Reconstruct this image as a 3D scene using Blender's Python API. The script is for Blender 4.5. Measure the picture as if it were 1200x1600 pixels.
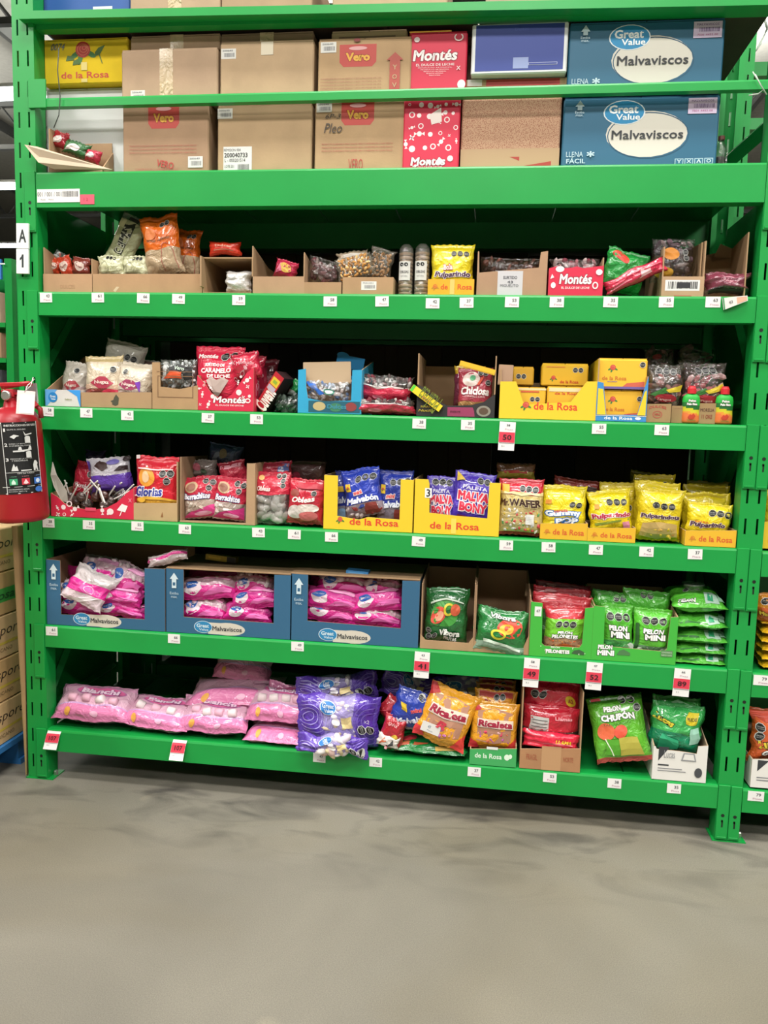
import bpy, bmesh, math, random
from mathutils import Vector, Matrix, Euler, noise

scene = bpy.context.scene
for o in list(bpy.data.objects):
    bpy.data.objects.remove(o, do_unlink=True)
COL = scene.collection
R = math.radians

# ------------------------------------------------------------------ camera
CAM = Vector((1.624, -2.7265, 1.3928))
YAW, PIT, ROL, FPX = -0.1304, 0.112, 0.0282, 1245.9
_cy, _sy, _cp, _sp = math.cos(YAW), math.sin(YAW), math.cos(PIT), math.sin(PIT)
FW = Vector((_sy*_cp, _cy*_cp, -_sp))
_r = Vector((_cy, -_sy, 0.0)); _u = _r.cross(FW)
RT = _r*math.cos(ROL) + _u*math.sin(ROL)
UP = _u*math.cos(ROL) - _r*math.sin(ROL)
cd = bpy.data.cameras.new('camera'); cam = bpy.data.objects.new('camera', cd); COL.objects.link(cam)
cam.matrix_world = Matrix(((RT.x, UP.x, -FW.x, CAM.x), (RT.y, UP.y, -FW.y, CAM.y), (RT.z, UP.z, -FW.z, CAM.z), (0, 0, 0, 1)))
cd.sensor_fit = 'VERTICAL'; cd.sensor_height = 36.0; cd.lens = 36.0*FPX/1600.0
cd.clip_start = 0.05; cd.clip_end = 200
scene.camera = cam

# ------------------------------------------------------------------ world, lamps, exposure
w = bpy.data.worlds.new('warehouse_air'); scene.world = w; w.use_nodes = True
w.node_tree.nodes['Background'].inputs[0].default_value = (0.86, 0.95, 1.0, 1)
w.node_tree.nodes['Background'].inputs[1].default_value = 0.20
scene.view_settings.view_transform = 'Standard'; scene.view_settings.look = 'None'
scene.view_settings.gamma = 1.0; scene.view_settings.use_curve_mapping = False
scene.view_settings.exposure = -0.12

def area(name, loc, sx, sy, power, col=(1, 0.97, 0.92), rot=(0, 0, 0)):
    l = bpy.data.lights.new(name, 'AREA'); l.shape = 'RECTANGLE'; l.size = sx; l.size_y = sy; l.energy = power; l.color = col
    o = bpy.data.objects.new(name, l); COL.objects.link(o); o.location = loc; o.rotation_euler = rot
for x in (-4.2, 1.4, 7.0):
    area('aisle_lamp_light', (x, -1.5, 6.4), 2.4, 0.8, 250)
    area('aisle_lamp_light', (x, -4.4, 6.4), 2.4, 0.8, 330)
    area('aisle_lamp_light', (x, -8.0, 6.4), 2.4, 0.8, 260)
for x in (-12, -4, 4, 12):
    area('hall_lamp_light', (x, 12, 6.9), 2.4, 1.2, 500)
    area('ceiling_fill_light', (x, 12, 7.1), 2.4, 1.2, 1300, rot=(math.pi, 0, 0))  # added upward fill to brighten the ceiling, not a fixture of the hall

# ------------------------------------------------------------------ pixel -> place on a real plane
def ray(px, py):
    return FW*FPX + RT*(px-600) - UP*(py-800)
def atY(px, py, y):
    d = ray(px, py); return CAM + d*((y-CAM.y)/d.y)
def atZ(px, py, z):
    d = ray(px, py); return CAM + d*((z-CAM.z)/d.z)
def atX(px, py, x):
    d = ray(px, py); return CAM + d*((x-CAM.x)/d.x)

KZ = [2.2319, 1.8224, 1.4163, 1.013, 0.6042, 0.1992]      # tops of the six beams
BAY = 2.44

# ------------------------------------------------------------------ materials
def lin(h):
    h = h.lstrip('#'); out = []
    for i in (0, 2, 4):
        c = int(h[i:i+2], 16)/255
        out.append(c/12.92 if c <= .04045 else ((c+.055)/1.055)**2.4)
    return (*out, 1)
_m = {}
def M(h, kind='print'):
    """kinds: print, card, foil, paint, metal, film, floor, lamp"""
    key = (h, kind)
    if key in _m: return _m[key]
    m = bpy.data.materials.new(kind+'_'+h.lstrip('#')); m.use_nodes = True
    nt = m.node_tree; N = nt.nodes; L = nt.links; b = N['Principled BSDF']
    c = lin(h); b.inputs['Base Color'].default_value = c
    def tex(kind_, scale, detail=4):
        t = N.new(kind_); t.inputs['Scale'].default_value = scale
        if 'Detail' in t.inputs: t.inputs['Detail'].default_value = 0 if 'Voronoi' in kind_ else detail
        tc = N.new('ShaderNodeTexCoord'); L.new(tc.outputs['Object'], t.inputs['Vector']); return t
    def bump(src, dist, st=1.0):
        bp = N.new('ShaderNodeBump'); bp.inputs['Strength'].default_value = st; bp.inputs['Distance'].default_value = dist
        L.new(src, bp.inputs['Height']); L.new(bp.outputs['Normal'], b.inputs['Normal'])
    def vary(src, lo, hi):
        mr = N.new('ShaderNodeMapRange'); mr.inputs['To Min'].default_value = lo; mr.inputs['To Max'].default_value = hi
        L.new(src, mr.inputs['Value'])
        mx = N.new('ShaderNodeMix'); mx.data_type = 'RGBA'; mx.blend_type = 'MULTIPLY'; mx.inputs[0].default_value = 1
        mx.inputs[6].default_value = c; L.new(mr.outputs[0], mx.inputs[7]); L.new(mx.outputs[2], b.inputs['Base Color'])
    if kind == 'card':
        b.inputs['Roughness'].default_value = .85
        t = tex('ShaderNodeTexNoise', 14); vary(t.outputs['Fac'], .82, 1.14)
        t2 = tex('ShaderNodeTexNoise', 120); bump(t2.outputs['Fac'], .001, .35)
    elif kind == 'foil':
        b.inputs['Roughness'].default_value = .27; b.inputs['Coat Weight'].default_value = .7; b.inputs['Coat Roughness'].default_value = .09
        t = tex('ShaderNodeTexNoise', 24, 3); t.inputs['Distortion'].default_value = 1.4; bump(t.outputs['Fac'], .02, .6)
    elif kind == 'paint':
        b.inputs['Roughness'].default_value = .38
        t = tex('ShaderNodeTexNoise', 5, 6); vary(t.outputs['Fac'], .86, 1.12)
        t2 = tex('ShaderNodeTexNoise', 60); bump(t2.outputs['Fac'], .001, .12)
    elif kind == 'metal':
        b.inputs['Metallic'].default_value = .9; b.inputs['Roughness'].default_value = .35
    elif kind == 'film':
        tr = N.new('ShaderNodeBsdfTransparent'); tr.inputs[0].default_value = (.93, .94, .93, 1)
        gl = N.new('ShaderNodeBsdfGlossy'); gl.inputs['Roughness'].default_value = .16; gl.inputs['Color'].default_value = (1, 1, 1, 1)
        df = N.new('ShaderNodeBsdfDiffuse'); df.inputs['Color'].default_value = c
        t = tex('ShaderNodeTexNoise', 40, 3); t.inputs['Distortion'].default_value = 1.5
        bp = N.new('ShaderNodeBump'); bp.inputs['Strength'].default_value = .8; bp.inputs['Distance'].default_value = .015
        L.new(t.outputs['Fac'], bp.inputs['Height']); L.new(bp.outputs['Normal'], gl.inputs['Normal'])
        lw = N.new('ShaderNodeLayerWeight'); lw.inputs[0].default_value = .3; L.new(bp.outputs['Normal'], lw.inputs['Normal'])
        mr = N.new('ShaderNodeMapRange'); mr.inputs['To Min'].default_value = .06; mr.inputs['To Max'].default_value = .42
        L.new(lw.outputs['Facing'], mr.inputs['Value'])
        m1 = N.new('ShaderNodeMixShader'); m1.inputs[0].default_value = .09
        L.new(tr.outputs[0], m1.inputs[1]); L.new(df.outputs[0], m1.inputs[2])
        m2 = N.new('ShaderNodeMixShader'); L.new(mr.outputs[0], m2.inputs[0])
        L.new(m1.outputs[0], m2.inputs[1]); L.new(gl.outputs[0], m2.inputs[2])
        L.new(m2.outputs[0], N['Material Output'].inputs['Surface'])
    elif kind == 'speck':
        b.inputs['Roughness'].default_value = .85
        t = tex('ShaderNodeTexVoronoi', 300); r_ = N.new('ShaderNodeValToRGB')
        r_.color_ramp.elements[0].position = .3; r_.color_ramp.elements[0].color = lin('#96604c')
        r_.color_ramp.elements[1].position = .5; r_.color_ramp.elements[1].color = c
        L.new(t.outputs['Distance'], r_.inputs[0]); L.new(r_.outputs[0], b.inputs['Base Color'])
    elif kind == 'lamp':
        b.inputs['Emission Color'].default_value = c; b.inputs['Emission Strength'].default_value = 9
    elif kind == 'pale':
        b.inputs['Roughness'].default_value = .7
        t = tex('ShaderNodeTexNoise', 50); bump(t.outputs['Fac'], .002, .25)
    else:
        b.inputs['Roughness'].default_value = .5
    _m[key] = m; return m

# ------------------------------------------------------------------ mesh helpers
class MB:
    def __init__(s): s.v = []; s.f = []; s.m = []
    def add(s, vs, fs, mi=0):
        n = len(s.v); s.v += [tuple(p) for p in vs]; s.f += [tuple(i+n for i in f) for f in fs]; s.m += [mi]*len(fs); return s
    def box(s, x0, x1, y0, y1, z0, z1, mi=0, skip=''):
        vs = [(x, y, z) for x in (x0, x1) for y in (y0, y1) for z in (z0, z1)]
        fs = {'l': (0, 1, 3, 2), 'r': (4, 6, 7, 5), 'f': (0, 4, 5, 1), 'k': (2, 3, 7, 6), 'd': (0, 2, 6, 4), 'u': (1, 5, 7, 3)}
        return s.add(vs, [f for k, f in fs.items() if k not in skip], mi)
    def tube(s, pts, r, n=6, mi=0, cap=True):
        pts = [Vector(p) for p in pts]; rs = r if isinstance(r, (list, tuple)) else [r]*len(pts); vs = []
        for i, p in enumerate(pts):
            t = (pts[min(i+1, len(pts)-1)]-pts[max(i-1, 0)]).normalized()
            a = t.cross(Vector((0, 0, 1)) if abs(t.z) < .9 else Vector((1, 0, 0))).normalized(); b = t.cross(a)
            vs += [p+(a*math.cos(2*math.pi*k/n)+b*math.sin(2*math.pi*k/n))*rs[i] for k in range(n)]
        fs = [(i*n+k, i*n+(k+1) % n, (i+1)*n+(k+1) % n, (i+1)*n+k) for i in range(len(pts)-1) for k in range(n)]
        if cap: fs += [tuple(range(n-1, -1, -1)), tuple(range((len(pts)-1)*n, len(pts)*n))]
        return s.add(vs, fs, mi)
    def lathe(s, prof, n=20, mi=0, c=(0, 0, 0)):
        vs = [(c[0]+r*math.cos(2*math.pi*k/n), c[1]+r*math.sin(2*math.pi*k/n), c[2]+z) for r, z in prof for k in range(n)]
        fs = [(i*n+k, i*n+(k+1) % n, (i+1)*n+(k+1) % n, (i+1)*n+k) for i in range(len(prof)-1) for k in range(n)]
        fs += [tuple(range(n-1, -1, -1)), tuple(range((len(prof)-1)*n, len(prof)*n))]
        return s.add(vs, fs, mi)
    def blob(s, c, r, rot=None, mi=0, n=8, k=5):
        vs = []; c = Vector(c)
        for i in range(1, k):
            a = math.pi*i/k
            for j in range(n):
                q = Vector((r[0]*math.sin(a)*math.cos(2*math.pi*j/n), r[1]*math.sin(a)*math.sin(2*math.pi*j/n), r[2]*math.cos(a)))
                if rot: q.rotate(rot)
                vs.append(c+q)
        for sg in (1, -1):
            q = Vector((0, 0, r[2]*sg))
            if rot: q.rotate(rot)
            vs.append(c+q)
        fs = [(i*n+j, (i+1)*n+j, (i+1)*n+(j+1) % n, i*n+(j+1) % n) for i in range(k-2) for j in range(n)]
        t = (k-1)*n
        fs += [(t, j, (j+1) % n) for j in range(n)] + [(t+1, (k-2)*n+(j+1) % n, (k-2)*n+j) for j in range(n)]
        return s.add(vs, fs, mi)
    def prism(s, poly, y0, y1, mi=0, side=None):
        """poly of (x, z), front at y0"""
        n = len(poly); vs = [(x, y0, z) for x, z in poly]+[(x, y1, z) for x, z in poly]
        s.add(vs, [tuple(range(n))], mi)
        k = len(s.v)-2*n; si = mi if side is None else side
        s.f += [tuple(k+n+i for i in range(n-1, -1, -1))]+[(k+i, k+n+i, k+n+(i+1) % n, k+(i+1) % n) for i in range(n)]; s.m += [si]*(n+1)
        return s
    def build(s, name, mats, parent=None, smooth=False, bevel=0, loc=None, rot=None, kind=None, label=None, fix=True):
        me = bpy.data.meshes.new(name); me.from_pydata(s.v, [], s.f)
        for m in (mats if isinstance(mats, (list, tuple)) else [mats]): me.materials.append(m)
        me.polygons.foreach_set('material_index', s.m)
        if smooth: me.polygons.foreach_set('use_smooth', [True]*len(s.f))
        if fix:
            bm = bmesh.new(); bm.from_mesh(me); bmesh.ops.recalc_face_normals(bm, faces=bm.faces)
            if bevel: bmesh.ops.bevel(bm, geom=bm.edges[:], offset=bevel, segments=1, affect='EDGES', profile=.5)
            bm.to_mesh(me); bm.free()
        o = bpy.data.objects.new(name, me); COL.objects.link(o)
        if parent: o.parent = parent
        if loc is not None: o.location = loc
        if rot is not None: o.rotation_euler = rot
        if kind: o['kind'] = kind
        if label: o['label'] = label
        return o

def thing(name, label, cat, loc=(0, 0, 0), rot=(0, 0, 0), group=None):
    o = bpy.data.objects.new(name, None); COL.objects.link(o); o.empty_display_size = .02
    o.location = loc; o.rotation_euler = rot; o['label'] = label; o['category'] = cat
    if group: o['group'] = group
    return o
def tag(o, label, cat, group=None):
    o['label'] = label; o['category'] = cat
    if group: o['group'] = group
    return o

# ------------------------------------------------------------------ print: lettering, patches and seals laid on a surface
_tx = {}
def text2d(s, bold=0.0, shear=0.0):
    """filled outlines of a string, thickened by moving the outline outwards"""
    key = (s, bold, shear)
    if key in _tx: return _tx[key]
    if bold or shear:
        vs, fs, tw, th = text2d(s); nr = [Vector((0, 0)) for _ in vs]; cnt = {}
        fs = [f if sum(vs[f[i]][0]*vs[f[(i+1) % len(f)]][1]-vs[f[(i+1) % len(f)]][0]*vs[f[i]][1] for i in range(len(f))) > 0 else f[::-1] for f in fs]
        for f in fs:
            for i in range(len(f)):
                e = (f[i], f[(i+1) % len(f)]); k = (min(e), max(e)); cnt.setdefault(k, []).append(e)
        for k, es in cnt.items():
            if len(es) == 1:
                i, j = es[0]; d = Vector((vs[j][0]-vs[i][0], vs[j][1]-vs[i][1]))
                if d.length > 1e-7:
                    q = Vector((d.y, -d.x)).normalized(); nr[i] += q; nr[j] += q
        out = []
        for p, q in zip(vs, nr):
            l = q.length; k = bold*min(2/max(l, .3), 1.5)/max(l, 1e-6)*l if l > 1e-6 else 0
            q = q.normalized() if l > 1e-6 else q
            x, y = p[0]+q.x*k, p[1]+q.y*k; out.append((x+shear*y, y))
        xs = [p[0] for p in out] or [0, 1]; ys = [p[1] for p in out] or [0, 1]
        _tx[key] = (out, fs, max(xs)-min(xs), max(ys)-min(ys)); return _tx[key]
    cu = bpy.data.curves.new('lettering', 'FONT'); cu.body = s; cu.resolution_u = 2
    o = bpy.data.objects.new('lettering', cu); COL.objects.link(o)
    me = bpy.data.meshes.new_from_object(o, preserve_all_data_layers=False, depsgraph=bpy.context.evaluated_depsgraph_get())
    ix = {}; vs = []; mp = []
    for v in me.vertices:
        k = (round(v.co.x, 5), round(v.co.y, 5))
        if k not in ix: ix[k] = len(vs); vs.append(k)
        mp.append(ix[k])
    fs = [tuple(mp[i] for i in p.vertices) for p in me.polygons]; fs = [f for f in fs if len(set(f)) == len(f)]
    bpy.data.objects.remove(o); bpy.data.meshes.remove(me); bpy.data.curves.remove(cu)
    xs = [p[0] for p in vs] or [0, 1]; ys = [p[1] for p in vs] or [0, 1]
    x0, x1, y0, y1 = min(xs), max(xs), min(ys), max(ys); cx, cy = (x0+x1)/2, (y0+y1)/2
    _tx[key] = ([(x-cx, y-cy) for x, y in vs], fs, x1-x0, y1-y0); return _tx[key]

def disc2d(a, b, n=22, rings=2):
    vs = [(0, 0)]; fs = []
    for r in range(1, rings+1):
        vs += [(a*r/rings*math.cos(2*math.pi*k/n), b*r/rings*math.sin(2*math.pi*k/n)) for k in range(n)]
    fs += [(0, 1+k, 1+(k+1) % n) for k in range(n)]
    for r in range(rings-1):
        p, q = 1+r*n, 1+(r+1)*n; fs += [(p+k, q+k, q+(k+1) % n, p+(k+1) % n) for k in range(n)]
    return vs, fs
def rect2d(w, h, n=5, m=5):
    vs = [(-w/2+w*i/n, -h/2+h*j/m) for j in range(m+1) for i in range(n+1)]
    return vs, [(j*(n+1)+i, j*(n+1)+i+1, (j+1)*(n+1)+i+1, (j+1)*(n+1)+i) for j in range(m) for i in range(n)]
def poly2d(pts, cuts=2):
    bm = bmesh.new(); f = bm.faces.new([bm.verts.new((x, y, 0)) for x, y in pts]); f.normal_update()
    bmesh.ops.triangulate(bm, faces=[f])
    if cuts: bmesh.ops.subdivide_edges(bm, edges=bm.edges[:], cuts=cuts, use_grid_fill=True)
    bm.verts.index_update(); vs = [(v.co.x, v.co.y) for v in bm.verts]; fs = [tuple(v.index for v in f.verts) for f in bm.faces]
    bm.free(); return vs, fs
def ring2d(a, b, w, n=24):
    vs = [(a*math.cos(2*math.pi*k/n), b*math.sin(2*math.pi*k/n)) for k in range(n)]+[((a-w)*math.cos(2*math.pi*k/n), (b-w)*math.sin(2*math.pi*k/n)) for k in range(n)]
    return vs, [(k, (k+1) % n, n+(k+1) % n, n+k) for k in range(n)]

def stick(parent, surf, W, H, items, kind='print', st=.0003):
    """items: ('T',text,u,v,w,h,col,{opts}) ('E',u,v,ru,rv,col,{}) ('R',u0,v0,u1,v1,col,{}) ('P',[(u,v)..],col,{})
    ('O',u,v,size_m,n,{}) ('D',n,seed,col,{}) ('G',u,v,ru,rv,wd_m,col,{}) ('F',u,v,size_m) rose"""
    lay = 0
    for it in items:
        op = it[-1] if isinstance(it[-1], dict) else {}
        k = it[0]; pieces = []; nm = op.get('name')
        if k == 'T':
            _, s, u, v, w, h, col = it[:7]
            base, fs, tw, th = text2d(s, op.get('bold', .02), op.get('shear', 0))
            hh = h*H if h else w*W/tw*th
            sc = (w*W/tw, hh/th); cu = op.get('arc', 0)
            if op.get('out'):
                b2, f2, _, _ = text2d(s, op.get('bold', .02)+op.get('ow', .06), op.get('shear', 0))
                pieces.append(([(x*sc[0], y*sc[1]+cu*(1-(2*x/tw)**2)) for x, y in b2], f2, op['out'], (u, v), 0))
            pieces.append(([(x*sc[0], y*sc[1]+cu*(1-(2*x/tw)**2)) for x, y in base], fs, col, (u, v), 1)); nm = nm or 'lettering'
        elif k == 'E':
            _, u, v, ru, rv, col = it[:6]; a, b = disc2d(ru*W, rv*H); pieces.append((a, b, col, (u, v), 0)); nm = nm or 'printed_patch'
        elif k == 'G':
            _, u, v, ru, rv, wd, col = it[:7]; a, b = ring2d(ru*W, rv*H, wd, 40); b = [f for f in b if all(.03 < u+a[i][0]/W < .97 and .03 < v+a[i][1]/H < .97 for i in f)]; pieces.append((a, b, col, (u, v), 0)); nm = nm or 'printed_ring'
        elif k == 'R':
            _, u0, v0, u1, v1, col = it[:6]; a, b = rect2d((u1-u0)*W, (v1-v0)*H, op.get('n', 5), op.get('n', 5)); pieces.append((a, b, col, ((u0+u1)/2, (v0+v1)/2), 0)); nm = nm or 'printed_band'
        elif k == 'P':
            pts = it[1]; cu_ = sum(p[0] for p in pts)/len(pts); cv_ = sum(p[1] for p in pts)/len(pts)
            a, b = poly2d([((p[0]-cu_)*W, (p[1]-cv_)*H) for p in pts], op.get('cuts', 2)); pieces.append((a, b, it[2], (cu_, cv_), 0)); nm = nm or 'printed_patch'
        elif k == 'O':
            _, u, v, sz, n = it[:5]; vert = op.get('vert'); gap = sz*1.06; nm = 'warning_seal'
            offs = op.get('at') or [((0, -(i-(n-1)/2)*gap) if vert else ((i-(n-1)/2)*gap, 0)) for i in range(n)]
            for (ox, oy) in offs:
                q = [(sz*.56*math.cos(R(22.5+45*j)), sz*.56*math.sin(R(22.5+45*j))) for j in range(8)]
                pieces.append(([(x+ox, y+oy) for x, y in q], [tuple(range(8))], op.get('plate', '#c9c9c4'), (u, v), 0))
            for (ox, oy) in offs:
                q = [(sz*.48*math.cos(R(22.5+45*j)), sz*.48*math.sin(R(22.5+45*j))) for j in range(8)]
                pieces.append(([(x+ox, y+oy) for x, y in q], [tuple(range(8))], '#121213', (u, v), 1))
                if sz > .014:
                    for t_, dy in (('EXCESO', .1), (op.get('t2', ['CALORÍAS', 'AZÚCARES', 'GRASAS'])[offs.index((ox, oy)) % 3], -.1)):
                        tb, tf, tw, th = text2d(t_, 0, 0); s_ = sz*.72/tw
                        pieces.append(([(x*s_+ox, y*s_+oy+dy*sz) for x, y in tb], tf, '#c2c2be', (u, v), 2))
        elif k == 'D':
            _, n, seed, col = it[:4]; rg = random.Random(seed); nm = nm or 'printed_dots'
            u0, v0, u1, v1 = op.get('box', (.05, .05, .95, .95)); sz = op.get('size', .008)
            done = []
            for i in range(n):
                for _ in range(30):
                    p = (rg.uniform(u0, u1), rg.uniform(v0, v1))
                    if all(math.hypot((p[0]-q_[0])*W, (p[1]-q_[1])*H) > sz*2.6 for q_ in done): break
                else: continue
                done.append(p); r_ = sz*rg.uniform(.5, 1.3); t = rg.randrange(5)
                if t < 2: a, b = disc2d(r_, r_, 10, 1)
                elif t == 2: a, b = ring2d(r_, r_, r_*.35, 10)
                elif t == 3:
                    a = []; b = []
                    for q in (0.6, 2.2):
                        c_, s_ = math.cos(q), math.sin(q); w_ = r_*.2
                        i0 = len(a); a += [(x*c_-y*s_, x*s_+y*c_) for x, y in ((-r_, -w_), (r_, -w_), (r_, w_), (-r_, w_))]; b.append((i0, i0+1, i0+2, i0+3))
                else:
                    a, b = disc2d(r_*.8, r_*.8, 10, 1); q = rg.uniform(0, 3.1); c_, s_ = math.cos(q), math.sin(q)
                    for sg in (1, -1):
                        i0 = len(a); a += [(sg*x*c_-y*s_, sg*x*s_+y*c_) for x, y in ((r_*.7, 0), (r_*1.7, -r_*.6), (r_*1.7, r_*.6))]; b.append((i0, i0+1, i0+2))
                pieces.append((a, b, col, p, 0))
        elif k == 'F':
            _, u, v, sz = it[:4]; nm = 'printed_rose'; cs = op.get('cols', ('#c23a34', '#e07a5c', '#3f7a3a'))
            for a_ in (-2.6, -1.9, -.5): 
                e, f_ = disc2d(sz*.45, sz*.2, 10, 1); c_, s_ = math.cos(a_), math.sin(a_)
                pieces.append(([(x*c_-y*s_+sz*.75*c_, x*s_+y*c_+sz*.75*s_) for x, y in e], f_, cs[2], (u, v), 0))
            e, f_ = disc2d(sz*.62, sz*.6, 14, 1); pieces.append((e, f_, cs[0], (u, v), 1))
            for j, rr in enumerate((.5, .34, .18)):
                e, f_ = ring2d(sz*rr, sz*rr*.9, sz*.06, 14); pieces.append(([(x+sz*.05*j, y+sz*.06*j) for x, y in e], f_, cs[1], (u, v), 2))
        elif k == 'B':
            _, u, v, w_, h_, col = it[:6]; nm = 'bar_code'; rg = random.Random(op.get('seed', 4)); x = -w_*W/2
            while x < w_*W/2:
                q = rg.choice((.5, .8, 1.4))*w_*W/42
                i_ = [(x, -h_*H/2), (x+q, -h_*H/2), (x+q, h_*H/2), (x, h_*H/2)]; pieces.append((i_, [(0, 1, 2, 3)], col, (u, v), 0)); x += q+rg.choice((.6, 1, 1.5))*w_*W/42
        mb = MB(); mats = []; rot = R(op.get('rot', 0)); c_, s_ = math.cos(rot), math.sin(rot)
        for vs, fs, col, (u, v), l in pieces:
            if col not in mats: mats.append(col)
            off = st*(lay+1)+st*.5*l
            mb.add([surf(u+(x*c_-y*s_)/W, v+(x*s_+y*c_)/H, off) for x, y in vs], fs, mats.index(col))
        if mb.v:
            mb.build(nm, [M(c, kind) for c in mats], parent, fix=False)
        lay += 1

# ------------------------------------------------------------------ bags
_seed = [7]
TRAYS = []                       # open cartons already built: (x0, x1, y0, y1, z of the base, height of the front)
def into_tray(loc, W, H, T, lean, roll):
    """keeps a bag that stands in an open carton clear of the carton's walls"""
    x, y, z = loc
    for (x0, x1, y0, y1, zb, hf) in TRAYS:
        if x0 < x < x1 and y0-.01 < y < y1 and zb < z < zb+.24:
            s, c = math.sin(R(abs(roll))), math.cos(R(abs(roll))); room = (x1-x0)/2-.0075
            if W/2*c+H/2*s > room: W = max(.95*W, 2*(room-H/2*s)/c)
            e = W/2*c+H/2*s; xo, yo = x, y; x = (x0+x1)/2 if e >= room else min(max(x, (x0+x1)/2-room+e), (x0+x1)/2+room-e)
            low = z-H/2*math.cos(R(lean))*c
            q = H/2*math.sin(R(lean)) if low < zb+hf else -9
            y = min(max(y, y0+.006+T*.52+max(0, q)), y1-.006-T*.52-max(0, H/2*math.sin(R(lean))))
            x = min(max(x, xo-.007), xo+.007); y = min(max(y, yo-.02), yo+.02)
            if low < zb+.006 and abs(roll) < 60:
                H -= (zb+.006-low); z += (zb+.006-low)/2
            break
    return (x, y, z), W, H
def pillow(W, H, T, seal=(.05, .07), seed=0, wr=.004, pin=.05, bend=0, belly=.5):
    sb, st = seal
    def s(u, v, off=0.0, side=-1):
        vv = min(1, max(0, (v-sb)/(1-sb-st))); q = vv**(math.log(.5)/math.log(belly))
        g = max(0, 1-abs(2*q-1)**2.6)**.62; fu = max(0, 1-abs(2*min(1, max(0, u))-1)**3.2)**.6
        k = g*fu; th = T/2*k
        n = noise.noise((u*4.5+seed, v*5.5, side*3.1+seed*.7))*wr + noise.noise((u*11+seed, v*9, side*2.3))*wr*.5
        n *= min(1, k*2.2)
        ex = noise.noise((seed+5, v*5, u*1.5))*wr*1.5
        x = (u-.5)*W*(1-pin*math.sin(math.pi*min(1, max(0, v)))) + ex
        z = (v-.5)*H + noise.noise((u*3, seed+9, v))*wr*1.5
        y = side*(th+n+.0006+off) + bend*((2*v-1)**2)
        return Vector((x, y, z))
    return s
def bag_at(name, label, cat, loc, W, H, T, bands, items=(), lean=0, roll=0, yaw=0, window=None, kind='foil', group=None,
           seal=(.05, .07), wr=.004, pin=.05, lumps=None, bend=0, belly=.5, nu=14, nv=18, zig=True):
    _seed[0] += 3.17; sd = _seed[0]
    root = thing(name, label, cat, loc, (-R(lean), R(roll), R(yaw)), group)
    s = pillow(W, H, T, seal, sd, wr, pin, bend, belly)
    us = sorted(set([round(i/nu, 4) for i in range(nu+1)]+([window[0], window[1]] if window else [])))
    vs = sorted(set([round(j/nv, 4) for j in range(nv+1)]+[seal[0], 1-seal[1]]+[b[0] for b in bands]+([window[2], window[3]] if window else [])))
    vs = [v for v in vs if 0 <= v <= 1]
    cols = []
    def mat_at(u, v, front):
        if window and front and window[0] < u < window[1] and window[2] < v < window[3]: c = window[4]
        else: c = next((b[1] for b in bands if v <= b[0]), bands[-1][1])
        if c not in cols: cols.append(c)
        return cols.index(c)
    mb = MB(); nU, nV = len(us), len(vs)
    for side in (-1, 1):
        base = len(mb.v)
        for j, v in enumerate(vs):
            for i, u in enumerate(us):
                p = s(u, v, 0, side)
                if zig and j in (0, nV-1) and i % 2: p.z += .003*(1 if j == 0 else -1)
                mb.v.append(tuple(p))
        for j in range(nV-1):
            for i in range(nU-1):
                a = base+j*nU+i; f = (a, a+1, a+nU+1, a+nU)
                mb.f.append(f if side < 0 else f[::-1]); mb.m.append(mat_at((us[i]+us[i+1])/2, (vs[j]+vs[j+1])/2, side < 0))
    n2 = nU*nV
    rim = [i for i in range(nU)]+[j*nU+nU-1 for j in range(1, nV)]+[(nV-1)*nU+i for i in range(nU-2, -1, -1)]+[j*nU for j in range(nV-2, 0, -1)]
    for a, b in zip(rim, rim[1:]+rim[:1]): mb.f.append((a, a+n2, b+n2, b)); mb.m.append(mb.m[min(len(mb.m)-1, 0)])
    mats = [M(c[1:], 'film') if c[0] == '~' else M(c, kind) for c in cols]
    body = mb.build('pouch', mats, root, smooth=True, fix=False)
    if lumps: put_lumps(root, s, W, H, lumps, sd, .95 if any(b[1][0] == '~' for b in bands) else .6)
    stick(root, s, W, H, items, 'print', .0009)
    return root
def put_lumps(root, s, W, H, lumps, sd, sink=.35):
    for li, (u0, v0, u1, v1, n, size, cols, nm) in enumerate(lumps):
        rg = random.Random(int(sd*100)+li); mb = MB(); g = int(math.sqrt(n*(u1-u0)*W/max(1e-6, (v1-v0)*H)))+1; m = max(1, round(n/g))
        for j in range(m):
            for i in range(g):
                u = u0+(u1-u0)*(i+.5+rg.uniform(-.3, .3))/g; v = v0+(v1-v0)*(j+.5+rg.uniform(-.3, .3))/m
                r_ = size*rg.uniform(.75, 1.15)
                mb.blob(s(u, v, -r_*(.4 if nm in ('peanuts', 'seeds') else sink)), (r_*rg.uniform(.9, 1.8), r_*.75, r_*rg.uniform(.5, .9)), Euler((rg.uniform(-.6, .6), rg.uniform(0, 3), rg.uniform(-.8, .8))), rg.randrange(len(cols)), 6, 4)
        mb.build(nm, [M(c, 'pale') for c in cols], root, smooth=nm in ('marshmallows', 'wafers', 'peanuts'), kind='stuff')

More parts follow.
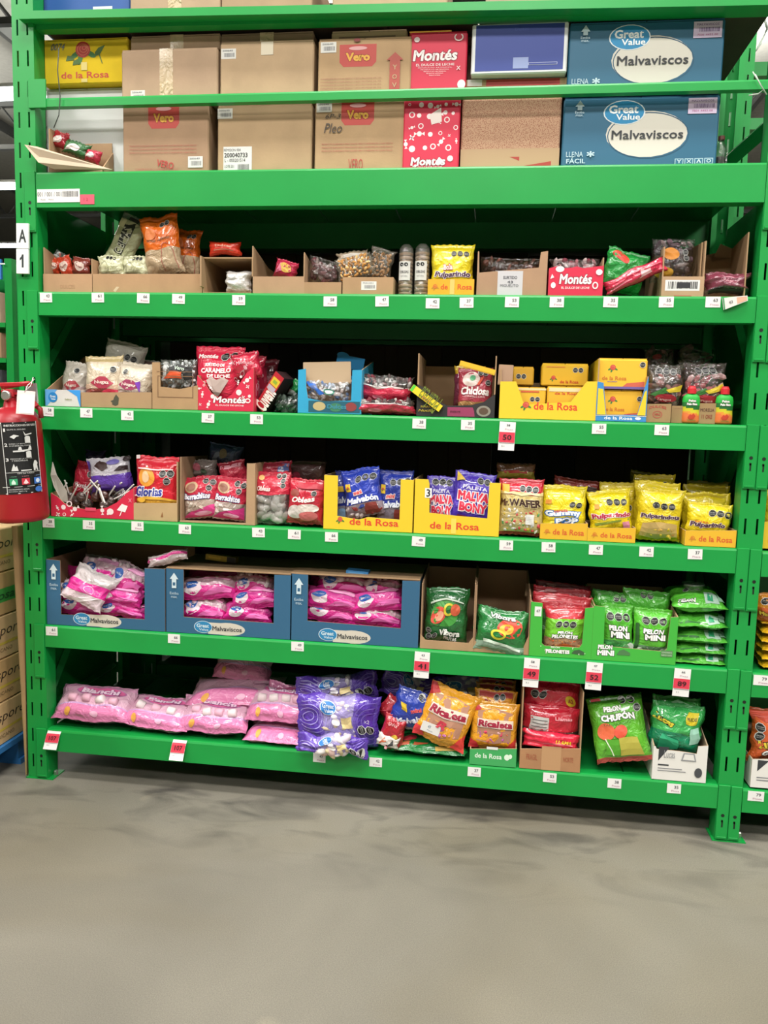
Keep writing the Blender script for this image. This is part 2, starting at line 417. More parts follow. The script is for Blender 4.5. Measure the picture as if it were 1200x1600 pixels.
def B(label, x, k, d, T, bands, items=(), name='candy_bag', cat='candy bag', lift=.006, lean=6, **kw):
    """standing bag: x = (x0, x1, ytop) in photo pixels, resting on shelf k, its middle plane at depth d"""
    x0, x1, yt = x; zb = KZ[k]+lift
    xc = (x0+x1)/2; a = atY(xc, yt, d); H = (a.z-zb)/math.cos(R(lean)); ym = yt+(H/2)*FPX/(d-CAM.y)
    W = atY(x1, ym, d).x-atY(x0, ym, d).x; X = atY(xc, ym, d).x
    dd = d+math.sin(R(lean))*H/2
    rl = R(abs(kw.get('roll', 0))); dz = W/2*math.sin(rl); H2 = max(.02, H-dz/math.cos(rl))
    return bag_at(name, label, cat, *into_tray((X, dd, zb+H*math.cos(R(lean))-H2*math.cos(R(lean))/2), W, H2, T, lean, kw.get('roll', 0)), T, bands, items, lean=lean, **kw)
def BC(label, c, d, T, bands, items=(), name='candy_bag', cat='candy bag', **kw):
    """bag by its middle: c = (cx, cy, w, h) in photo pixels at depth d"""
    cx, cy, pw, ph = c; p = atY(cx, cy, d); sc = (d-CAM.y)/FPX*1.02
    W, H = pw*sc, ph*sc; zs = max([z for z in KZ if z < p.z+.02] or [0])+.003; rl = R(abs(kw.get('roll', 0))); ln = R(kw.get('lean', 0))
    ov = kw.pop('over', False)
    if d > -.002 and not ov:
        low = p.z-(H/2*math.cos(ln)*math.cos(rl)+W/2*math.sin(rl)+T/2*math.sin(ln))
        if low < zs:
            q = zs-low; ax = abs(math.cos(ln)*math.cos(rl))
            if ax > .6 and H-q/ax > .02: H -= q/ax; p.z += q/2
            else: p.z += q
    if not ov: p, W, H = into_tray(p, W, H, T, kw.get('lean', 0), kw.get('roll', 0))
    return bag_at(name, label, cat, p, W, H, T, bands, items, **kw)
def LY(label, x0, x1, yb, k, d, T, Hm, bands, items=(), lift=0, lean=84, name='candy_bag', cat='candy bag', **kw):
    """bag lying on its back on shelf k, front edge at depth d"""
    z = KZ[k]+lift+T/2+.004
    a, b = atY(x0, yb, d), atY(x1, yb, d)
    return bag_at(name, label, cat, ((a.x+b.x)/2, d+Hm/2*math.sin(R(lean)), z+Hm/2*math.cos(R(lean))), b.x-a.x, Hm, T, bands, items, lean=lean, **kw)

# ------------------------------------------------------------------ cartons
def span(x0, x1, y, d):
    a, b = atY(x0, y, d), atY(x1, y, d); return (a.x+b.x)/2, b.x-a.x
def zat(x, y, d): return atY(x, y, d).z

def carton(label, x, k, d, D, col, items=(), name='carton', cat='box', z=None, yaw=0, tape=None, kind='card', sideitems=(), top=None, lid=True, group=None, roll=0):
    """closed carton: x = (x0, x1, ytop, ybottom)"""
    x0, x1, yt, yb = x; xc, W = span(x0, x1, (yt+yb)/2, d); zb = KZ[k] if z is None else zdk(xc-W/2)+.001 if z == 'deck' else z
    H = zat((x0+x1)/2, yt, d)-zb
    if k == 0 and zb < 2.685: H = min(H, zb0+(zb1-zb0)*xc/BAY-zb-.010)
    root = thing(name, label, cat, (xc, d+D/2, zb+.0015), (0, R(roll), R(yaw)), group)
    mb = MB(); mb.box(-W/2, W/2, -D/2, D/2, 0, H)
    mb.build('carton_body', [M(col, kind)], root, bevel=.004)
    if lid:
        m2 = MB(); g = .0015
        m2.box(-W/2+.003, -g, -D/2+.003, D/2-.003, H-.001, H+.003); m2.build('top_flap', M(top or col, 'card'), root)
        m3 = MB(); m3.box(g, W/2-.003, -D/2+.003, D/2-.003, H-.001, H+.003); m3.build('top_flap', M(top or col, 'card'), root)
    front = lambda u, v, off=0: Vector(((u-.5)*W, -D/2-off, v*H))
    if tape:
        tu, tv0 = tape
        m = MB(); m.box((tu-.5)*W-.024, (tu-.5)*W+.024, -D/2-.0006, -D/2+.002, tv0*H, H+.0036)
        m.box((tu-.5)*W-.024, (tu-.5)*W+.024, -D/2-.0006, D/2, H+.0031, H+.0037); m.build('packing_tape', M('#c2ab88', 'foil'), root, label='glossy clear packing tape')
    stick(root, front, W, H, items)
    if sideitems: stick(root, lambda u, v, off=0: Vector((W/2+off, (u-.5)*D, v*H)), D, H, sideitems)
    root['w'] = W; root['h'] = H
    return root, W, H

def tray(label, x, k, d, D, fcol, items=(), prof=None, yf=None, back=None, left=None, right=None, inner='#a98a68', name='display_tray', cat='box',
         yaw=0, lid=None, sideitems=(), scol=None, z=None, group=None, t=.004, kind='card'):
    """open carton: x = (x0, x1, ybottom). prof = [(u, ypx)] top outline of the front panel; back, left, right = ypx heights ((front, back) for sides)"""
    x0, x1, yb = x; xc, W = span(x0, x1, yb, d); zb = (KZ[k] if z is None else z)+.0015
    hz = lambda ypx, u=.5, dd=d: max(.006, zat(x0+(x1-x0)*u, ypx, dd)-zb)
    root = thing(name, label, cat, (xc, d+D/2, zb), (0, 0, R(yaw)), group)
    prof = prof or [(0, yf), (1, yf)]
    pts = [((u-.5)*W, hz(y, u)) for u, y in prof]
    poly = [(-W/2, 0), (W/2, 0)]+pts[::-1]
    mo, mi = M(fcol, kind), M(inner, 'card')
    MB().prism(poly, -D/2, -D/2+t, 0, 1).build('front_panel', [mo, mi], root)
    fh = [pts[0][1], pts[-1][1]]
    Hmax = max(p[1] for p in pts)
    for j, (sd, hh) in enumerate(((-1, left), (1, right))):
        if hh is None: a = b = fh[j]
        elif isinstance(hh, tuple): a, b = hz(hh[0], j), zat(x0+(x1-x0)*j, hh[1], d)-zb
        else: a = b = hz(hh, j)
        X = sd*W/2; X2 = X-sd*t
        vs = [(X, -D/2+t, 0), (X, D/2, 0), (X, D/2, b), (X, -D/2+t, a), (X2, -D/2+t, 0), (X2, D/2, 0), (X2, D/2, b), (X2, -D/2+t, a)]
        m = MB(); m.add(vs, [(0, 1, 2, 3)], 0); m.add(vs, [(4, 7, 6, 5), (0, 3, 7, 4), (1, 5, 6, 2), (3, 2, 6, 7)], 1)
        m.build('side_panel', [M(scol or fcol, kind), mi], root, fix=False)
    hb = hz(back) if back is not None else max(fh)
    m = MB(); m.box(-W/2+t, W/2-t, D/2-t, D/2, 0, hb); m.build('back_panel', [mi], root)
    m = MB(); m.box(-W/2+t, W/2-t, -D/2+t, D/2-t, 0, .003); m.build('base_panel', [mi], root)
    if lid is not None:
        lh = hz(lid); m = MB(); m.box(-W/2, W/2, -D/2, D/2, lh, lh+t); m.build('lid_panel', [mi], root)
    TRAYS.append((xc-W/2, xc+W/2, d, d+D, zb, min(p[1] for p in pts)))
    stick(root, lambda u, v, off=0: Vector(((u-.5)*W, -D/2-off, v*Hmax)), W, Hmax, items)
    if sideitems: stick(root, lambda u, v, off=0: Vector((W/2+off, (u-.5)*D, v*fh[1])), D, fh[1], sideitems)
    return root
KRAFT = '#b39470'; KRAFT2 = '#a5866a'; DRY = '#e8c42e'

# ------------------------------------------------------------------ the hall
def floor_material():
    m = bpy.data.materials.new('worn_concrete'); m.use_nodes = True; nt = m.node_tree; N = nt.nodes; L = nt.links; b = N['Principled BSDF']
    tc = N.new('ShaderNodeTexCoord')
    def nz(scale, det=5, dist=0, st=(1, 1, 1)):
        mp = N.new('ShaderNodeMapping'); mp.inputs['Scale'].default_value = st; L.new(tc.outputs['Object'], mp.inputs['Vector'])
        t = N.new('ShaderNodeTexNoise'); t.inputs['Scale'].default_value = scale; t.inputs['Detail'].default_value = det; t.inputs['Distortion'].default_value = dist
        L.new(mp.outputs[0], t.inputs['Vector']); return t.outputs['Fac']
    def ramp(src, p0, c0, p1, c1):
        r = N.new('ShaderNodeValToRGB'); r.color_ramp.elements[0].position = p0; r.color_ramp.elements[0].color = c0
        r.color_ramp.elements[1].position = p1; r.color_ramp.elements[1].color = c1; L.new(src, r.inputs[0]); return r.outputs[0]
    def mul(a, c, f=1.0, mode='MULTIPLY'):
        x = N.new('ShaderNodeMix'); x.data_type = 'RGBA'; x.blend_type = mode; x.inputs[0].default_value = f
        L.new(a, x.inputs[6]); L.new(c, x.inputs[7]); return x.outputs[2]
    base = ramp(nz(1.3, 6, .4), .3, lin('#736f65'), .7, lin('#868175'))
    warm = ramp(nz(.9, 3, .8, (1, 1.6, 1)), .45, (1, 1, 1, 1), .75, (.93, .89, .80, 1))
    grit = ramp(nz(330, 3), .3, (.80, .80, .80, 1), .7, (1.14, 1.14, 1.14, 1))
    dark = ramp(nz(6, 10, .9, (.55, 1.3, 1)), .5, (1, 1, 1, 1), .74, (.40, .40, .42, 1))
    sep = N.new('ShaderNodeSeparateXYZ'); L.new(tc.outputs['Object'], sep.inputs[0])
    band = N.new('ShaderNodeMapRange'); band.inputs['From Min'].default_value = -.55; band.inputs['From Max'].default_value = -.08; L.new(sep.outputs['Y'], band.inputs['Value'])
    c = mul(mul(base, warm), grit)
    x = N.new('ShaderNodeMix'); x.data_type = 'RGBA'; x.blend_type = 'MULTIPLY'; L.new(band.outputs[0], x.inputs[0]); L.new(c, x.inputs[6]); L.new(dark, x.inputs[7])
    spots = ramp(nz(3.3, 2, .2), .72, (1, 1, 1, 1), .76, (1.22, 1.2, 1.15, 1))
    L.new(mul(x.outputs[2], spots), b.inputs['Base Color'])
    b.inputs['Roughness'].default_value = .62
    bp = N.new('ShaderNodeBump'); bp.inputs['Strength'].default_value = .12; bp.inputs['Distance'].default_value = .001
    L.new(nz(330, 2), bp.inputs['Height']); L.new(bp.outputs[0], b.inputs['Normal'])
    return m
fl = MB().add([(-22, -12, 0), (22, -12, 0), (22, 34, 0), (-22, 34, 0)], [(0, 1, 2, 3)]).build('floor', floor_material(), kind='structure')
CEZ = 8.4
MB().add([(-22, -12, CEZ), (22, -12, CEZ), (22, 34, CEZ), (-22, 34, CEZ)], [(0, 3, 2, 1)]).build('ceiling', M('#8d8d86', 'card'), kind='structure')
MB().box(-22, 22, 34, 34.2, 0, CEZ).build('wall_back', M('#77786f', 'card'), kind='structure')
MB().box(-22.2, -22, -12, 34, 0, CEZ).build('wall_left', M('#77786f', 'card'), kind='structure')
MB().box(22, 22.2, -12, 34, 0, CEZ).build('wall_right', M('#77786f', 'card'), kind='structure')
MB().box(-22, 22, -12.2, -12, 0, CEZ).build('wall_front', M('#77786f', 'card'), kind='structure')
steel = M('#4a4c4a', 'paint')
for i, y in enumerate((4.5, 9.5, 15, 21)):
    m = MB()
    m.box(-21, 21, y-.06, y+.06, CEZ-.12, CEZ); m.box(-21, 21, y-.06, y+.06, CEZ-1.05, CEZ-.95)
    for q in range(28):
        x = -21+1.5*q; m.tube([(x, y, CEZ-1), (x+.75, y, CEZ-.1), (x+1.5, y, CEZ-1)], .035, 4)
    m.build('trim_%d' % (i+1), steel, kind='structure')
for i, x in enumerate((-13.5, -10.5, -7.5, -4.5, 2.8, 4.6, 6.8)):
    MB().box(x-.05, x+.05, -2, 33, CEZ-.2, CEZ).build('trim_%d' % (i+5), steel, kind='structure')
LZ = 7.0
for i, (px, py, lb, lx) in enumerate(((2, 146, 'highest white ceiling lamp at the far left, beside the rack post', .8), (4, 290, 'middle white ceiling lamp at the far left, beside the rack post', .9),
                                 (2, 383, 'lowest and farthest white ceiling lamp, beside the A 1 sign', 1.5), (1186, 119, 'white ceiling lamp seen through the frames at the upper right', .55))):
    p = atZ(px, py, LZ)
    t = thing('ceiling_lamp', lb, 'lamp', (p.x, p.y, p.z))
    m = MB(); m.box(-lx, lx, -.28, .28, 0, .06); m.build('lamp_housing', M('#d8d8d4', 'paint'), t)
    m = MB(); m.box(-lx+.03, lx-.03, -.25, .25, -.03, 0); m.build('diffuser', M('#f4fbff', 'lamp'), t)
    for q in (-.7, .7): MB().tube([(lx*q, 0, .06), (lx*q, 0, CEZ-LZ-.01)], .012, 4).build('hanger', M('#8a8a86', 'metal'), t)

# ------------------------------------------------------------------ the green rack
GREEN = M('#11943f', 'paint'); GREEN_D = M('#0f8238', 'paint'); HOLE_SHADE = M('#0c1a10', 'print'); ZINC = M('#b9bdb6', 'metal')
DEP = .70; PW = .08; TOPZ = 3.05
def upright(root, x0, y0, y1, z1=TOPZ, front=True):
    """C-section post with two columns of slots in its front plate"""
    xs = [0, .017, .024, .054, .061, PW]; m = MB(); zs = [0]; z = .045
    while z < z1-.1: zs += [z, z+.052]; z += .1016
    zs.append(z1); fy = y0 if front else y1; ins = .003 if front else -.003
    for a in range(len(zs)-1):
        for b in range(5):
            if a % 2 == 1 and b in (1, 3):
                X0, X1, Z0, Z1 = x0+xs[b], x0+xs[b+1], zs[a], zs[a+1]
                m.add([(X0, fy, Z0), (X1, fy, Z0), (X1, fy, Z1), (X0, fy, Z1), (X0, fy+ins, Z0), (X1, fy+ins, Z0), (X1, fy+ins, Z1), (X0, fy+ins, Z1)], [(0, 1, 5, 4), (1, 2, 6, 5), (2, 3, 7, 6), (3, 0, 4, 7)])
            else:
                m.add([(x0+xs[b], fy, zs[a]), (x0+xs[b+1], fy, zs[a]), (x0+xs[b+1], fy, zs[a+1]), (x0+xs[b], fy, zs[a+1])], [(0, 1, 2, 3)])
    m.box(x0, x0+.003, y0+.0005, y1, 0, z1); m.box(x0+PW-.003, x0+PW, y0+.0005, y1, 0, z1)
    by = y1 if front else y0
    m.box(x0, x0+.02, by-.003, by, 0, z1); m.box(x0+PW-.02, x0+PW, by-.003, by, 0, z1)
    o = m.build('upright', GREEN, root, fix=False)
    p = MB().box(x0-.008, x0+PW+.022, y0-.006, y1+.01, 0, .004).build('base_plate', GREEN, o)
    b = MB(); b.lathe([(.009, 0), (.009, .014), (.005, .018)], 6, c=(x0+PW+.012, (y0+y1)/2, .004)); b.build('anchor_bolt', ZINC, o)
    return o
def connector(beam, x0, z, side, wd=.04):
    """end plate hooked on the post: lies on the post's front face"""
    m = MB(); h = min(.205, z-.008); y0, y1 = -.007, -.0005
    m.box(x0, x0+wd, y0, y1, z-h, z+.002); cx = x0+wd/2
    m.box(x0+.003, x0+wd-.003, y0-.002, y0, z-h+.004, z-h+.011)
    c = m.build('connector', GREEN, beam, bevel=.0012)
    k = MB(); zz = z-.105
    k.add([(cx+.006*math.cos(2*math.pi*q/10), y0-.0006, zz+.006*math.sin(2*math.pi*q/10)) for q in range(10)], [tuple(range(10))])
    k.box(cx-.0025, cx+.0025, y0-.0006, y0, zz-.042, zz-.018); k.box(cx-.004, cx+.002, y0-.0006, y0, zz-.024, zz-.016)
    k.build('hole_shade_mark', HOLE_SHADE, beam)  # flat dark marks on the plate paint the shade inside its holes
    return c
def beam_at(root, name, x0, x1, z, h, y0=-.004, y1=.046, z1=None, mat=None, h1=None):
    z1 = z if z1 is None else z1
    prof = [(y0, -h), (y1, -h), (y1, -.002), (y1-.004, 0), (y0+.008, 0), (y0+.0025, -.0025), (y0, -.008)]; n = len(prof)
    m = MB(); m.add([(x0, y, z+q) for y, q in prof]+[(x1, y, z1+q*((h1 or h)/h)) for y, q in prof], [tuple(range(n-1, -1, -1)), tuple(range(n, 2*n))]+[(i, (i+1) % n, n+(i+1) % n, n+i) for i in range(n)])
    return m.build(name, mat or GREEN, root)
def decks(root, z, wd, y0=.047, y1=DEP-.04, X0=.003, X1=BAY-.003):
    n = round((X1-X0)/wd); wd = (X1-X0)/n; me = None
    for i in range(n):
        if me is None:
            m = MB(); g = .0022
            m.box(g, wd-g, y0, y1, -.018, -.0012); m.box(g, wd-g, y0, y0+.003, -.03, -.018)
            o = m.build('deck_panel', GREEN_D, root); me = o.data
        else:
            o = bpy.data.objects.new('deck_panel', me); COL.objects.link(o); o.parent = root
        o.location = (X0+i*wd, 0, z)
rack = thing('pallet_rack', 'large green steel rack bay stocked with sweets, standing across the aisle', 'rack')
for x0 in (-PW, BAY):
    upright(rack, x0, 0, .07); upright(rack, x0, DEP-.07, DEP, front=False)
beams = []
for i, z in enumerate(KZ):
    h = .121 if i == 0 else .083
    b = beam_at(rack, 'front_beam', .0005, BAY-.0005, z, h); beams.append(b)
    connector(b, -.042, z, 0); connector(b, BAY+.001, z, 1, .038)
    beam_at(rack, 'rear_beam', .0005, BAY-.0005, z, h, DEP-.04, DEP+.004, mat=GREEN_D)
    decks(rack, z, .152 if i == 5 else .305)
# the frames above the storage level
zt0, zt1 = atY(60, 22, -.004).z, atY(1200, 1, -.004).z; zb0, zb1 = atY(60, 48, .02).z, atY(1200, 19, .02).z
tb = beam_at(rack, 'front_beam', .0005, BAY-.0005, zt0, zt0-zb0, .012, .05, z1=zt1, h1=zt1-zb1)
m = MB(); hh = .026
m.add([(-.035, -.03, zt0-hh), (-.035, -.03, zt0), (-.035, .012, zt0-hh), (-.035, .012, zt0), (BAY+.03, -.03, zt1-hh), (BAY+.03, -.03, zt1), (BAY+.03, .012, zt1-hh), (BAY+.03, .012, zt1)],
      [(0, 1, 3, 2), (4, 6, 7, 5), (0, 4, 5, 1), (2, 3, 7, 6), (0, 2, 6, 4), (1, 5, 7, 3)]); m.build('beam_ledge', GREEN, tb)
beam_at(rack, 'rear_beam', .0005, BAY-.0005, zt0, .08, DEP-.04, DEP+.004, mat=GREEN_D)
zdk = lambda x: zb0+(zb1-zb0)*x/BAY+.03
for i in range(8):
    m = MB(); m.box(.002, .3, .06, DEP-.045, -.016, 0); o = m.build('deck_board', M('#4a3c2e', 'card'), rack, loc=(.01+i*.303, 0, zdk(.01+i*.303)), rot=(0, math.atan2(zb0-zb1, BAY), 0))
zr = atY(600, 147, 0).z+.016
rl = beam_at(rack, 'safety_rail', .012, BAY+.02, zr, .031, -.004, .024)
MB().box(-.02, .045, -.008, -.0005, zr-.035, zr+.06).build('rail_bracket', GREEN, rl, bevel=.001); MB().box(BAY, BAY+.055, -.008, -.0005, zr-.03, zr+.05).build('rail_bracket', GREEN, rl, bevel=.001)
for X, zlo, zhi in ((-.05, .25, KZ[0]), (BAY+.05, .25, KZ[0])):
    m = MB(); q = zlo; s_ = 0
    while q < 1.9:
        a, b2 = (.06, DEP-.06) if s_ % 2 == 0 else (DEP-.06, .06)
        m.tube([(X, a, q), (X, b2, q+.62)], .018, 4); m.tube([(X, a, q), (X, b2, q)], .015, 4); q += .62; s_ += 1
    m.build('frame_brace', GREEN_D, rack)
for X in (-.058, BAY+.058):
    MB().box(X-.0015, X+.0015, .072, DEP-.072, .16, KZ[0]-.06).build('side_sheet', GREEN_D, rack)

# price tags: stickers on the beams, parts of the rack
TAGN = ['53', '43', '58', '38', '61', '47', '35', '66', '42', '55', '49', '37', '63', '59']
def price_tag(px, py, k, n, wpx=21, promo=None, sub='Pieza'):
    sc = (-.004-CAM.y)/FPX; p = atY(px, py, -.0045); W = wpx*sc; H = .0335
    m = MB(); m.box(-W/2, W/2, -.0012, 0, -H/2, H/2); o = m.build('price_tag', M('#e4e3e0'), rack, loc=p, rot=(0, R(random.Random(n*7+k).uniform(-1.5, 1.5)), 0))
    s = lambda u, v, off=0: Vector(((u-.5)*W, -.0012-off, (v-.5)*H))
    stick(o, s, W, H, [('T', TAGN[(n*3+k) % 14], .66, .66, .3, .32, '#55565a'), ('T', sub, .6, .26, .56, .17, '#b9879a', {'bold': 0})])
    return o
def promo_tag(px, py0, py1, k, txt, n, curl=0):
    sc = (-.006-CAM.y)/FPX; p = atY(px, (py0+py1)/2, -.007); W = 24.5*sc; H = (py1-py0)*sc*1.02
    if not curl:
        m = MB(); m.box(-W/2, W/2, -.001, .0003, -H/2, H/2); s = lambda u, v, off=0: Vector(((u-.5)*W, -.001-off, (v-.5)*H))
        o = m.build('price_tag', M('#e9e8e6'), rack, loc=p, rot=(0, R(1.5), 0))
    else:
        m = MB(); s = lambda u, v, off=0: Vector(((u-.5)*W+.1*H*(v*v-.2), -.004-off-.02*(1-v)**2+(.03*(v-.75) if v > .75 else 0), (v-.5)*H))
        for j in range(8): m.add([s(0, j/8), s(1, j/8), s(1, (j+1)/8), s(0, (j+1)/8)], [(0, 1, 2, 3)])
        o = m.build('price_tag', M('#e9e8e6'), rack, loc=p, fix=False)
    b0, b1 = (.28, .64) if not curl else (.36, .86)
    stick(o, s, W, H, [('R', 0.01, b0, .99, b1, '#d83a50'), ('T', TAGN[n % 14], .55, .88, .22, .08, '#55565a'), ('T', 'Pieza', .6, .74, .5, .05, '#b9879a', {'bold': 0})][:1 if curl else 3]
          + [('T', txt, .52, (b0+b1)/2, .54, (b1-b0)*.52, '#3a1a20'), ('R', .05, b0-.03, .97, b0-.015, '#2a2a2a'), ('T', '$ 2', .3, b0-.13, .18, .05, '#444444', {'bold': 0})])
for k, row in enumerate((
        [(72, 465), (153, 465), (224, 466), (279, 467), (373, 469), (516, 471), (597, 471), (676, 474), (729, 473), (800, 472), (870, 472), (954, 472), (1041, 472), (1114, 472)],
        [(75, 643), (135, 645), (199, 649), (325, 653), (401, 655), (655, 662), (731, 664), (936, 670), (1034, 672)],
        [(76, 817), (139, 820), (215, 822), (289, 827), (404, 832), (460, 835), (518, 839), (654, 846), (791, 852), (857, 855), (931, 859), (1010, 862), (1086, 866)],
        [(81, 986), (272, 998), (465, 1010)],
        [(499, 1184), (587, 1191), (741, 1206), (859, 1215), (960, 1224), (1053, 1232)])):
    for n, (px, py) in enumerate(row): price_tag(px, py, k+1, n)
promo_tag(792, 660, 703, 2, '50', 3); promo_tag(659, 1018, 1060, 4, '41', 1); promo_tag(830, 1028, 1074, 4, '49', 2); promo_tag(928, 1035, 1078, 4, '52', 5); promo_tag(1065, 1045, 1088, 4, '89', 7)
promo_tag(83, 1141, 1169, 5, '107', 1, 1); promo_tag(279, 1155, 1186, 5, '107', 1, 1)
# location label on the big beam
p0, p1 = atY(58, 297, -.0045), atY(125, 319, -.0045); W, H = p1.x-p0.x, .045
o = MB().box(0, W, -.0012, 0, -H, 0).build('location_label', M('#e6e4e0'), rack, loc=atY(58, 296, -.0045), rot=(0, R(-.3), 0))
stick(o, lambda u, v, off=0: Vector((u*W, -.0012-off, (v-1)*H)), W, H, [('T', '001 / 001 / 001', .29, .62, .56, .34, '#3a3a3c', {'bold': 0}), ('B', .78, .62, .36, .42, '#3a3a3c'), ('T', 'Pasillo      Frente', .24, .22, .3, .1, '#6a6a6c', {'bold': 0})])
o = MB().box(0, .052, -.0012, 0, -.033, 0).build('location_sticker', M('#d8566a'), rack, loc=atY(125.5, 304, -.0045))
stick(o, lambda u, v, off=0: Vector((u*.052, -.0012-off, (v-1)*.033)), .052, .033, [('T', '1 2', .4, .5, .3, .3, '#a83a4c', {'bold': 0})])
# peeled, rolled tag at the right end of the first shelf edge
p = atY(1149, 472, -.012); t = thing('rolled_price_tag', 'loose curled white price label at the right end of the top shelf edge', 'price tag', p, (0, R(-10), 0))
m = MB(); sR = lambda u, v, off=0: Vector(((u-.5)*.075, -.001-off-.004*math.sin(u*3), (v-.5)*(.038-.022*u)+.006*u))
for i in range(8): m.add([sR(i/8, 0), sR((i+1)/8, 0), sR((i+1)/8, 1), sR(i/8, 1), sR(i/8, 0, -.004), sR((i+1)/8, 0, -.004), sR((i+1)/8, 1, -.004), sR(i/8, 1, -.004)], [(0, 1, 2, 3), (7, 6, 5, 4), (0, 4, 5, 1), (3, 2, 6, 7)])
m.build('paper_strip', M('#dedbd6'), t, fix=False); stick(t, sR, .075, .03, [('R', .01, 0, .06, 1, '#2f8a50'), ('R', .55, .12, .97, .88, '#d8a88e'), ('T', '43', .3, .5, .16, .3, '#777777')])

# neighbouring bay on the right
nb = thing('pallet_rack', 'neighbouring green rack bay beyond the right-hand post, cut by the frame', 'rack', (BAY+PW, 0, 0))
for i, z in enumerate(KZ[1:]):
    b = beam_at(nb, 'front_beam', .0005, 1.2, z-.006, .083); connector(b, -.038, z-.002, 0, .036)
    m = MB(); m.box(.003, 1.2, .047, .66, z-.024, z-.008); m.build('deck_panel', GREEN_D, nb)
b = beam_at(nb, 'front_beam', .0005, 1.2, KZ[0], .121); connector(b, -.038, KZ[0], 0, .036)
upright(nb, 1.2, 0, .07); MB().box(.006, 1.19, .665, .668, .1, KZ[0]).build('blocking_back_sheet', GREEN_D, nb)  # added dark sheet that shuts out the pale hall behind this bay
for px, py in ((1181, 1244), (1190, 1063)):
    p = atY(px, py, -.0045)-nb.location; o = MB().box(-.026, .026, -.0012, 0, -.017, .017).build('price_tag', M('#e4e3e0'), nb, loc=p)
    stick(o, lambda u, v, off=0: Vector(((u-.5)*.052, -.0012-off, (v-.5)*.034)), .052, .034, [('T', '79', .66, .66, .3, .32, '#55565a'), ('T', 'Pieza', .6, .26, .56, .17, '#b9879a', {'bold': 0})])

# rack standing back to back with this one
bk = thing('pallet_rack', 'dark green rack bay standing back to back behind the stocked one', 'rack', (0, .86, 0))
for x0 in (-.02, BAY+.1): upright(bk, x0, 0, .07)
for i, z in enumerate(KZ):
    beam_at(bk, 'front_beam', .062, BAY+.098, z+.0, .085, 0, .05, mat=GREEN_D)
    m = MB(); m.box(.065, BAY+.095, .052, .80, z-.03, z-.012); m.build('deck_panel', GREEN_D, bk)
for X in (-.02, BAY+.178): MB().box(X, X+.002, -.155, .8, .02, KZ[0]).build('side_sheet', GREEN_D, bk)  # added sheets that stop hall light leaking in past the rack ends
beam_at(bk, 'front_beam', .062, BAY+.098, 2.95, .085, 0, .05, mat=GREEN_D)
_brown = ['#5b4836', '#4c4034', '#65503c', '#3e3a34']  # dark cartons, packed tall and close to block hall light from behind
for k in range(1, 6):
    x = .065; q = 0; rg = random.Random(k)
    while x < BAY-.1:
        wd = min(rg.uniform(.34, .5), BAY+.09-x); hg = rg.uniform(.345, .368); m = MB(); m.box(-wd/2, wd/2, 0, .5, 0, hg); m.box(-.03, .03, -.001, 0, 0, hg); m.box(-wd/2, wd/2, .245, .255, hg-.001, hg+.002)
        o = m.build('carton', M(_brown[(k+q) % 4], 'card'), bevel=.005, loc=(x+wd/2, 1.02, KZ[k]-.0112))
        tag(o, 'dark brown carton filling the rack behind, packed tall to block light', 'box', 'light-blocking cartons on the rack behind'); x += wd+.001; q += 1

# aisle sign on the left post
for ch, y0, y1, lb in (('A', 349, 389, 'white plate with a black letter A on the left post'), ('1', 389, 428, 'white plate with a black figure 1 under the letter A')):
    a, b = atY(35, y0, -.014), atY(35, y1, -.014); H = a.z-b.z-.001; W = .046
    t = thing('aisle_sign', lb, 'sign', (a.x, -.017, (a.z+b.z)/2), (0, R(1), 0))
    MB().box(-W/2, W/2, 0, .0095, -H/2, H/2).build('plate', M('#e9ecea'), t, bevel=.001)
    stick(t, lambda u, v, off=0: Vector(((u-.5)*W, -off, (v-.5)*H)), W, H, [('T', 'A', .52, .5, .62, .52, '#33383a', {'bold': .03})] if ch == 'A' else [('P', [(.46, .25), (.62, .25), (.62, .78), (.48, .78), (.44, .70), (.30, .62), (.30, .53), (.46, .59)], '#33383a', {'cuts': 0, 'name': 'numeral'})])
# cable hanging on the left post and from the storage level
m = MB(); m.tube([atY(92, 75, -.012), atY(90, 110, -.012), atY(94, 150, -.014), atY(92, 180, -.012), atY(84, 200, -.012)], .0018, 5)
tag(m.build('wire', M('#3a3f3a'), smooth=True), 'thin dark wire hanging in front of the yellow carton at upper left', 'wire')

# ------------------------------------------------------------------ fire extinguisher on the left post
RED = M('#b3141f', 'foil'); ex = atY(22, 720, -.125)
bx = atY(30, 812, -.125)
fe = thing('fire_extinguisher', 'red fire extinguisher with black instruction label hanging on the left post', 'fire extinguisher', (bx.x+.012, -.125, bx.z), (R(3), R(-2.6), 0))
Rr = .092; hb = .385
redm = M('#9e1220', 'paint')
MB().lathe([(Rr*.86, 0), (Rr*.97, .006), (Rr, .02), (Rr, hb-.05), (Rr*.96, hb-.03), (Rr*.8, hb-.008), (Rr*.45, hb+.006), (.026, hb+.012), (.022, hb+.03)], 32).build('cylinder', redm, fe, smooth=True)
m = MB(); m.lathe([(.02, hb+.02), (.021, hb+.06), (.017, hb+.062), (.017, hb+.072)], 14); m.box(-.022, .022, -.018, .018, hb+.045, hb+.07)
v_ = m.build('valve', M('#a8232a', 'paint'), fe, bevel=.001)
m = MB(); m.lathe([(.006, 0), (.017, .001), (.017, .01), (.014, .012)], 14); g = m.build('pressure_gauge', M('#c9c9c4', 'metal'), v_, loc=(0, -.019, hb+.05), rot=(R(90), 0, 0))
m = MB(); m.tube([(-.03, 0, hb+.078), (.0, 0, hb+.082), (.055, -.005, hb+.088), (.082, -.008, hb+.091)], [.008, .009, .009, .007], 6); m.box(-.03, .082, -.012, .008, hb+.08, hb+.094)
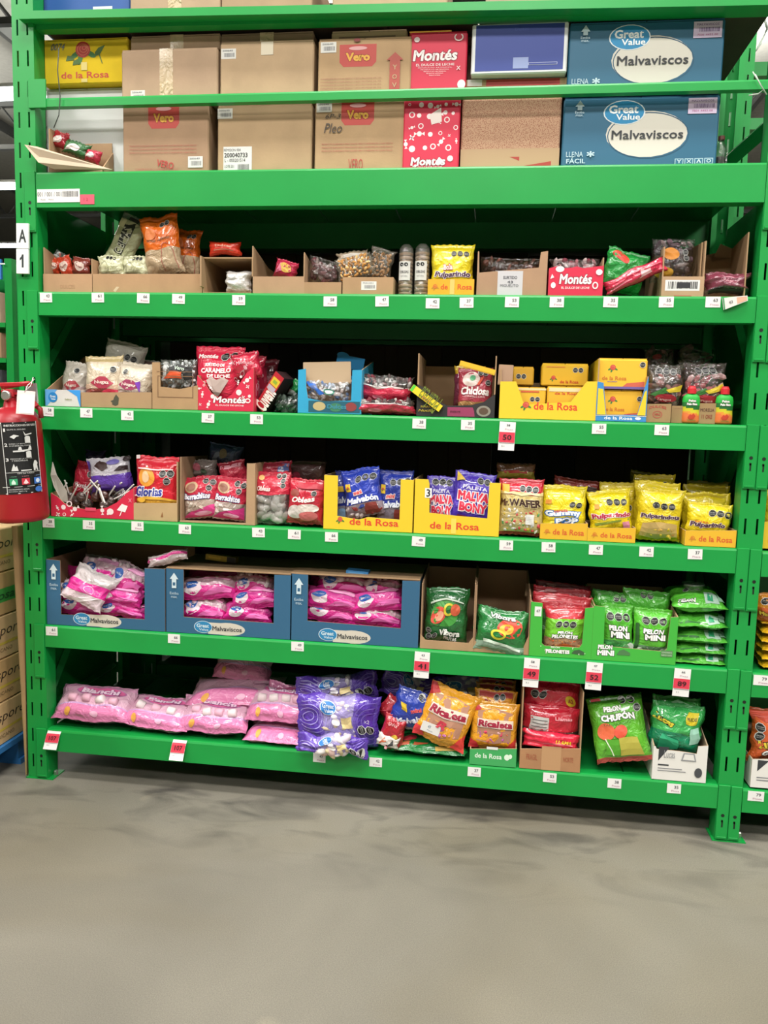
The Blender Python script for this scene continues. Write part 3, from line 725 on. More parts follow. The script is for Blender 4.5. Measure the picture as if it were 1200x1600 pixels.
m.build('carry_handle', M('#b0202a', 'paint'), fe, bevel=.002)
m = MB(); m.box(-.026, .05, -.011, .009, hb+.052, hb+.06); m.tube([(.03, 0, hb+.05), (.055, .0, hb+.042), (.085, .0, hb+.022), (.094, .0, hb+.01)], .009, 8); m.build('squeeze_lever', M('#a01c26', 'paint'), fe)
m = MB(); m.tube([(.02, .01, hb+.055), (.06, .015, hb+.03), (.1, .01, hb-.0), (.1, .01, hb-.03)], .009, 8); m.build('discharge_hose', M('#8f1d26', 'paint'), fe, smooth=True)
m = MB(); m.box(.02, .06, .06, .07, hb+.02, hb+.09); m.box(.03, .05, .01, .07, hb+.028, hb+.034); m.build('hanging_bracket', M('#c7cac8', 'metal'), fe)
cyl = lambda a0, a1: (lambda u, v, off=0: Vector(((Rr+.0006+off)*math.sin(a0+(a1-a0)*u), -(Rr+.0006+off)*math.cos(a0+(a1-a0)*u), (.102+v*.244))))
sL = cyl(-.76, 1.44); m = MB()
for i in range(18): m.add([sL(i/18, 0), sL((i+1)/18, 0), sL((i+1)/18, 1), sL(i/18, 1)], [(0, 1, 2, 3)])
lab = m.build('instruction_label', M('#17181a'), fe, fix=False); WL, HL = Rr*2.2, .235
ptx = lambda u: .42+.58*u
def icon(u, v, pts, col='#d4d4d2'): return ('P', [(ptx(u+a), v+b) for a, b in pts], col, {'cuts': 1})
items = [('R', .0, .985, 1, .995, '#dcdcda'), ('R', .0, .005, 1, .015, '#dcdcda'), ('R', .985, 0, .998, 1, '#dcdcda'), ('R', .41, .0, .42, 1, '#dcdcda'), ('R', .42, .30, .99, .306, '#dcdcda'), ('R', 0, .1, .99, .106, '#dcdcda'),
         ('T', 'INSTRUCCIONES DE USO', .71, .955, .5, .028, '#dcdcda', {'bold': .03}), ('T', '1', .46, .895, .03, .045, '#dcdcda'), ('T', 'QUITE EL SEGURO', .64, .897, .28, .02, '#dcdcda', {'bold': 0}),
         ('T', '2', .465, .69, .045, .045, '#dcdcda'), ('T', 'DIRIJA LA BOQUILLA', .68, .70, .33, .018, '#dcdcda', {'bold': 0}), ('T', 'A LA BASE DEL FUEGO', .68, .675, .33, .018, '#dcdcda', {'bold': 0}),
         ('T', '3', .465, .485, .045, .045, '#dcdcda'), ('T', 'PRESIONE LA MANIJA', .68, .492, .33, .018, '#dcdcda', {'bold': 0}), ('T', 'Y DESCARGUE', .65, .468, .24, .018, '#dcdcda', {'bold': 0}),
         ('T', 'TIPO DE FUEGO', .72, .288, .26, .016, '#dcdcda', {'bold': 0}),
         ('R', .47, .13, .59, .22, '#38a06c'), ('R', .65, .13, .77, .22, '#c22a3c'), ('R', .84, .13, .96, .22, '#3a6fc0'), ('P', [(.50, .14), (.56, .14), (.56, .17), (.53, .21), (.50, .17)], '#cfe6d8'), ('P', [(.67, .15), (.71, .14), (.75, .15), (.71, .21)], '#f0d2d4'), ('E', .90, .175, .035, .03, '#cfdcf0'),
         ('T', 'A  SÓLIDOS', .53, .25, .1, .014, '#8fd0ac', {'bold': 0}), ('T', 'B  LÍQUIDOS', .71, .25, .1, .014, '#e08a92', {'bold': 0}), ('T', 'C  ELÉCTRICO', .90, .25, .1, .014, '#8fb0e0', {'bold': 0}),
         ('T', 'MANTENIMIENTO ANUAL', .6, .07, .3, .016, '#dcdcda', {'bold': 0}), ('T', 'RECARGA ABC 6 kg', .58, .04, .26, .016, '#dcdcda', {'bold': 0}), ('E', .90, .055, .06, .04, '#3a6fc0'),
         icon(.3, .80, [(-.1, 0), (.0, -.03), (.06, .0), (.12, .005), (.12, .015), (.0, .03)]), icon(.62, .77, [(-.06, -.06), (.08, -.06), (.08, .02), (.04, .035), (-.02, .035), (-.06, .02)]), icon(.55, .83, [(-.02, .05), (.02, -.02), (.2, -.0), (.2, .015), (.04, .0)]),
         icon(.4, .60, [(-.15, -.01), (.1, -.01), (.3, .01), (.3, .025), (.0, .012), (-.15, .01)]), icon(.42, .625, [(-.05, -.01), (.05, -.01), (.03, .035), (-.02, .035)]), icon(.66, .63, [(-.05, -.02), (.05, -.02), (.04, .03), (.0, .045)]), icon(.62, .555, [(-.06, -.05), (.07, -.05), (.07, .03), (.02, .045), (-.06, .03)]),
         icon(.25, .35, [(-.08, -.02), (.09, -.02), (.06, .05), (.02, .03), (-.01, .08), (-.05, .03)]), icon(.78, .36, [(-.06, -.04), (-.02, -.04), (.0, .0), (.03, -.04), (.06, -.04), (.04, .04), (.06, .06), (.02, .1), (-.03, .1), (-.07, .04)]), icon(.5, .35, [(-.1, -.025), (.16, -.025), (.16, -.01), (-.1, -.01)])]
stick(lab, sL, WL, HL, items)
for o_ in lab.children: pass
p = atY(40, 629, -.235); q = MB(); Wt, Ht = .064, .078
pt = thing('inspection_tag', 'blank white inspection card in a clear sleeve tied to the extinguisher', 'tag', p, (R(-4), R(3), 0))
MB().box(-Wt/2, Wt/2, 0, .0012, -Ht/2, Ht/2).build('clear_sleeve', M('#e8d6d4'), pt)
MB().box(-Wt/2+.012, Wt/2-.001, -.0012, 0, -Ht/2+.004, Ht/2-.014).build('card', M('#f6f6f6'), pt)
m = MB(); m.tube([(-.006, 0, Ht/2-.004), (.012, .004, Ht/2+.018), (.006, .02, Ht/2+.036), (-.01, .05, Ht/2+.05), (-.016, .07, Ht/2+.046), (-.016, .03, Ht/2+.02), (-.006, .004, Ht/2-.004)], .0016, 5); m.build('tie', M('#d9cfcd'), pt, smooth=True)

# ------------------------------------------------------------------ left of the rack: carton stack on a blue pallet, slip sheet, far rack
sx = -.175
pal = thing('pallet', 'blue pallet on the floor under the carton stack at lower left', 'pallet', (sx-.45, -.35, 0))
blue = M('#2f6ea8', 'paint')
for y in (-.52, 0, .5): MB().box(-.5, .45, y-.05, y+.05, 0, .022).build('bottom_board', blue, pal)
for y in (-.52, 0, .5):
    for x in (-.45, 0, .38): MB().box(x-.06, x+.06, y-.05, y+.05, .022, .10).build('block', blue, pal)
for i in range(7): MB().box(-.5+.139*i, -.5+.139*i+.12, -.6, .58, .1, .122).build('deck_board', blue, pal)
col = ['#c9a878', '#c4a06c', '#cbab7c', '#bf9c68', '#c9a878']
hh = .107
for i in range(5):
    H = .107*1.0; z0 = .1225+i*(hh+.001)*1.55; H = hh*1.55
    for j, (ya, yb2) in enumerate(((-.93, -.36), (-.355, .22))):
        p = ['lowest', 'second', 'third', 'fourth', 'top'][i]; e = ('nearer', 'farther')[j]
        t = thing('carton', '%s kraft carton of the stack on the blue pallet, %s column' % (p, e), 'box', (sx-.29, (ya+yb2)/2, z0), (0, 0, 0))
        D = yb2-ya; W = .56; m = MB(); m.box(-W/2, W/2, -D/2, D/2, 0, H-.002); m.build('carton_body', M(col[i], 'card'), t, bevel=.004)
        m = MB(); m.box(-.02, .02, -D/2, D/2, H-.002, H-.001); m.build('packing_tape', M('#d8c49c'), t)
        g = '#3f8a3a' if i == 3 else '#4a3a2a'
        its = [('T', 'La Azinaspore' if i != 3 else 'Mazapan', .5, .62, .75, .3, '#3a3028', {'bold': .0, 'shear': .25}), ('R', .03, .32, .97, .38, '#c8b048'), ('T', 'PRODUCTO MEXICANO', .5, .2, .5, .09, '#6a5a3a', {'bold': 0})]
        if i == 3: its = [('R', .0, .3, 1, .62, '#3f9a44'), ('T', 'De la Rosa', .5, .46, .6, .2, '#23502a', {'shear': .2})]
        stick(t, lambda u, v, off=0, W=W, D=D, H=H: Vector((W/2+off, (u-.5)*D, v*H)), D, H, its)
a, b, c, d = atY(18, 822, -.02), atY(36, 822, .03), atY(43.5, 1211, .03), atY(40, 1211, -.02)
m = MB(); th = Vector((0, .006, 0)); m.add([a, b, c, d, a+th, b+th, c+th, d+th], [(0, 1, 2, 3), (7, 6, 5, 4), (0, 4, 5, 1), (1, 5, 6, 2), (2, 6, 7, 3), (3, 7, 4, 0)])
tag(m.build('cardboard_sheet', M('#a9855c', 'card')), 'tall narrow brown cardboard sheet wedged between carton stack and left post', 'cardboard')

fr = thing('shelving', 'distant green shelving end with blue topper at the far left edge', 'shelving', (-2.75, 3.2, 0))
q0 = atY(10, 405, 3.2); FX, FZ = q0.x+2.75, q0.z
px_m = FPX/(3.2-CAM.y)
m = MB(); m.box(FX+.0, FX+.06, -.03, .03, 0, FZ); m.box(FX+.10, FX+.16, -.03, .03, 0, FZ-.08); m.box(FX-.9, FX+.0, .2, .26, 0, FZ); m.build('upright', GREEN, fr)
for zz in (602, 560, 505):
    z = atY(5, zz, 3.2).z; MB().box(FX-.9, FX, -.04, .26, z-.035, z).build('shelf_board', GREEN, fr)
MB().box(FX-.9, FX-.015, -.05, -.03, FZ-.16, FZ-.01).build('topper', M('#3d7fd0'), fr)
MB().box(FX-.02, FX+.02, -.052, -.05, FZ-.05, FZ-.04).build('arrow_mark', M('#e8f0ee'), fr)
for i, (zz, hh_, c_) in enumerate(((602, .12, '#3a3a40'), (602, .12, '#a83a34'), (560, .2, '#b08a6a'), (505, .2, '#9a6a5a'), (505, .24, '#c9a890'), (560, .16, '#c4a888'))):
    z = atY(5, zz, 3.2).z; x = -2.75+FX-.12-.13*(i % 2)
    t = thing('carton', ['dark', 'red', 'brown', 'russet', 'pale pink', 'pale tan'][i]+' pack on the distant shelving at the left edge', 'box', (x, 3.26, z+.001))
    m = MB(); m.box(-.055, .055, -.06, .06, 0, hh_); m.build('carton_body', M(c_, 'card'), t, bevel=.006); MB().box(-.04, .04, -.0615, -.06, hh_*.3, hh_*.6).build('print_panel', M('#d8d4cc'), t)

# seen through the frames at upper right
m = MB(); a = atY(1122, 258, .66); 
br = MB(); br.tube([atY(1128, 262, .45), atY(1215, 185, -.0+.2)], .03, 4); br.build('frame_brace', GREEN_D, rack)
fb = thing('pallet_rack', 'distant green frame with cross beams behind the upper right opening', 'rack', (0, 3.0, 0))
z1 = atY(1180, 101, 3.0).z; z2 = atY(1180, 188, 3.0).z; xL = atY(1150, 140, 3.0).x; xR = atY(1235, 140, 3).x
m = MB(); m.box(xL, xR+.6, -.04, .04, z1-.085, z1); m.build('front_beam', GREEN, fb)
m = MB(); m.box(xL, xR+.6, -.04, .04, z2-.07, z2); m.build('front_beam', GREEN, fb)
m = MB(); m.box(xR-.13, xR-.02, -.05, .05, 0, 4.4); m.build('upright', GREEN, fb)
m = MB(); m.box(xL-.3, xL-.2, -.05, .05, 0, 4.4); m.build('upright', GREEN, fb)
cb = MB(); cb.tube([atY(1192, 22, .9), atY(1199, 45, .9), atY(1188, 68, .9), atY(1173, 92, .9), atY(1170, 118, .9)], .005, 5)
tag(cb.build('cable', M('#b9c4b8'), smooth=True), 'pale cable hanging behind the upper right corner of the rack', 'cable')
wr = MB(); wr.tube([atY(1176, 112, -.02), atY(1186, 128, -.02), atY(1193, 140, -.02), atY(1184, 147, -.02), atY(1170, 149, -.02)], .002, 4); wr.tube([atY(1198, 148, -.02), atY(1188, 132, -.02), atY(1180, 116, -.02)], .002, 4)
tag(wr.build('wire', M('#b9c8b8'), smooth=True), 'pale tie wire knotted round the right end of the safety rail', 'wire')

# ================================================================== storage level (K0)
def montes_print(u=.5, v=.62, w=.82, h=.2, sub=True, col='#f3e9e8'):
    r = [('T', 'Montés', u, v, w, h, col, {'bold': .035, 'shear': .12, 'out': '#8c1028', 'ow': .05})]
    if sub: r.append(('T', 'EL DULCE DE LECHE', u, v-h*.85, w*.86, h*.22, col, {'bold': .01}))
    return r
def rosa_print(u, v, w, h, col='#d8512c', rose=True, W=None):
    r = [('T', 'de la Rosa', u+(w*.14 if rose else 0), v, w, h, col, {'bold': .012})]
    return r
PINK = '#d02545'
def sticker(u, v, w=.13, h=.13, txt='200640'):
    return [('R', u-w/2, v-h/2, u+w/2, v+h/2, '#d8d6d0', {'name': 'shipping_sticker', 'n': 1}), ('B', u+w*.05, v-h*.12, w*.7, h*.4, '#555560'), ('T', txt, u-w*.05, v+h*.3, w*.7, h*.16, '#555560', {'bold': 0})]
d0 = .03
c, W, H = carton('tall white carton at upper left, under the yellow rose box', (73, 200, 140, 268), 0, .10, .46, '#d6d8d6', kind='print')
zc = KZ[0]+H+.006
c, W2, H2 = carton('yellow de la Rosa carton with a red rose, on the white carton', (66, 200, 49, 139), 0, .07, .42, '#e3c11f', [
    ('T', 'de la Rosa', .5, .2, .56, .15, '#c8452a', {'bold': .02}), ('F', .48, .77, .045), ('P', [(.62, .6), (.68, .66), (.74, .86), (.66, .8), (.62, .7)], '#4a6a2a'), ('P', [(.66, .66), (.70, .44), (.71, .44), (.675, .66)], '#4a6a2a'),
    ('P', [(.28, .52), (.38, .54), (.36, .62), (.3, .64)], '#4a6a2a'), ('P', [(.36, .42), (.45, .45), (.42, .56), (.37, .52)], '#4a6a2a'), ('T', '0074', .19, .84, .17, .16, '#6a6a64', {'shear': .4}), ('R', .46, .03, .53, .11, '#e4cf7c', {'name': 'tape_patch'}), ('R', .46, .3, .53, .48, '#e4cf7c', {'name': 'tape_patch'})], z=zc)
carton('blue carton at the very top left, above the yellow rose box', (66, 203, -60, 21), 0, .10, .36, '#27569c', [('R', .62, .02, .8, .14, '#d5dadf', {'name': 'shipping_sticker'}), ('R', .58, .26, .8, .34, '#d5dadf', {'name': 'shipping_sticker'})], z='deck', kind='print')
# open carton with a flap hanging out in front
p = atY(118, 262, .05)
t = tray('torn brown carton of red and green candy at upper left, flap hanging out', (76, 160, 266), 0, .008, .085, KRAFT2, prof=[(0, 244), (.5, 250), (1, 262)], left=(200, 196), right=(262, 226), back=212, name='open_carton')
a = [atY(38, 226, -.05), atY(58, 229, -.02), atY(176, 265, .012), atY(84, 264, -.014), atY(60, 254, -.035)]
m = MB(); q = Vector((0, .004, -.0)); m.add(a+[v+q for v in a], [(0, 1, 2, 3, 4), (9, 8, 7, 6, 5)]+[(i, (i+1) % 5, 5+(i+1) % 5, 5+i) for i in range(5)])
fl_ = m.build('flap', M('#c6b49c', 'card'), t); fl_.matrix_parent_inverse = Matrix.Translation(-Vector(t.location))
for i, (cx, cy, w_, h_, cl, lb) in enumerate(((92, 219, 26, 26, '#a8182c', 'red candy bag at the left in the torn carton'), (120, 232, 44, 24, '#2f6a38', 'green and white candy bag in the torn carton'), (146, 244, 26, 20, '#c02a48', 'small pink candy bag at the right in the torn carton'))):
    BC(lb, (cx, cy, w_, h_), .05, .035, [(1, cl)], [('E', .5, .5, .22, .22, '#e8dcd8'), ('P', [(.1, .2), (.4, .3), (.3, .6)], '#d8d4c8')], roll=18)

def vero(u=.52, v=.83, txt=True, s=1.0):
    r = [('P', [(u-.18*s, v+.17*s), (u+.18*s, v+.17*s), (u+.18*s, v-.1*s), (u+.14*s, v-.17*s), (u-.14*s, v-.17*s), (u-.18*s, v-.1*s)], '#b8443c', {'cuts': 0, 'name': 'printed_badge'}),
         ('T', 'Vero', u, v-.02*s, .24*s, .13*s, '#e0a83c', {'bold': .05, 'out': '#8c2420', 'ow': .05}), ('E', u, v+.11*s, .09*s, .03*s, '#d8a0a0')]
    if txt:
        for j in range(3): r.append(('T', 'PRODUCTO ELABORADO PARA DULCES VERO CONSERVESE EN LUGAR FRESCO', .47, .40-.05*j, .78, .022, '#a8584a', {'bold': 0}))
    return r
c, W, H = carton('brown Vero carton at the lower left of the storage row, red badge at its top', (192, 326, 163, 268), 0, .04, .45, KRAFT2,
    vero(.48, .82)+sticker(.85, .16, .17, .16)+[('T', 'VERO', .5, .13, .2, .1, '#b03a34', {'rot': -12}), ('T', 'CONSERVESE EN LUGAR FRESCO Y SECO', .4, .06, .5, .03, '#a8584a', {'bold': 0})])
z = KZ[0]+H+.008
c, W, H = carton('plain kraft carton with tape down its middle and a sticker, on the left Vero carton', (190, 340, 78, 157), 0, .035, .45, '#b0947a', sticker(.17, .12, .15, .2), z=z, tape=(.47, .0))
carton('kraft carton behind the taped one, its taped end just showing', (204, 344, 50, 80), 0, .06, .4, '#ab8f74', z=z+H+.006, tape=(.52, .0))
carton('kraft carton at the very top, second from the left, tape on its face', (203, 344, -60, 21), 0, .07, .38, '#b0947a', z='deck', tape=(.5, .0))
c, W, H = carton('brown carton with a large white address label, lower row of storage', (340, 487, 164, 268), 0, .045, .45, '#b09472',
    sticker(.08, .88, .16, .15)+[('R', .065, .02, .37, .39, '#d8d8d4', {'name': 'shipping_label'}), ('T', 'REMISION 004', .16, .34, .18, .04, '#444444', {'bold': 0}), ('T', '200040733', .20, .265, .25, .07, '#333333'), ('T', 'L - 000201514', .19, .19, .22, .05, '#333333', {'bold': 0}), ('B', .28, .08, .12, .1, '#444444'), ('T', 'LOTE 201', .13, .1, .1, .04, '#444444', {'bold': 0})])
z = KZ[0]+H+.008
c, W, H = carton('plain kraft carton with a small sticker, on the carton with the address label', (344, 490, 66, 157), 0, .04, .45, '#b89c7c', sticker(.09, .82, .16, .17)+[('R', .44, .78, .57, 1.0, '#d6cab4', {'name': 'tape_patch'})], z=z)
carton('kraft carton set back above the stickered one, dented lid', (345, 490, 48, 66), 0, .06, .36, '#8e765e', z=z+H+.006, tape=(.5, .0))
carton('kraft carton at the very top, third from the left', (346, 488, -60, 12), 0, .07, .38, '#a88c70', z='deck')
c, W, H = carton('brown Vero carton with handwriting in its corner, lower row', (492, 634, 160, 266), 0, .045, .45, KRAFT,
    vero(.47, .84)+sticker(.1, .93, .17, .14)+[('T', '6P-3', .2, .8, .17, .07, '#4a4038', {'bold': 0, 'shear': .3}), ('T', 'Pleo', .21, .63, .2, .14, '#4a4038', {'bold': 0, 'shear': .3}), ('T', 'VERO', .46, .1, .16, .16, '#a83c34', {'bold': 0})])
z = KZ[0]+H+.008
c, W, H = carton('brown Vero carton with an upright red arrow, upper row', (497, 642, 61, 156), 0, .035, .45, KRAFT,
    vero(.43, .72, False, 1.1)+sticker(.11, .87, .17, .18)+[('T', 'CONSERVESE EN LUGAR FRESCO Y SECO PROTEJASE DEL SOL', .36, .33-.055*j, .66, .028, '#8a4a3c', {'bold': 0}) for j in range(5)]
    + [('P', [(.74, .62), (.83, .75), (.92, .62), (.885, .62), (.885, .1), (.775, .1), (.775, .62)], '#a8483c', {'cuts': 0, 'name': 'printed_arrow'}), ('T', 'Y', .83, .5, .05, .08, '#b39470'), ('T', 'O', .83, .34, .05, .08, '#b39470'), ('T', 'V', .83, .2, .05, .08, '#b39470'), ('E', .42, .97, .035, .03, '#7a241e')], z=z)
carton('pale kraft carton behind the upper Vero carton, its end dented', (518, 636, 38, 70), 0, .06, .3, '#c4aa88', [('R', .1, .0, .85, .45, '#8c7460', {'name': 'printed_patch'})], z=z+H+.006)
carton('kraft carton at the very top, above the upper Vero carton', (520, 700, -60, 6), 0, .07, .38, '#b39a7c', z='deck')
c, W, H = carton('red Montés carton standing in the lower row, white candy print', (630, 718, 156, 266), 0, .035, .34, PINK,
    [('D', 34, 5, '#f0dede', {'size': .009, 'box': (.05, .3, .95, .95)})]+montes_print(.46, .12, .62, .12)[:1]+[('T', 'EL DULCE DE LECHE', .46, .035, .5, .03, '#f0dede', {'bold': 0}), ('P', [(.46, .78), (.66, .88), (.68, .68), (.5, .64)], '#e6d8d2', {'cuts': 0, 'name': 'tape_patch'}), ('D', 4, 9, '#f0dede', {'size': .009, 'box': (.1, .05, .9, .2)})], kind='print')
z = KZ[0]+H+.006
c, W, H = carton('red Montés carton on the lower red one, large white Montés lettering', (640, 729, 52, 154), 0, .042, .34, PINK,
    montes_print(.45, .66, .78, .17)+[('T', 'PRODUCTO ARTESANAL', .45, .47-.03*j, .6-.1*j, .014, '#f0dede', {'bold': 0}) for j in range(5)]+[('G', .85, .92, .08, .06, .004, '#f0dede'), ('E', .12, .9, .05, .04, '#f0dede'), ('E', .92, .2, .07, .07, '#f0dede'), ('T', 'X', .86, .45, .07, .06, '#f0dede'),
    ('P', [(.15, .07), (.2, .14), (.25, .07)], '#f0dede'), ('E', .36, .1, .04, .035, '#f0dede'), ('E', .52, .08, .05, .03, '#f0dede'), ('G', .7, .1, .05, .045, .004, '#f0dede')], z=z, kind='print')
carton('orange and yellow carton peeking over the upper red Montés carton', (640, 706, 37, 52), 0, .07, .25, '#c8452e', [('R', 0, .72, 1, .98, '#e0b030'), ('G', .5, .2, .1, .2, .004, '#e8c8a0'), ('E', .85, .3, .05, .08, '#e8d8d0')], z=z+H+.006, kind='print')
c, W, H = carton('dark brown carton with white speckled grain print, lower row', (721, 876, 136, 265), 0, .05, .45, '#c09a7e',
    [('P', [(.12, .0), (.12, .06), (.4, .17), (.62, .17), (.8, .08), (.8, .0)], '#7a6450', {'name': 'printed_patch'}), ('R', .0, .0, 1, .26, '#b39470', {'name': 'plain_band'}), ('P', [(.5, .16), (.6, .16), (.6, .11)], '#a8382c'), ('P', [(.02, .0), (.5, .02), (.92, .10), (.92, .0)], '#a8382c')], kind='speck', lid=False)
z = KZ[0]+H+.003
c, W, H = carton('low brown carton with a red printed strip, on the speckled carton', (724, 888, 123, 137), 0, .06, .4, KRAFT, [('R', .22, .1, .92, .9, '#b83a38'), ('R', .04, .2, .18, .95, '#d8d6d0', {'name': 'shipping_sticker'})], z=z, lid=False)
z2 = z+H+.002
c, W, H = carton('dark blue carton framed in white, standing on the red striped carton', (737, 887, 26, 124), 0, .03, .06, '#d8dcdc', [('R', .04, .06, .96, .97, '#2b3f8e', {'name': 'blue_panel'}), ('T', 'Dulces', .52, .88, .14, .07, '#3f55a4', {'bold': 0}), ('R', .44, .1, .60, .32, '#8d9cc8', {'name': 'tape_patch'}), ('R', .6, .16, .9, .21, '#b8c0d8'), ('R', .605, .168, .895, .202, '#2b3f8e')], z=z2, kind='print', lid=False)
carton('dark carton with sideways black figures, between red Montés and blue cartons', (719, 740, 30, 130), 0, .12, .3, '#6a4a3c', [('T', '086', .5, .75, .9, .14, '#1a1512', {'rot': 90})], z=KZ[0]+.27)
GVB = '#23617f'
def gv_big(v=.5):
    arrow = [('T', 'Estiba', .105, .80, .06, .035, '#b8d0d8', {'bold': 0}), ('T', 'max.', .105, .755, .05, .025, '#b8d0d8', {'bold': 0}), ('P', [(.075, .88), (.105, .97), (.135, .88), (.12, .88), (.12, .83), (.09, .83), (.09, .88)], '#b8d0d8', {'cuts': 0, 'name': 'printed_arrow'})]
    return [('E', .545, .48, .262, .33, '#d2cec2', {'name': 'oval_panel'}), ('G', .555, .46, .262, .33, .003, '#174d6a'), ('E', .395, .79, .135, .175, '#dce6ea', {'name': 'brand_oval'}), ('E', .395, .79, .127, .163, '#1b86b8', {'name': 'brand_oval'}),
            ('T', 'Great', .39, .835, .19, .12, '#eef4f4', {'bold': .03}), ('T', 'Value', .42, .725, .155, .085, '#eef4f4', {'bold': .02}), ('T', 'Malvaviscos', .55, .47, .46, .13, '#2c3034', {'bold': .015}),
            ('R', .80, .75, .98, .97, '#d9c6e2', {'name': 'shipping_sticker'}), ('T', 'MALVAVISCOS', .89, .93, .14, .03, '#6a4a8a', {'bold': 0}), ('B', .9, .86, .13, .06, '#5a3a7a'), ('T', '7501 4452 00', .89, .79, .13, .025, '#b0508a', {'bold': 0}),
            ('T', 'LLENA', .085, .20, .11, .075, '#b8d0d8', {'bold': 0}), ('T', 'FÁCIL', .095, .11, .125, .085, '#b8d0d8', {'bold': .02}), ('T', '*', .19, .2, .05, .09, '#b8d0d8')] + arrow + [
            x for i in range(4) for x in (('R', .735+.062*i, .03, .79+.062*i, .115, '#a8c6d0', {'name': 'handling_mark', 'n': 1}), ('R', .74+.062*i, .04, .785+.062*i, .105, '#2b6a88', {'name': 'handling_mark', 'n': 1}), ('T', 'YX^O'[i], .7625+.062*i, .073, .03, .05, '#c8dce2'))]
c, W, H = carton('lower of two blue Great Value Malvaviscos cartons at the upper right', (879, 1122, 153, 264), 0, .042, .4, GVB, gv_big(), kind='print')
c2, W, H2_ = carton('upper of two blue Great Value Malvaviscos cartons, lilac sticker in its corner', (888, 1130, 28, 152), 0, .042, .4, GVB, gv_big(), z=KZ[0]+H+.008, kind='print')
carton('pale carton at the very top right, above the blue cartons', (760, 1090, -60, -3), 0, .07, .38, '#a89880', z='deck')
p = atY(1125, 250, .1); bt = thing('bottle', 'clear dark bottle beside the lower Malvaviscos carton at upper right', 'bottle', (p.x, .1, KZ[0]+.001))
MB().lathe([(.02, 0), (.022, .008), (.022, .06), (.017, .078), (.009, .092), (.009, .1)], 14).build('bottle_body', M('#31402f', 'film'), bt, smooth=True); MB().lathe([(.018, .003), (.0185, .045)], 12).build('contents', M('#1a201a'), bt); MB().lathe([(.0105, .1), (.0105, .112)], 12).build('cap', M('#5a2a22'), bt)
p = atY(1178, 255, .3); tag(MB().box(-.05, .04, 0, .1, 0, .024).box(-.03, .02, -.001, 0, .006, .018).build('paper_packet', M('#e4e6e4'), loc=(p.x, .3, KZ[0]+.001), bevel=.003), 'small white packet lying at the far right end of the storage level', 'packet')

# ================================================================== shelf 1
SH = .03
RW = [('E', .5, .5, .3, .25, '#e8ded8')]
tray('low kraft tray of red wrapped sweets, first from the left on the top shelf', (68, 144, 457), 1, .02, .3, '#b48e6c', [('T', 'DULCES', .5, .3, .3, .2, '#a57e5c', {'bold': 0})], yf=428, left=(386, 415), right=(404, 404), back=410)
for cx, cy, w_, h_, cl, rl, lb in ((84, 416, 22, 26, '#d24a2a', 20, 'red sweet bag at the left in the first tray of the top shelf'), (103, 417, 22, 36, '#d84a30', -15, 'red sweet bag in the middle of the first tray of the top shelf'), (127, 417, 30, 30, '#8a3a30', 8, 'dark red sweet bag at the right in the first tray of the top shelf')):
    BC(lb, (cx, cy, w_, h_), .09, .035, [(1, cl)], [('E', .5, .5, .3, .22, '#e5cdc0'), ('T', 'Dulce', .5, .5, .4, .1, '#8a2a20')], roll=rl)
BC('clear sweet bag with silvery wrappers in the first tray of the top shelf', (91, 409, 30, 30), .12, .035, [(1, '~d8d8d4')], roll=35, lumps=[(.1, .1, .9, .9, 14, .009, ['#d8d8d6', '#b8b8b6', '#d8644a'], 'sweets')])
tray('kraft tray of cream wafer packs, second on the top shelf', (145, 234, 459), 1, .02, .3, '#b08c68', [('P', [(.40, .02), (.47, .3), (.42, .32), (.36, .1)], '#cbb394', {'name': 'torn_patch'})], yf=428, back=425)
for cx, cy, lb in ((171, 416, 'cream wafer pack with black seals, left of two in the second tray'), (213, 418, 'cream wafer pack with black seals, right of two in the second tray')):
    BC(lb, (cx, cy, 44, 34), .07, .04, [(1, '#d3d3ae')], [('O', .58, .82, .013, 3, {'plate': '#bcbca0'}), ('G', .3, .42, .18, .26, .003, '#a8a888'), ('R', .12, .22, .85, .25, '#9a9a70'), ('T', 'Oblea', .55, .42, .4, .16, '#b8b88c', {'bold': 0})], roll=3 if cx > 200 else -2)
BC('clear green wafer bag leaning with a dark band of white letters, top shelf', (195, 377, 46, 80), .13, .03, [(.88, '#bcbf93'), (1, '~b8c0b4')], [('R', .26, .05, .62, .95, '#2a2c22'), ('T', 'OBLEAS', .44, .48, .9, .2, '#c8c8b0', {'rot': 90, 'bold': .01}), ('R', .04, .7, .26, .86, '#d2d0a2')], roll=27)
tray('kraft tray of round wafers in orange topped bags, third on the top shelf', (234, 316, 459), 1, .02, .3, '#ae8a66', yf=428, back=425)
for cx, cy, w_, h_, rl, d_, lb in ((250, 384, 62, 90, -8, .07, 'orange topped wafer bag, front one in the third tray of the top shelf'), (292, 396, 44, 72, 4, .15, 'orange topped wafer bag behind the front one, third tray of the top shelf')):
    BC(lb, (cx, cy, w_, h_), d_, .06, [(.42, '#c0a888'), (1, '#e06a1a')], [('O', .70, .83, .017, 2), ('T', 'obleas rellenas', .52, .58, .62, .05, '#7a4a18'), ('G', .7, .2, .2, .3, .002, '#a8504a'), ('E', .3, .68, .16, .1, '#e8854a')], roll=rl, seal=(.03, .08), wr=.006)
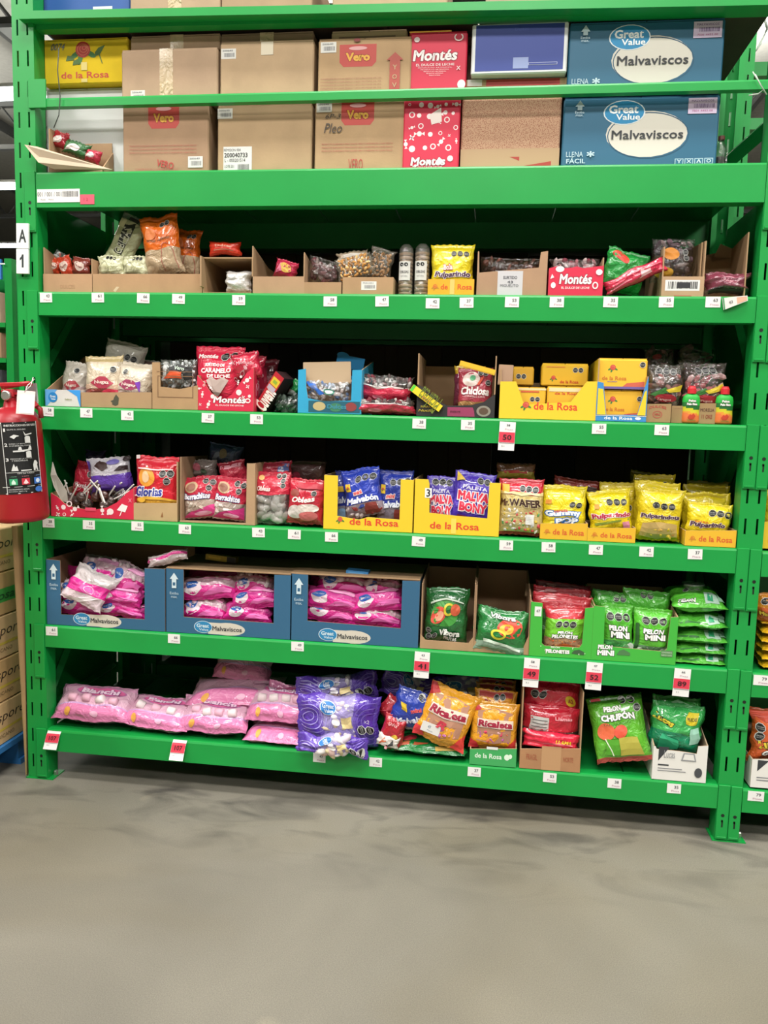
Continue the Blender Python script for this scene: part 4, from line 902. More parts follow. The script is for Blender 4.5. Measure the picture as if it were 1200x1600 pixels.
# box on its side
def side_box(label, x0, x1, yt, d, D, k, name='open_carton', yb=461):
    xc, W = span(x0, x1, (yt+yb)/2, d); H = zat((x0+x1)/2, yt, d)-KZ[k]-.001
    r = thing(name, label, 'box', (xc, d+D/2, KZ[k]+.001)); mi = M('#a58663', 'card'); t = .004
    MB().box(-W/2, -W/2+t, -D/2, D/2, 0, H).build('side_panel', mi, r); MB().box(W/2-t, W/2, -D/2, D/2, 0, H).build('side_panel', mi, r)
    MB().box(-W/2+t, W/2-t, D/2-t, D/2, 0, H).build('back_panel', mi, r); MB().box(-W/2+t, W/2-t, -D/2, D/2-t, 0, t).build('base_panel', mi, r)
    return r, W, H, D, t, mi
r, W, H, D, t_, mi = side_box('kraft carton lying open towards the aisle, fourth on the top shelf', 317, 395, 402, .02, .3, 1)
MB().box(-W/2+t_, W/2-t_, -D/2, D/2-t_, H-t_, H).build('top_panel', mi, r); MB().box(-W/2-.002, -W/2+.004, -D/2-.025, -D/2, .02, H-.0).build('flap', mi, r)
BC('white wrapped round pack inside the open fourth carton of the top shelf', (373, 443, 42, 36), .06, .07, [(1, '#cfcac6')], [('P', [(.1, .5), (.5, .8), (.9, .6), (.5, .65)], '#b4b0ac')], wr=.007, seal=(.01, .01))
BC('red pack lying on top of the open fourth carton', (352, 389, 52, 22), .12, .05, [(1, '#d8361f')], [('T', 'Dulces', .5, .62, .5, .2, '#eab8a0'), ('R', .2, .28, .8, .34, '#e8a890')], seal=(.02, .02))
tray('kraft box with tall torn sides and pink sweets, fifth on the top shelf', (393, 475, 460), 1, .02, .3, '#ad8c6c', yf=432, left=(384, 412), right=(394, 420), back=410, items=[('R', .05, .0, .9, .012, '#c89a78')])
BC('small pink sweet bag in the fifth box of the top shelf', (447, 421, 36, 28), .1, .04, [(1, '#cf3456')], [('E', .5, .55, .3, .25, '#e8c05a'), ('P', [(.1, .2), (.4, .3), (.2, .7)], '#e87a9a')], roll=12)
tray('narrow kraft tray of dark fruit bags, sixth on the top shelf', (475, 533, 460), 1, .02, .3, '#a98765', yf=441, right=(441, 430), back=430)
BC('clear bag of dark red sweets in the sixth tray of the top shelf', (503, 424, 56, 36), .08, .05, [(1, '~8a7a78')], roll=16, lumps=[(.1, .1, .9, .85, 22, .011, ['#4a2226', '#6a3438', '#8a7672'], 'sweets')])
tray('kraft tray with a barcode sticker and peanut brittle, top shelf', (535, 614, 461), 1, .02, .3, '#ac8a66', sticker(.52, .5, .3, .5, '7501001'), yf=433, back=433)
BC('clear bag of peanut brittle, front one in the barcode tray', (552, 418, 58, 36), .055, .03, [(1, '~d8cbb0')], roll=-14, lumps=[(.08, .08, .92, .92, 60, .0065, ['#b07a34', '#c89048', '#8e5f28', '#d8b070'], 'peanuts')])
BC('pale brittle bag lying behind the front peanut bag, top shelf', (548, 404, 48, 22), .13, .03, [(1, '#b9a58c')], [('R', .2, .55, .9, .8, '#e0d8cc')], roll=-8)
BC('clear bag of seed brittle at the right of the barcode tray', (598, 412, 38, 46), .08, .03, [(1, '~c8b8a0')], roll=14, lumps=[(.08, .08, .92, .85, 36, .007, ['#a07850', '#8a6844', '#b89470'], 'seeds')])
def wafer_tube(x0, x1, yt, label):
    xc, W = span(x0, x1, 420, .05); H = zat((x0+x1)/2, yt, .05)-KZ[1]; r_ = W/2
    t = thing('wafer_tube', label, 'wafer pack', (xc, .05+r_, KZ[1]+.002), group='clear tubes of wafers on the top shelf')
    n = 11
    for i in range(n):
        z0 = .004+(H-.03)*i/n; MB().lathe([(r_*.8, 0), (r_*.9, .002), (r_*.9, (H-.03)/n-.004), (r_*.8, (H-.03)/n-.002)], 16, c=(0, 0, z0)).build('wafer', M(('#a08468', '#94785c', '#ab8f72')[i % 3], 'card'), t, smooth=True)
    MB().lathe([(r_*.9, 0), (r_*.97, .01), (r_, H*.4), (r_*.96, H-.03), (r_*.85, H-.012), (r_*.45, H)], 16).build('clear_sleeve', M('#d6cfc6', 'film'), t, smooth=True)
    s = lambda u, v, off=0: Vector(((r_+off+.001)*math.sin((u-.5)*2.2), -(r_+off+.001)*math.cos((u-.5)*2.2), v*H))
    stick(t, s, r_*2.2, H, [('R', .1, .3, .8, .66, '#cfcdc8', {'name': 'paper_label', 'n': 6}), ('O', .42, .6, .014, 2), ('T', 'OBLEAS', .45, .46, .5, .05, '#555555'), ('T', 'NATURAL', .45, .38, .4, .03, '#777777', {'bold': 0})])
wafer_tube(621, 645, 381, 'left of two clear tubes of round wafers on the top shelf'); wafer_tube(646, 671, 380, 'right of two clear tubes of round wafers, beside the yellow Pulparindo box')
tray('small yellow de la Rosa tray holding a Pulparindo bag, top shelf', (668, 740, 462), 1, .015, .28, '#e2a82a', [('T', 'de la Rosa', .62, .5, .68, .34, '#d2531f', {'bold': .02}), ('F', .16, .52, .012, {'cols': ('#c8502a', '#e2a82a', '#b8862a')}), ('R', .48, .02, .58, .98, '#e6bd66', {'name': 'tape_patch'})], yf=436, back=436)
YB = '#dcc31a'
def pulpa(txt='Pulparindo', top='Bola', n=3):
    return [('O', .68, .78, .021, n, {'plate': '#d8c84a'}), ('T', top, .42, .52, .22, .11, '#e8d8d0', {'bold': .05, 'out': '#b8282c', 'ow': .08}), ('T', txt, .52, .36, .86, .13, '#4a2a4a', {'bold': .04, 'shear': .1, 'out': '#e8e0e0', 'ow': .06})]
B('yellow Pulparindo bag in the small yellow tray on the top shelf', (671, 743, 382), 1, .06, .06, [(.4, YB), (1, '#e0ca1e')], pulpa()+[('P', [(.02, .2), (.98, .3), (.98, .24), (.02, .14)], '#b8403a')], lean=3)
tray('kraft box with clear film and a white label hanging over its front, top shelf', (744, 853, 462), 1, .02, .3, '#a9876a', [('R', .3, .0, .66, .55, '#c3c1c4', {'name': 'torn_label'}), ('T', 'SURTIDO', .48, .4, .2, .07, '#44464e', {'bold': .02}), ('T', 'MIGUELITO', .47, .22, .26, .06, '#44464e', {'bold': 0}), ('T', '43', .48, .3, .08, .06, '#44464e')], prof=[(0, 394), (.02, 394), (.03, 426), (.88, 418), (.9, 394), (1, 392)], left=(392, 415), right=(392, 412), back=412, inner='#9c7a5c')
BC('clear bag of brown sweets slumped in the film covered box, top shelf', (797, 421, 92, 34), .1, .06, [(1, '~6a4a3c')], lumps=[(.05, .1, .95, .9, 30, .012, ['#5a3428', '#7a4434', '#39231e'], 'sweets')])
tray('pink red Montés tray on the top shelf, white Montés lettering', (856, 941, 462), 1, .015, .28, PINK, montes_print(.5, .55, .6, .34)+[('E', .2, .88, .08, .1, '#f0dede'), ('E', .09, .34, .045, .1, '#f0dede'), ('P', [(.03, .55), (.1, .6), (.06, .72)], '#f0dede'), ('G', .86, .34, .055, .12, .004, '#f0dede'), ('E', .92, .78, .06, .1, '#f0dede')], prof=[(0, 419), (.14, 416), (.26, 419), (.42, 418), (.5, 416), (.62, 419), (1, 415)], right=(402, 412), back=415, kind='print')
BC('clear bag of pink sweets in the Montés tray on the top shelf', (898, 421, 76, 30), .08, .05, [(1, '~9a7a80')], lumps=[(.05, .1, .95, .95, 24, .011, ['#8a3a4a', '#a86a70', '#c8b0b0'], 'sweets')])
BC('green sweet bag slumped beside the Montés tray on the top shelf', (975, 425, 62, 60), .06, .06, [(1, '#1d8a38')], [('E', .3, .78, .22, .12, '#c83a2a'), ('T', 'Vero', .62, .46, .3, .12, '#d8b83a', {'rot': 15}), ('P', [(.2, .1), (.5, .2), (.45, .4), (.2, .3)], '#3aa84e'), ('P', [(.72, .3), (.95, .35), (.9, .5), (.74, .5)], '#b8c8b8')], roll=10, yaw=15, wr=.009)
BC('red edged sweet bag lying aslant over the green bag, top shelf', (992, 434, 92, 26), .028, .035, [(1, '#c22444')], [('P', [(.55, .2), (.75, .25), (.75, .7), (.6, .7)], '#e0a8ac'), ('P', [(.1, .2), (.4, .3), (.4, .4), (.1, .4)], '#e0788a')], roll=-24, wr=.006, seal=(.02, .02))
tray('kraft box with a black barcode label and dark sweets, top shelf right', (1033, 1099, 461), 1, .015, .3, '#b29272', [('R', .08, .28, .9, .82, '#dddcd8', {'name': 'shipping_label'}), ('B', .5, .56, .7, .36, '#26262a', {'seed': 9}), ('R', .36, .42, .66, .7, '#2c2c30', {'name': 'printed_patch'}), ('P', [(.3, .0), (.3, .04), (.72, .04), (.72, .0)], '#a84a3a')], yf=432, left=(385, 385), right=(376, 362), back=385)
BC('clear bag of dark sweets with orange print in the barcode box, top shelf', (1046, 408, 62, 62), .09, .07, [(1, '~5a4a50')], [('E', .42, .62, .2, .14, '#d88a2a'), ('O', .78, .6, .018, 2, {'vert': 1}), ('E', .3, .2, .22, .12, '#d8a83a')], lumps=[(.05, .08, .95, .95, 30, .013, ['#3a2a30', '#54403f', '#6e5660', '#8a7a78'], 'sweets')])
r, W, H, D, t_, mi = side_box('tall kraft carton open to the aisle, last on the top shelf, jagged top', 1100, 1172, 378, .03, .26, 1); r.rotation_euler.z = R(-5)
h2 = zat(1150, 352, .015)-KZ[1]
MB().prism([(-W/2, H), (-W*.0, H+.006), (W*.02, H-.012), (W*.2, h2), (W/2, h2-.018), (W/2, H)], D/2-.004, D/2, 0).build('flap', mi, r)
m = MB(); m.add([(W/2, -D/2, H), (W/2, D/2, H), (W/2, D/2, h2-.018), (W/2, -D/2, h2-.02), (W/2-.004, -D/2, H), (W/2-.004, D/2, H), (W/2-.004, D/2, h2-.018), (W/2-.004, -D/2, h2-.02)], [(0, 1, 2, 3), (7, 6, 5, 4), (0, 3, 7, 4), (3, 2, 6, 7)]); m.build('flap', mi, r, fix=False)
BC('purple sweet bag lying in the last carton of the top shelf', (1135, 445, 62, 32), .05, .07, [(.3, '~a89aa0'), (1, '#7a3446')], [('G', .5, .62, .14, .16, .003, '#a86a78'), ('T', 'Dulce', .5, .6, .2, .1, '#c08a94'), ('R', .1, .05, .9, .2, '#2a2a2c')], wr=.007)

# ================================================================== shelf 2
tray('cardboard tray with a blue and white Great Value front, first on the second shelf', (71, 126, 636), 2, .015, .28, '#cfcbc6', [('P', [(.0, .02), (.0, .98), (.35, .98), (.2, .6), (.18, .3), (.05, .02)], '#5a9ad0'), ('P', [(.62, .98), (1, .98), (1, .02), (.98, .02), (.9, .6)], '#3a94dc'), ('E', .22, .52, .13, .3, '#1b78b8', {'name': 'brand_oval'}), ('T', 'Great', .22, .58, .16, .14, '#d8e4ea'), ('T', 'Value', .23, .42, .13, .1, '#d8e4ea'), ('T', 'Galletas', .66, .42, .2, .1, '#8a8a58')], yf=609, left=(609, 548), right=(609, 600), back=548)
NUT = '#c9b79f'
def nuts(cx=.5, c2='#a83a44'):
    return [('P', [(cx-.32, .42), (cx-.2, .48), (cx-.1, .54), (cx+.1, .54), (cx+.2, .48), (cx+.32, .42), (cx+.2, .36), (cx+.1, .30), (cx-.1, .30), (cx-.2, .36)], c2, {'cuts': 1, 'name': 'brand_badge'}), ('T', 'Nugaz', cx, .42, .4, .09, '#e6cfc4', {'bold': .03})]
B('cream sweet bag with a red badge and purple base, first tray of the second shelf', (93, 137, 564), 2, .10, .06, [(.3, '#8a4a6a'), (.42, '#b8a0a0'), (1, '#c4baae')], nuts(.5)+[('O', .62, .78, .02, 1), ('P', [(.7, .03), (.95, .05), (.95, .3), (.75, .15)], '#5a3a9a'), ('E', .4, .2, .25, .05, '#b83a6a')], roll=6)
tray('wide kraft tray of cream sweet bags, second on the second shelf', (127, 237, 637), 2, .012, .3, '#a98a66', [('P', [(.44, .2), (.47, .62), (.5, .82), (.54, .6), (.53, .2), (.49, .1)], '#4a4a3a', {'name': 'printed_emblem'}), ('P', [(.42, .4), (.47, .5), (.47, .2)], '#4a4a3a')], yf=613, back=600)
B('cream and caramel sweet bag with a red badge, left in the wide kraft tray', (129, 189, 555), 2, .055, .075, [(.3, '#8a4038'), (.4, '#c8a890'), (.86, '#cfbfa8'), (1, '#c9b280')], nuts(.55, '#a8344a')+[('E', .8, .22, .25, .08, '#c02a44'), ('E', .4, .2, .14, .06, '#6a2a22'), ('O', .82, .7, .022, 1), ('T', 'NUEZ', .8, .13, .25, .05, '#d8b0a0')], roll=-3)
B('cream sweet bag with purple base, right in the wide kraft tray', (184, 240, 566), 2, .055, .075, [(.34, '#b8a498'), (1, '#cfc2ae')], nuts(.45, '#9a3a5c')+[('P', [(.3, .03), (.98, .03), (.98, .3), (.85, .12), (.35, .12)], '#6a3ab0'), ('P', [(.6, .5), (.8, .3), (.75, .55)], '#7a3ab0'), ('O', .3, .72, .02, 1), ('E', .3, .2, .2, .05, '#9a5a48')], roll=7)
BC('cream bag with black seals lying behind the front two, second shelf', (192, 561, 70, 54), .16, .05, [(.86, '#c3bcb0'), (1, '#a8a094')], [('O', .72, .55, .024, 3, {'at': [(-.013, .006), (.013, .004), (-.008, -.018)]}), ('P', [(.8, .05), (.98, .1), (.98, .4)], '#6a3a4a')], roll=12)
BC('pale bag lying at the back between the two kraft boxes, second shelf', (234, 577, 62, 30), .2, .04, [(1, '#b7afa4')], [('R', .1, .6, .6, .9, '#7a5a54')], roll=8)
tray('kraft box with a printed outline frame, holding hard sweets, second shelf', (238, 309, 642), 2, .01, .28, '#ab8a64', [('R', .12, .70, .90, .715, '#7a5c40'), ('R', .12, .25, .90, .265, '#7a5c40'), ('R', .12, .25, .135, .715, '#7a5c40'), ('R', .885, .25, .90, .715, '#7a5c40'), ('R', .1, .80, .88, .81, '#8a6a4c')], prof=[(0, 566), (.17, 566), (.18, 604), (.6, 608), (1, 602)], left=(566, 575), right=(602, 602), back=606)
BC('clear bag of silvery hard sweets with black and orange print, second shelf', (280, 585, 60, 46), .06, .06, [(1, '~c8cac6')], [('P', [(.08, .3), (.1, .92), (.2, .92), (.2, .3)], '#c8c8c4'), ('P', [(.25, .72), (.5, .82), (.9, .7), (.95, .34), (.7, .3), (.72, .5), (.3, .6)], '#1c1d1c', {'name': 'printed_label'}), ('P', [(.14, .36), (.32, .6), (.66, .55), (.66, .34)], '#d8542a', {'name': 'printed_label'}), ('T', 'Vero', .58, .68, .3, .13, '#c8d8c8', {'rot': -6})], lumps=[(.03, .05, .97, .95, 50, .008, ['#b8bcbc', '#8e9494', '#d6d8d8', '#6e7674'], 'sweets')])
tray('pink red Montés display box with a heart window, second shelf', (308, 396, 646), 2, .012, .26, PINK,
    montes_print(.58, .25, .58, .15)+[('D', 16, 3, '#f2dada', {'size': .008, 'box': (.03, .05, .3, .62)}), ('D', 10, 8, '#f2dada', {'size': .008, 'box': (.72, .3, .97, .8)}), ('G', .9, .24, .05, .055, .004, '#f2dada')],
    prof=[(0, 586), (.12, 598), (.25, 614), (.4, 622), (.5, 624), (.62, 616), (.76, 598), (.88, 582), (1, 574)], right=(574, 566), back=590, kind='print', sideitems=[('T', 'Montés', .45, .5, .7, .28, '#e890a4', {'bold': 0, 'rot': 0}), ('D', 8, 21, '#e8b0ba', {'size': .01})])
B('large pink red Montés caramel bag in the Montés display box, second shelf', (303, 378, 541), 2, .075, .09, [(1, PINK)],
    [('T', 'Montés', .3, .83, .42, .07, '#f4e4e2', {'bold': .04, 'shear': .1}), ('O', .74, .83, .03, 2), ('T', 'SURTIDO DE', .46, .69, .42, .05, '#f4e4e2', {'bold': .04}), ('T', 'CARAMELO', .5, .60, .66, .08, '#f4e4e2', {'bold': .05}), ('T', 'DE LECHE', .56, .51, .5, .055, '#f4e4e2', {'bold': .04}), ('P', [(.3, .44), (.5, .16), (.78, .44), (.66, .5), (.52, .45), (.4, .5)], '#b8a49c', {'name': 'clear_window'}), ('D', 6, 4, '#f4dada', {'size': .009, 'box': (.03, .1, .25, .45)})], lean=2, seal=(.04, .1))
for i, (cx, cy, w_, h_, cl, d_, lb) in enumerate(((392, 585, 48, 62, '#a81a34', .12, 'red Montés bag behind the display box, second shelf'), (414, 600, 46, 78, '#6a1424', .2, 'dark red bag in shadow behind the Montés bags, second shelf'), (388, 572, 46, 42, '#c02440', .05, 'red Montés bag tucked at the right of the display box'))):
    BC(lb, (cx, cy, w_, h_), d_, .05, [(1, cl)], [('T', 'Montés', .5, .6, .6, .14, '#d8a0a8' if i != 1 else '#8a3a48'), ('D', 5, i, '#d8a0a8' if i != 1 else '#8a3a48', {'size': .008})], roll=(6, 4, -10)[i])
# slim red box, tilted
def slim_box(label, cx, cy, wpx, hpx, d, D, roll, front, side, items, yaw=0):
    p = atY(cx, cy, d); sc = (d-CAM.y)/FPX; W, H = wpx*sc, hpx*sc
    t = thing('sweet_box', label, 'box', p, (0, R(roll), R(yaw)))
    m = MB(); m.box(-W/2, W/2, 0, D, -H/2, H/2, 1); m.box(-W/2, W/2, -.0005, 0, -H/2, H/2, 0); m.build('carton_body', [M(front), M(side)], t)
    m = MB(); m.box(-W/2+.001, W/2-.001, .0, D, H/2-.001, H/2+.001); m.build('end_flap', M(side), t)
    stick(t, lambda u, v, off=0: Vector(((u-.5)*W, -.0006-off, (v-.5)*H)), W, H, items); return t
slim_box('slim red sweet box tilted against the green shelf, yellow square on its face', 421, 612, 20, 66, .03, .06, 37, '#b5202c', '#2a1416', [('T', 'Cuvent', .5, .3, 1.9, .42, '#ece4dc', {'rot': 90, 'bold': .04}), ('R', .12, .68, .9, .88, '#d8b832', {'name': 'yellow_badge'}), ('R', .3, .74, .7, .82, '#8aa832'), ('R', .1, .54, .9, .66, '#b8a8b4')], yaw=-20)
BC('dark green clear bag low between the red box and the blue box, second shelf', (450, 632, 44, 26), .06, .05, [(1, '~3a4a40')], lumps=[(.05, .05, .95, .95, 20, .012, ['#24332a', '#38463c', '#4e5a50'], 'sweets')])
BC('small green pack with a white tip beside the blue box, second shelf', (461, 606, 14, 26), .1, .02, [(.3, '#d8d8d4'), (1, '#1f9a4a')], roll=25)
tray('light blue display box with a window, second shelf', (465, 564, 650), 2, .01, .26, '#2d9bc4', [('R', .17, .02, .98, .28, '#1c5a6c', {'name': 'printed_panel'}), ('E', .34, .16, .1, .1, '#b8a878'), ('E', .6, .14, .1, .1, '#3a7a5a'), ('E', .84, .16, .09, .1, '#8a3a3a'), ('T', 'Dulces', .62, .16, .3, .1, '#3a8aa0')],
     prof=[(0, 578), (.12, 576), (.13, 604), (.16, 622), (.4, 627), (.84, 626), (.85, 578), (1, 578)], left=(578, 566), right=(578, 556), back=562)
p = atY(511, 583, .05); tq = bpy.data.objects[-1] if False else None
slim_box('kraft flap panel standing in the light blue display box', 511, 583, 76, 34, .04, .004, -2, '#b9a183', '#a98e6c', [('R', 0, 0, 1, .06, '#8a7050')])
slim_box('rounded blue header card rising behind the light blue display box', 545, 578, 44, 42, .2, .004, 10, '#1f96d8', '#2a86b8', [('R', .6, .3, .9, .55, '#1a3a5a'), ('E', .2, .98, .22, .12, '#1f96d8')])
BC('white and blue bag of sweets bulging from the light blue display box', (512, 612, 74, 34), .04, .06, [(.9, '~c8ccd0'), (1, '#c8ccd0')], [('P', [(.0, .85), (.1, .95), (.45, .35), (.35, .25)], '#2a6ac8'), ('E', .55, .45, .12, .16, '#3a8a70'), ('E', .55, .45, .09, .1, '#d8dcd8')], lumps=[(.05, .05, .95, .9, 40, .009, ['#d6d8da', '#9aa6b8', '#4a6a9a', '#c8b8b8'], 'sweets')], wr=.006)
for cx, cy, w_, h_, d_, rl, lb in ((604, 608, 82, 42, .06, 4, 'red banded clear sweet bag, upper of the pair beside the blue box'), (601, 641, 96, 32, .03, -1, 'red banded clear sweet bag, lower of the pair on the second shelf edge')):
    BC(lb, (cx, cy, w_, h_), d_, .055, [(.55, '#c42a48'), (1, '~7a7a78')], [('P', [(.05, .56), (.95, .5), (.95, .57), (.5, .62), (.05, .62)], '#e0d4d2'), ('E', .35, .2, .12, .1, '#e07a90')], roll=rl, lumps=[(.04, .6, .96, .95, 26, .011, ['#2a1f20', '#4a3a3a', '#5a4c4a', '#6e222e', '#a8a09c'], 'sweets')], wr=.007)
slim_box('slim yellow stick box with a green end, on the dark display box', 666, 622, 11, 56, .0, .014, -55, '#e6cf2e', '#d8b83a', [('R', 0, .92, 1, 1, '#5ac83a', {'name': 'green_end'}), ('R', .1, .35, .5, .6, '#d88a3a'), ('T', 'Picafresa', .5, .42, 3.2, .5, '#6a7a2a', {'rot': 90, 'bold': 0})])
tray('dark display box with kraft inside and a pink panel, second shelf', (650, 772, 661), 2, .012, .28, '#2e2c2c', [('P', [(.40, .02), (.40, .30), (.72, .31), (.74, .2), (.75, .02)], '#93355a', {'name': 'pink_panel'}), ('E', .86, .2, .09, .17, '#8a8478', {'name': 'printed_seal'}), ('E', .86, .2, .06, .11, '#5a4638'), ('T', 'RARO', .13, .30, .15, .07, '#a89232', {'bold': .02}), ('T', 'Nucita', .13, .18, .2, .08, '#b8a23a', {'bold': .02, 'shear': .2}), ('T', 'suave', .5, .17, .13, .05, '#5a1a34')],
     prof=[(0, 600), (.1, 606), (.3, 628), (.4, 634), (.7, 633), (.86, 628), (.97, 618), (1, 616)], left=(552, 553), right=(556, 556), back=564, scol='#b09a7c')
B('pink Chiclosa caramel bag with a yellow header, in the dark display box', (715, 770, 574), 2, .06, .06, [(.28, '#b48a58'), (.86, '#a83a4a'), (1, '#9a3444')], [('E', .38, .74, .24, .16, '#d8c4bc'), ('E', .42, .76, .08, .06, '#4a9a6a'), ('T', 'Chiclosa', .5, .50, .84, .17, '#efe6e2', {'bold': .04, 'shear': .12}), ('T', 'CARAMELO SUAVE', .5, .38, .6, .04, '#e8c8c8', {'bold': 0}), ('O', .72, .88, .018, 2), ('O', .88, .68, .018, 1), ('P', [(.55, .62), (.62, .62), (.75, .8), (.68, .8)], '#d8543a')], lean=3, lumps=[(.1, .08, .9, .27, 10, .011, ['#b08a58', '#c09a68', '#9a7444'], 'caramels')])
BC('dark pink caramel bag with a yellow header behind the front one, dark display box', (733, 603, 46, 60), .12, .05, [(.8, '#6e2a44'), (1, '#b8962a')], [('E', .3, .5, .2, .12, '#9a5a74')])
slim_box('yellow cardboard header clipped over the Chiclosa bag', 746, 575, 56, 8, .012, .006, 14, '#e0b42a', '#c89a2a', [('R', .02, .1, .98, .2, '#c89a2a')])
tray('wide yellow de la Rosa display box of small boxes, second shelf', (779, 934, 660), 2, .008, .27, DRY, [('T', 'de la Rosa', .57, .34, .44, .20, '#d8432a', {'bold': .02}), ('F', .27, .36, .017)],
     prof=[(0, 596), (.16, 596), (.24, 628), (.3, 632), (.72, 628), (.87, 596), (1, 596)], left=(576, 576), right=(596, 590), back=592, kind='print')
slim_box('kraft torn flap at the left of the wide yellow de la Rosa box', 790, 586, 22, 30, .02, .004, 2, '#ab8a70', '#a98e6c', [('R', 0, 0, 1, .05, '#8a7050')])
def small_rosa(label, x0, x1, yt, yb, d, D, its, z):
    return carton(label, (x0, x1, yt, yb), 2, d, D, '#dfb02c', its, z=z, kind='print', name='sweet_box', lid=True, top='#d8a828')[0]
zb = KZ[2]+.006
c, W, H = carton('small yellow sweet box, lower left in the wide de la Rosa box', (800, 852, 607, 660), 2, .03, .06, '#dfb02c', [('O', .68, .62, .016, 2), ('R', .0, .93, 1, 1, '#e8ce9a'), ('R', .25, .85, .8, .9, '#c85a3a')], z=zb, kind='print', name='sweet_box')
c, W, H_ = carton('small yellow sweet box, lower right in the wide de la Rosa box', (854, 914, 606, 660), 2, .03, .06, '#dfac2c', [('T', 'de la Rosa', .5, .8, .6, .09, '#c84a2a'), ('E', .5, .28, .2, .1, '#a84a5a'), ('R', .05, .86, .95, .98, '#ead0a0')], z=zb, kind='print', name='sweet_box')
z_ = zb+max(H, H_)+.007
carton('small yellow sweet box, back left in the wide de la Rosa box', (801, 834, 575, 606), 2, .1, .08, '#cfa02c', [('O', .4, .5, .017, 2)], z=z_, kind='print', name='sweet_box')
carton('small yellow sweet box with rose, back right in the wide de la Rosa box', (846, 919, 570, 606), 2, .095, .08, '#e0b42c', [('F', .26, .38, .012), ('O', .78, .74, .017, 2), ('T', 'de la Rosa', .6, .2, .4, .14, '#c84a2a'), ('R', .1, .85, .5, .9, '#d8903a')], z=z_, kind='print', name='sweet_box')
tray('yellow display box with a blue de la Rosa strip along its foot, second shelf', (930, 1009, 662), 2, .006, .27, '#3a86c4', [('T', 'de la Rosa', .45, .07, .56, .07, '#e4ecf0', {'bold': .02}), ('E', .84, .07, .06, .03, '#e4ecf0'), ('R', .0, .115, 1, .125, '#e8e4d0'), ('P', [(.02, .14), (.02, .72), (.12, .7), (.2, .14)], '#e0c62c', {'name': 'yellow_flap'}), ('P', [(.98, .14), (.98, .7), (.94, .66), (.82, .14)], '#e0c62c', {'name': 'yellow_flap'})],
     prof=[(0, 596), (.12, 598), (.21, 648), (.82, 648), (.94, 604), (1, 588)], left=(560, 562), right=(588, 590), back=600, scol='#dcc02c', kind='print')
def lr(extra=()): return [('F', .3, .72, .015), ('T', 'de la Rosa', .34, .36, .5, .13, '#c8742a'), ('P', [(.5, .06), (.6, .2), (.96, .26), (.96, .06)], '#c8604a'), ('R', 0, .0, 1, .08, '#6a5a9a')]+list(extra)
c, W, H = carton('yellow sweet box with a rose, lower of two in the blue striped display', (937, 1003, 612, 660), 2, .03, .07, '#e2b030', lr([('O', .93, .74, .016, 1), ('E', .7, .16, .06, .05, '#c8382a')]), z=zb, kind='print', name='sweet_box')
carton('yellow sweet box with a rose and black seal, upper in the blue striped display', (934, 1011, 562, 611), 2, .025, .07, '#e6b631', lr([('O', .9, .82, .018, 1), ('T', 'MAZAPÁN', .3, .25, .2, .05, '#4a4a9a')]), z=zb+H+.007, kind='print', name='sweet_box')
for x0, x1, d_, yf_, its, lb in ((1009, 1047, .012, 631, [('T', 'DULCES', .45, .76, .7, .14, '#a83a34', {'arc': .005}), ('G', .45, .42, .2, .2, .003, '#a85a48'), ('T', 'VERO', .45, .42, .25, .12, '#a83a34')], 'kraft box with a red arched print, first of three, second shelf'),
                           (1048, 1089, .03, 634, [('R', .1, .8, .7, .83, '#8a6a4a')], 'plain kraft box behind the left juice bottle, second shelf'), (1090, 1117, .03, 630, [('T', 'MORELIA', .5, .66, .8, .16, '#5a3a2c'), ('T', '11 OKE', .5, .34, .6, .2, '#8a3a2c')], 'kraft box with red stamped letters between the two juice bottles')):
    tray(lb, (x0, x1, 664), 2, d_, .25, '#9c8058', its, yf=yf_, back=yf_)
def fruit(): return [('O', .5, .84, .022, 3, {'plate': '#a8a8a4'}), ('P', [(.1, .3), (.5, .48), (.6, .4), (.3, .25)], '#2f6a2a'), ('P', [(.5, .42), (.95, .56), (.95, .42), (.6, .36)], '#c8b02a'), ('E', .55, .24, .3, .09, '#9a1c2a'), ('T', 'Tarugos', .5, .2, .4, .07, '#d8b0a8')]
BC('clear mango sweet bag with three black seals, left of two above the kraft boxes', (1040, 604, 56, 66), .05, .06, [(1, '~8a7a74')], fruit(), lumps=[(.05, .05, .95, .78, 26, .013, ['#6a3a34', '#8a4a44', '#9a6a60', '#5a4a3a'], 'sweets')])
BC('clear mango sweet bag with three black seals, right of two above the kraft boxes', (1096, 604, 64, 68), .06, .06, [(1, '~9a7a7c')], fruit(), lumps=[(.05, .05, .95, .78, 26, .013, ['#8a3a44', '#a85a5c', '#7a4a44', '#c8a0a0'], 'sweets')])
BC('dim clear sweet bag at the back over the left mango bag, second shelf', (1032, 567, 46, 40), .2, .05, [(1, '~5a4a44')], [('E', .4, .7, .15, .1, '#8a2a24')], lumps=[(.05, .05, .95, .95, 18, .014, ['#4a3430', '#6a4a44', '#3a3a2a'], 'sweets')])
BC('dim clear sweet bag at the back over the right mango bag, second shelf', (1080, 566, 52, 40), .2, .05, [(1, '~54483f')], lumps=[(.05, .05, .95, .95, 18, .014, ['#3c322c', '#5a483e', '#4a4a30'], 'sweets')], roll=15)
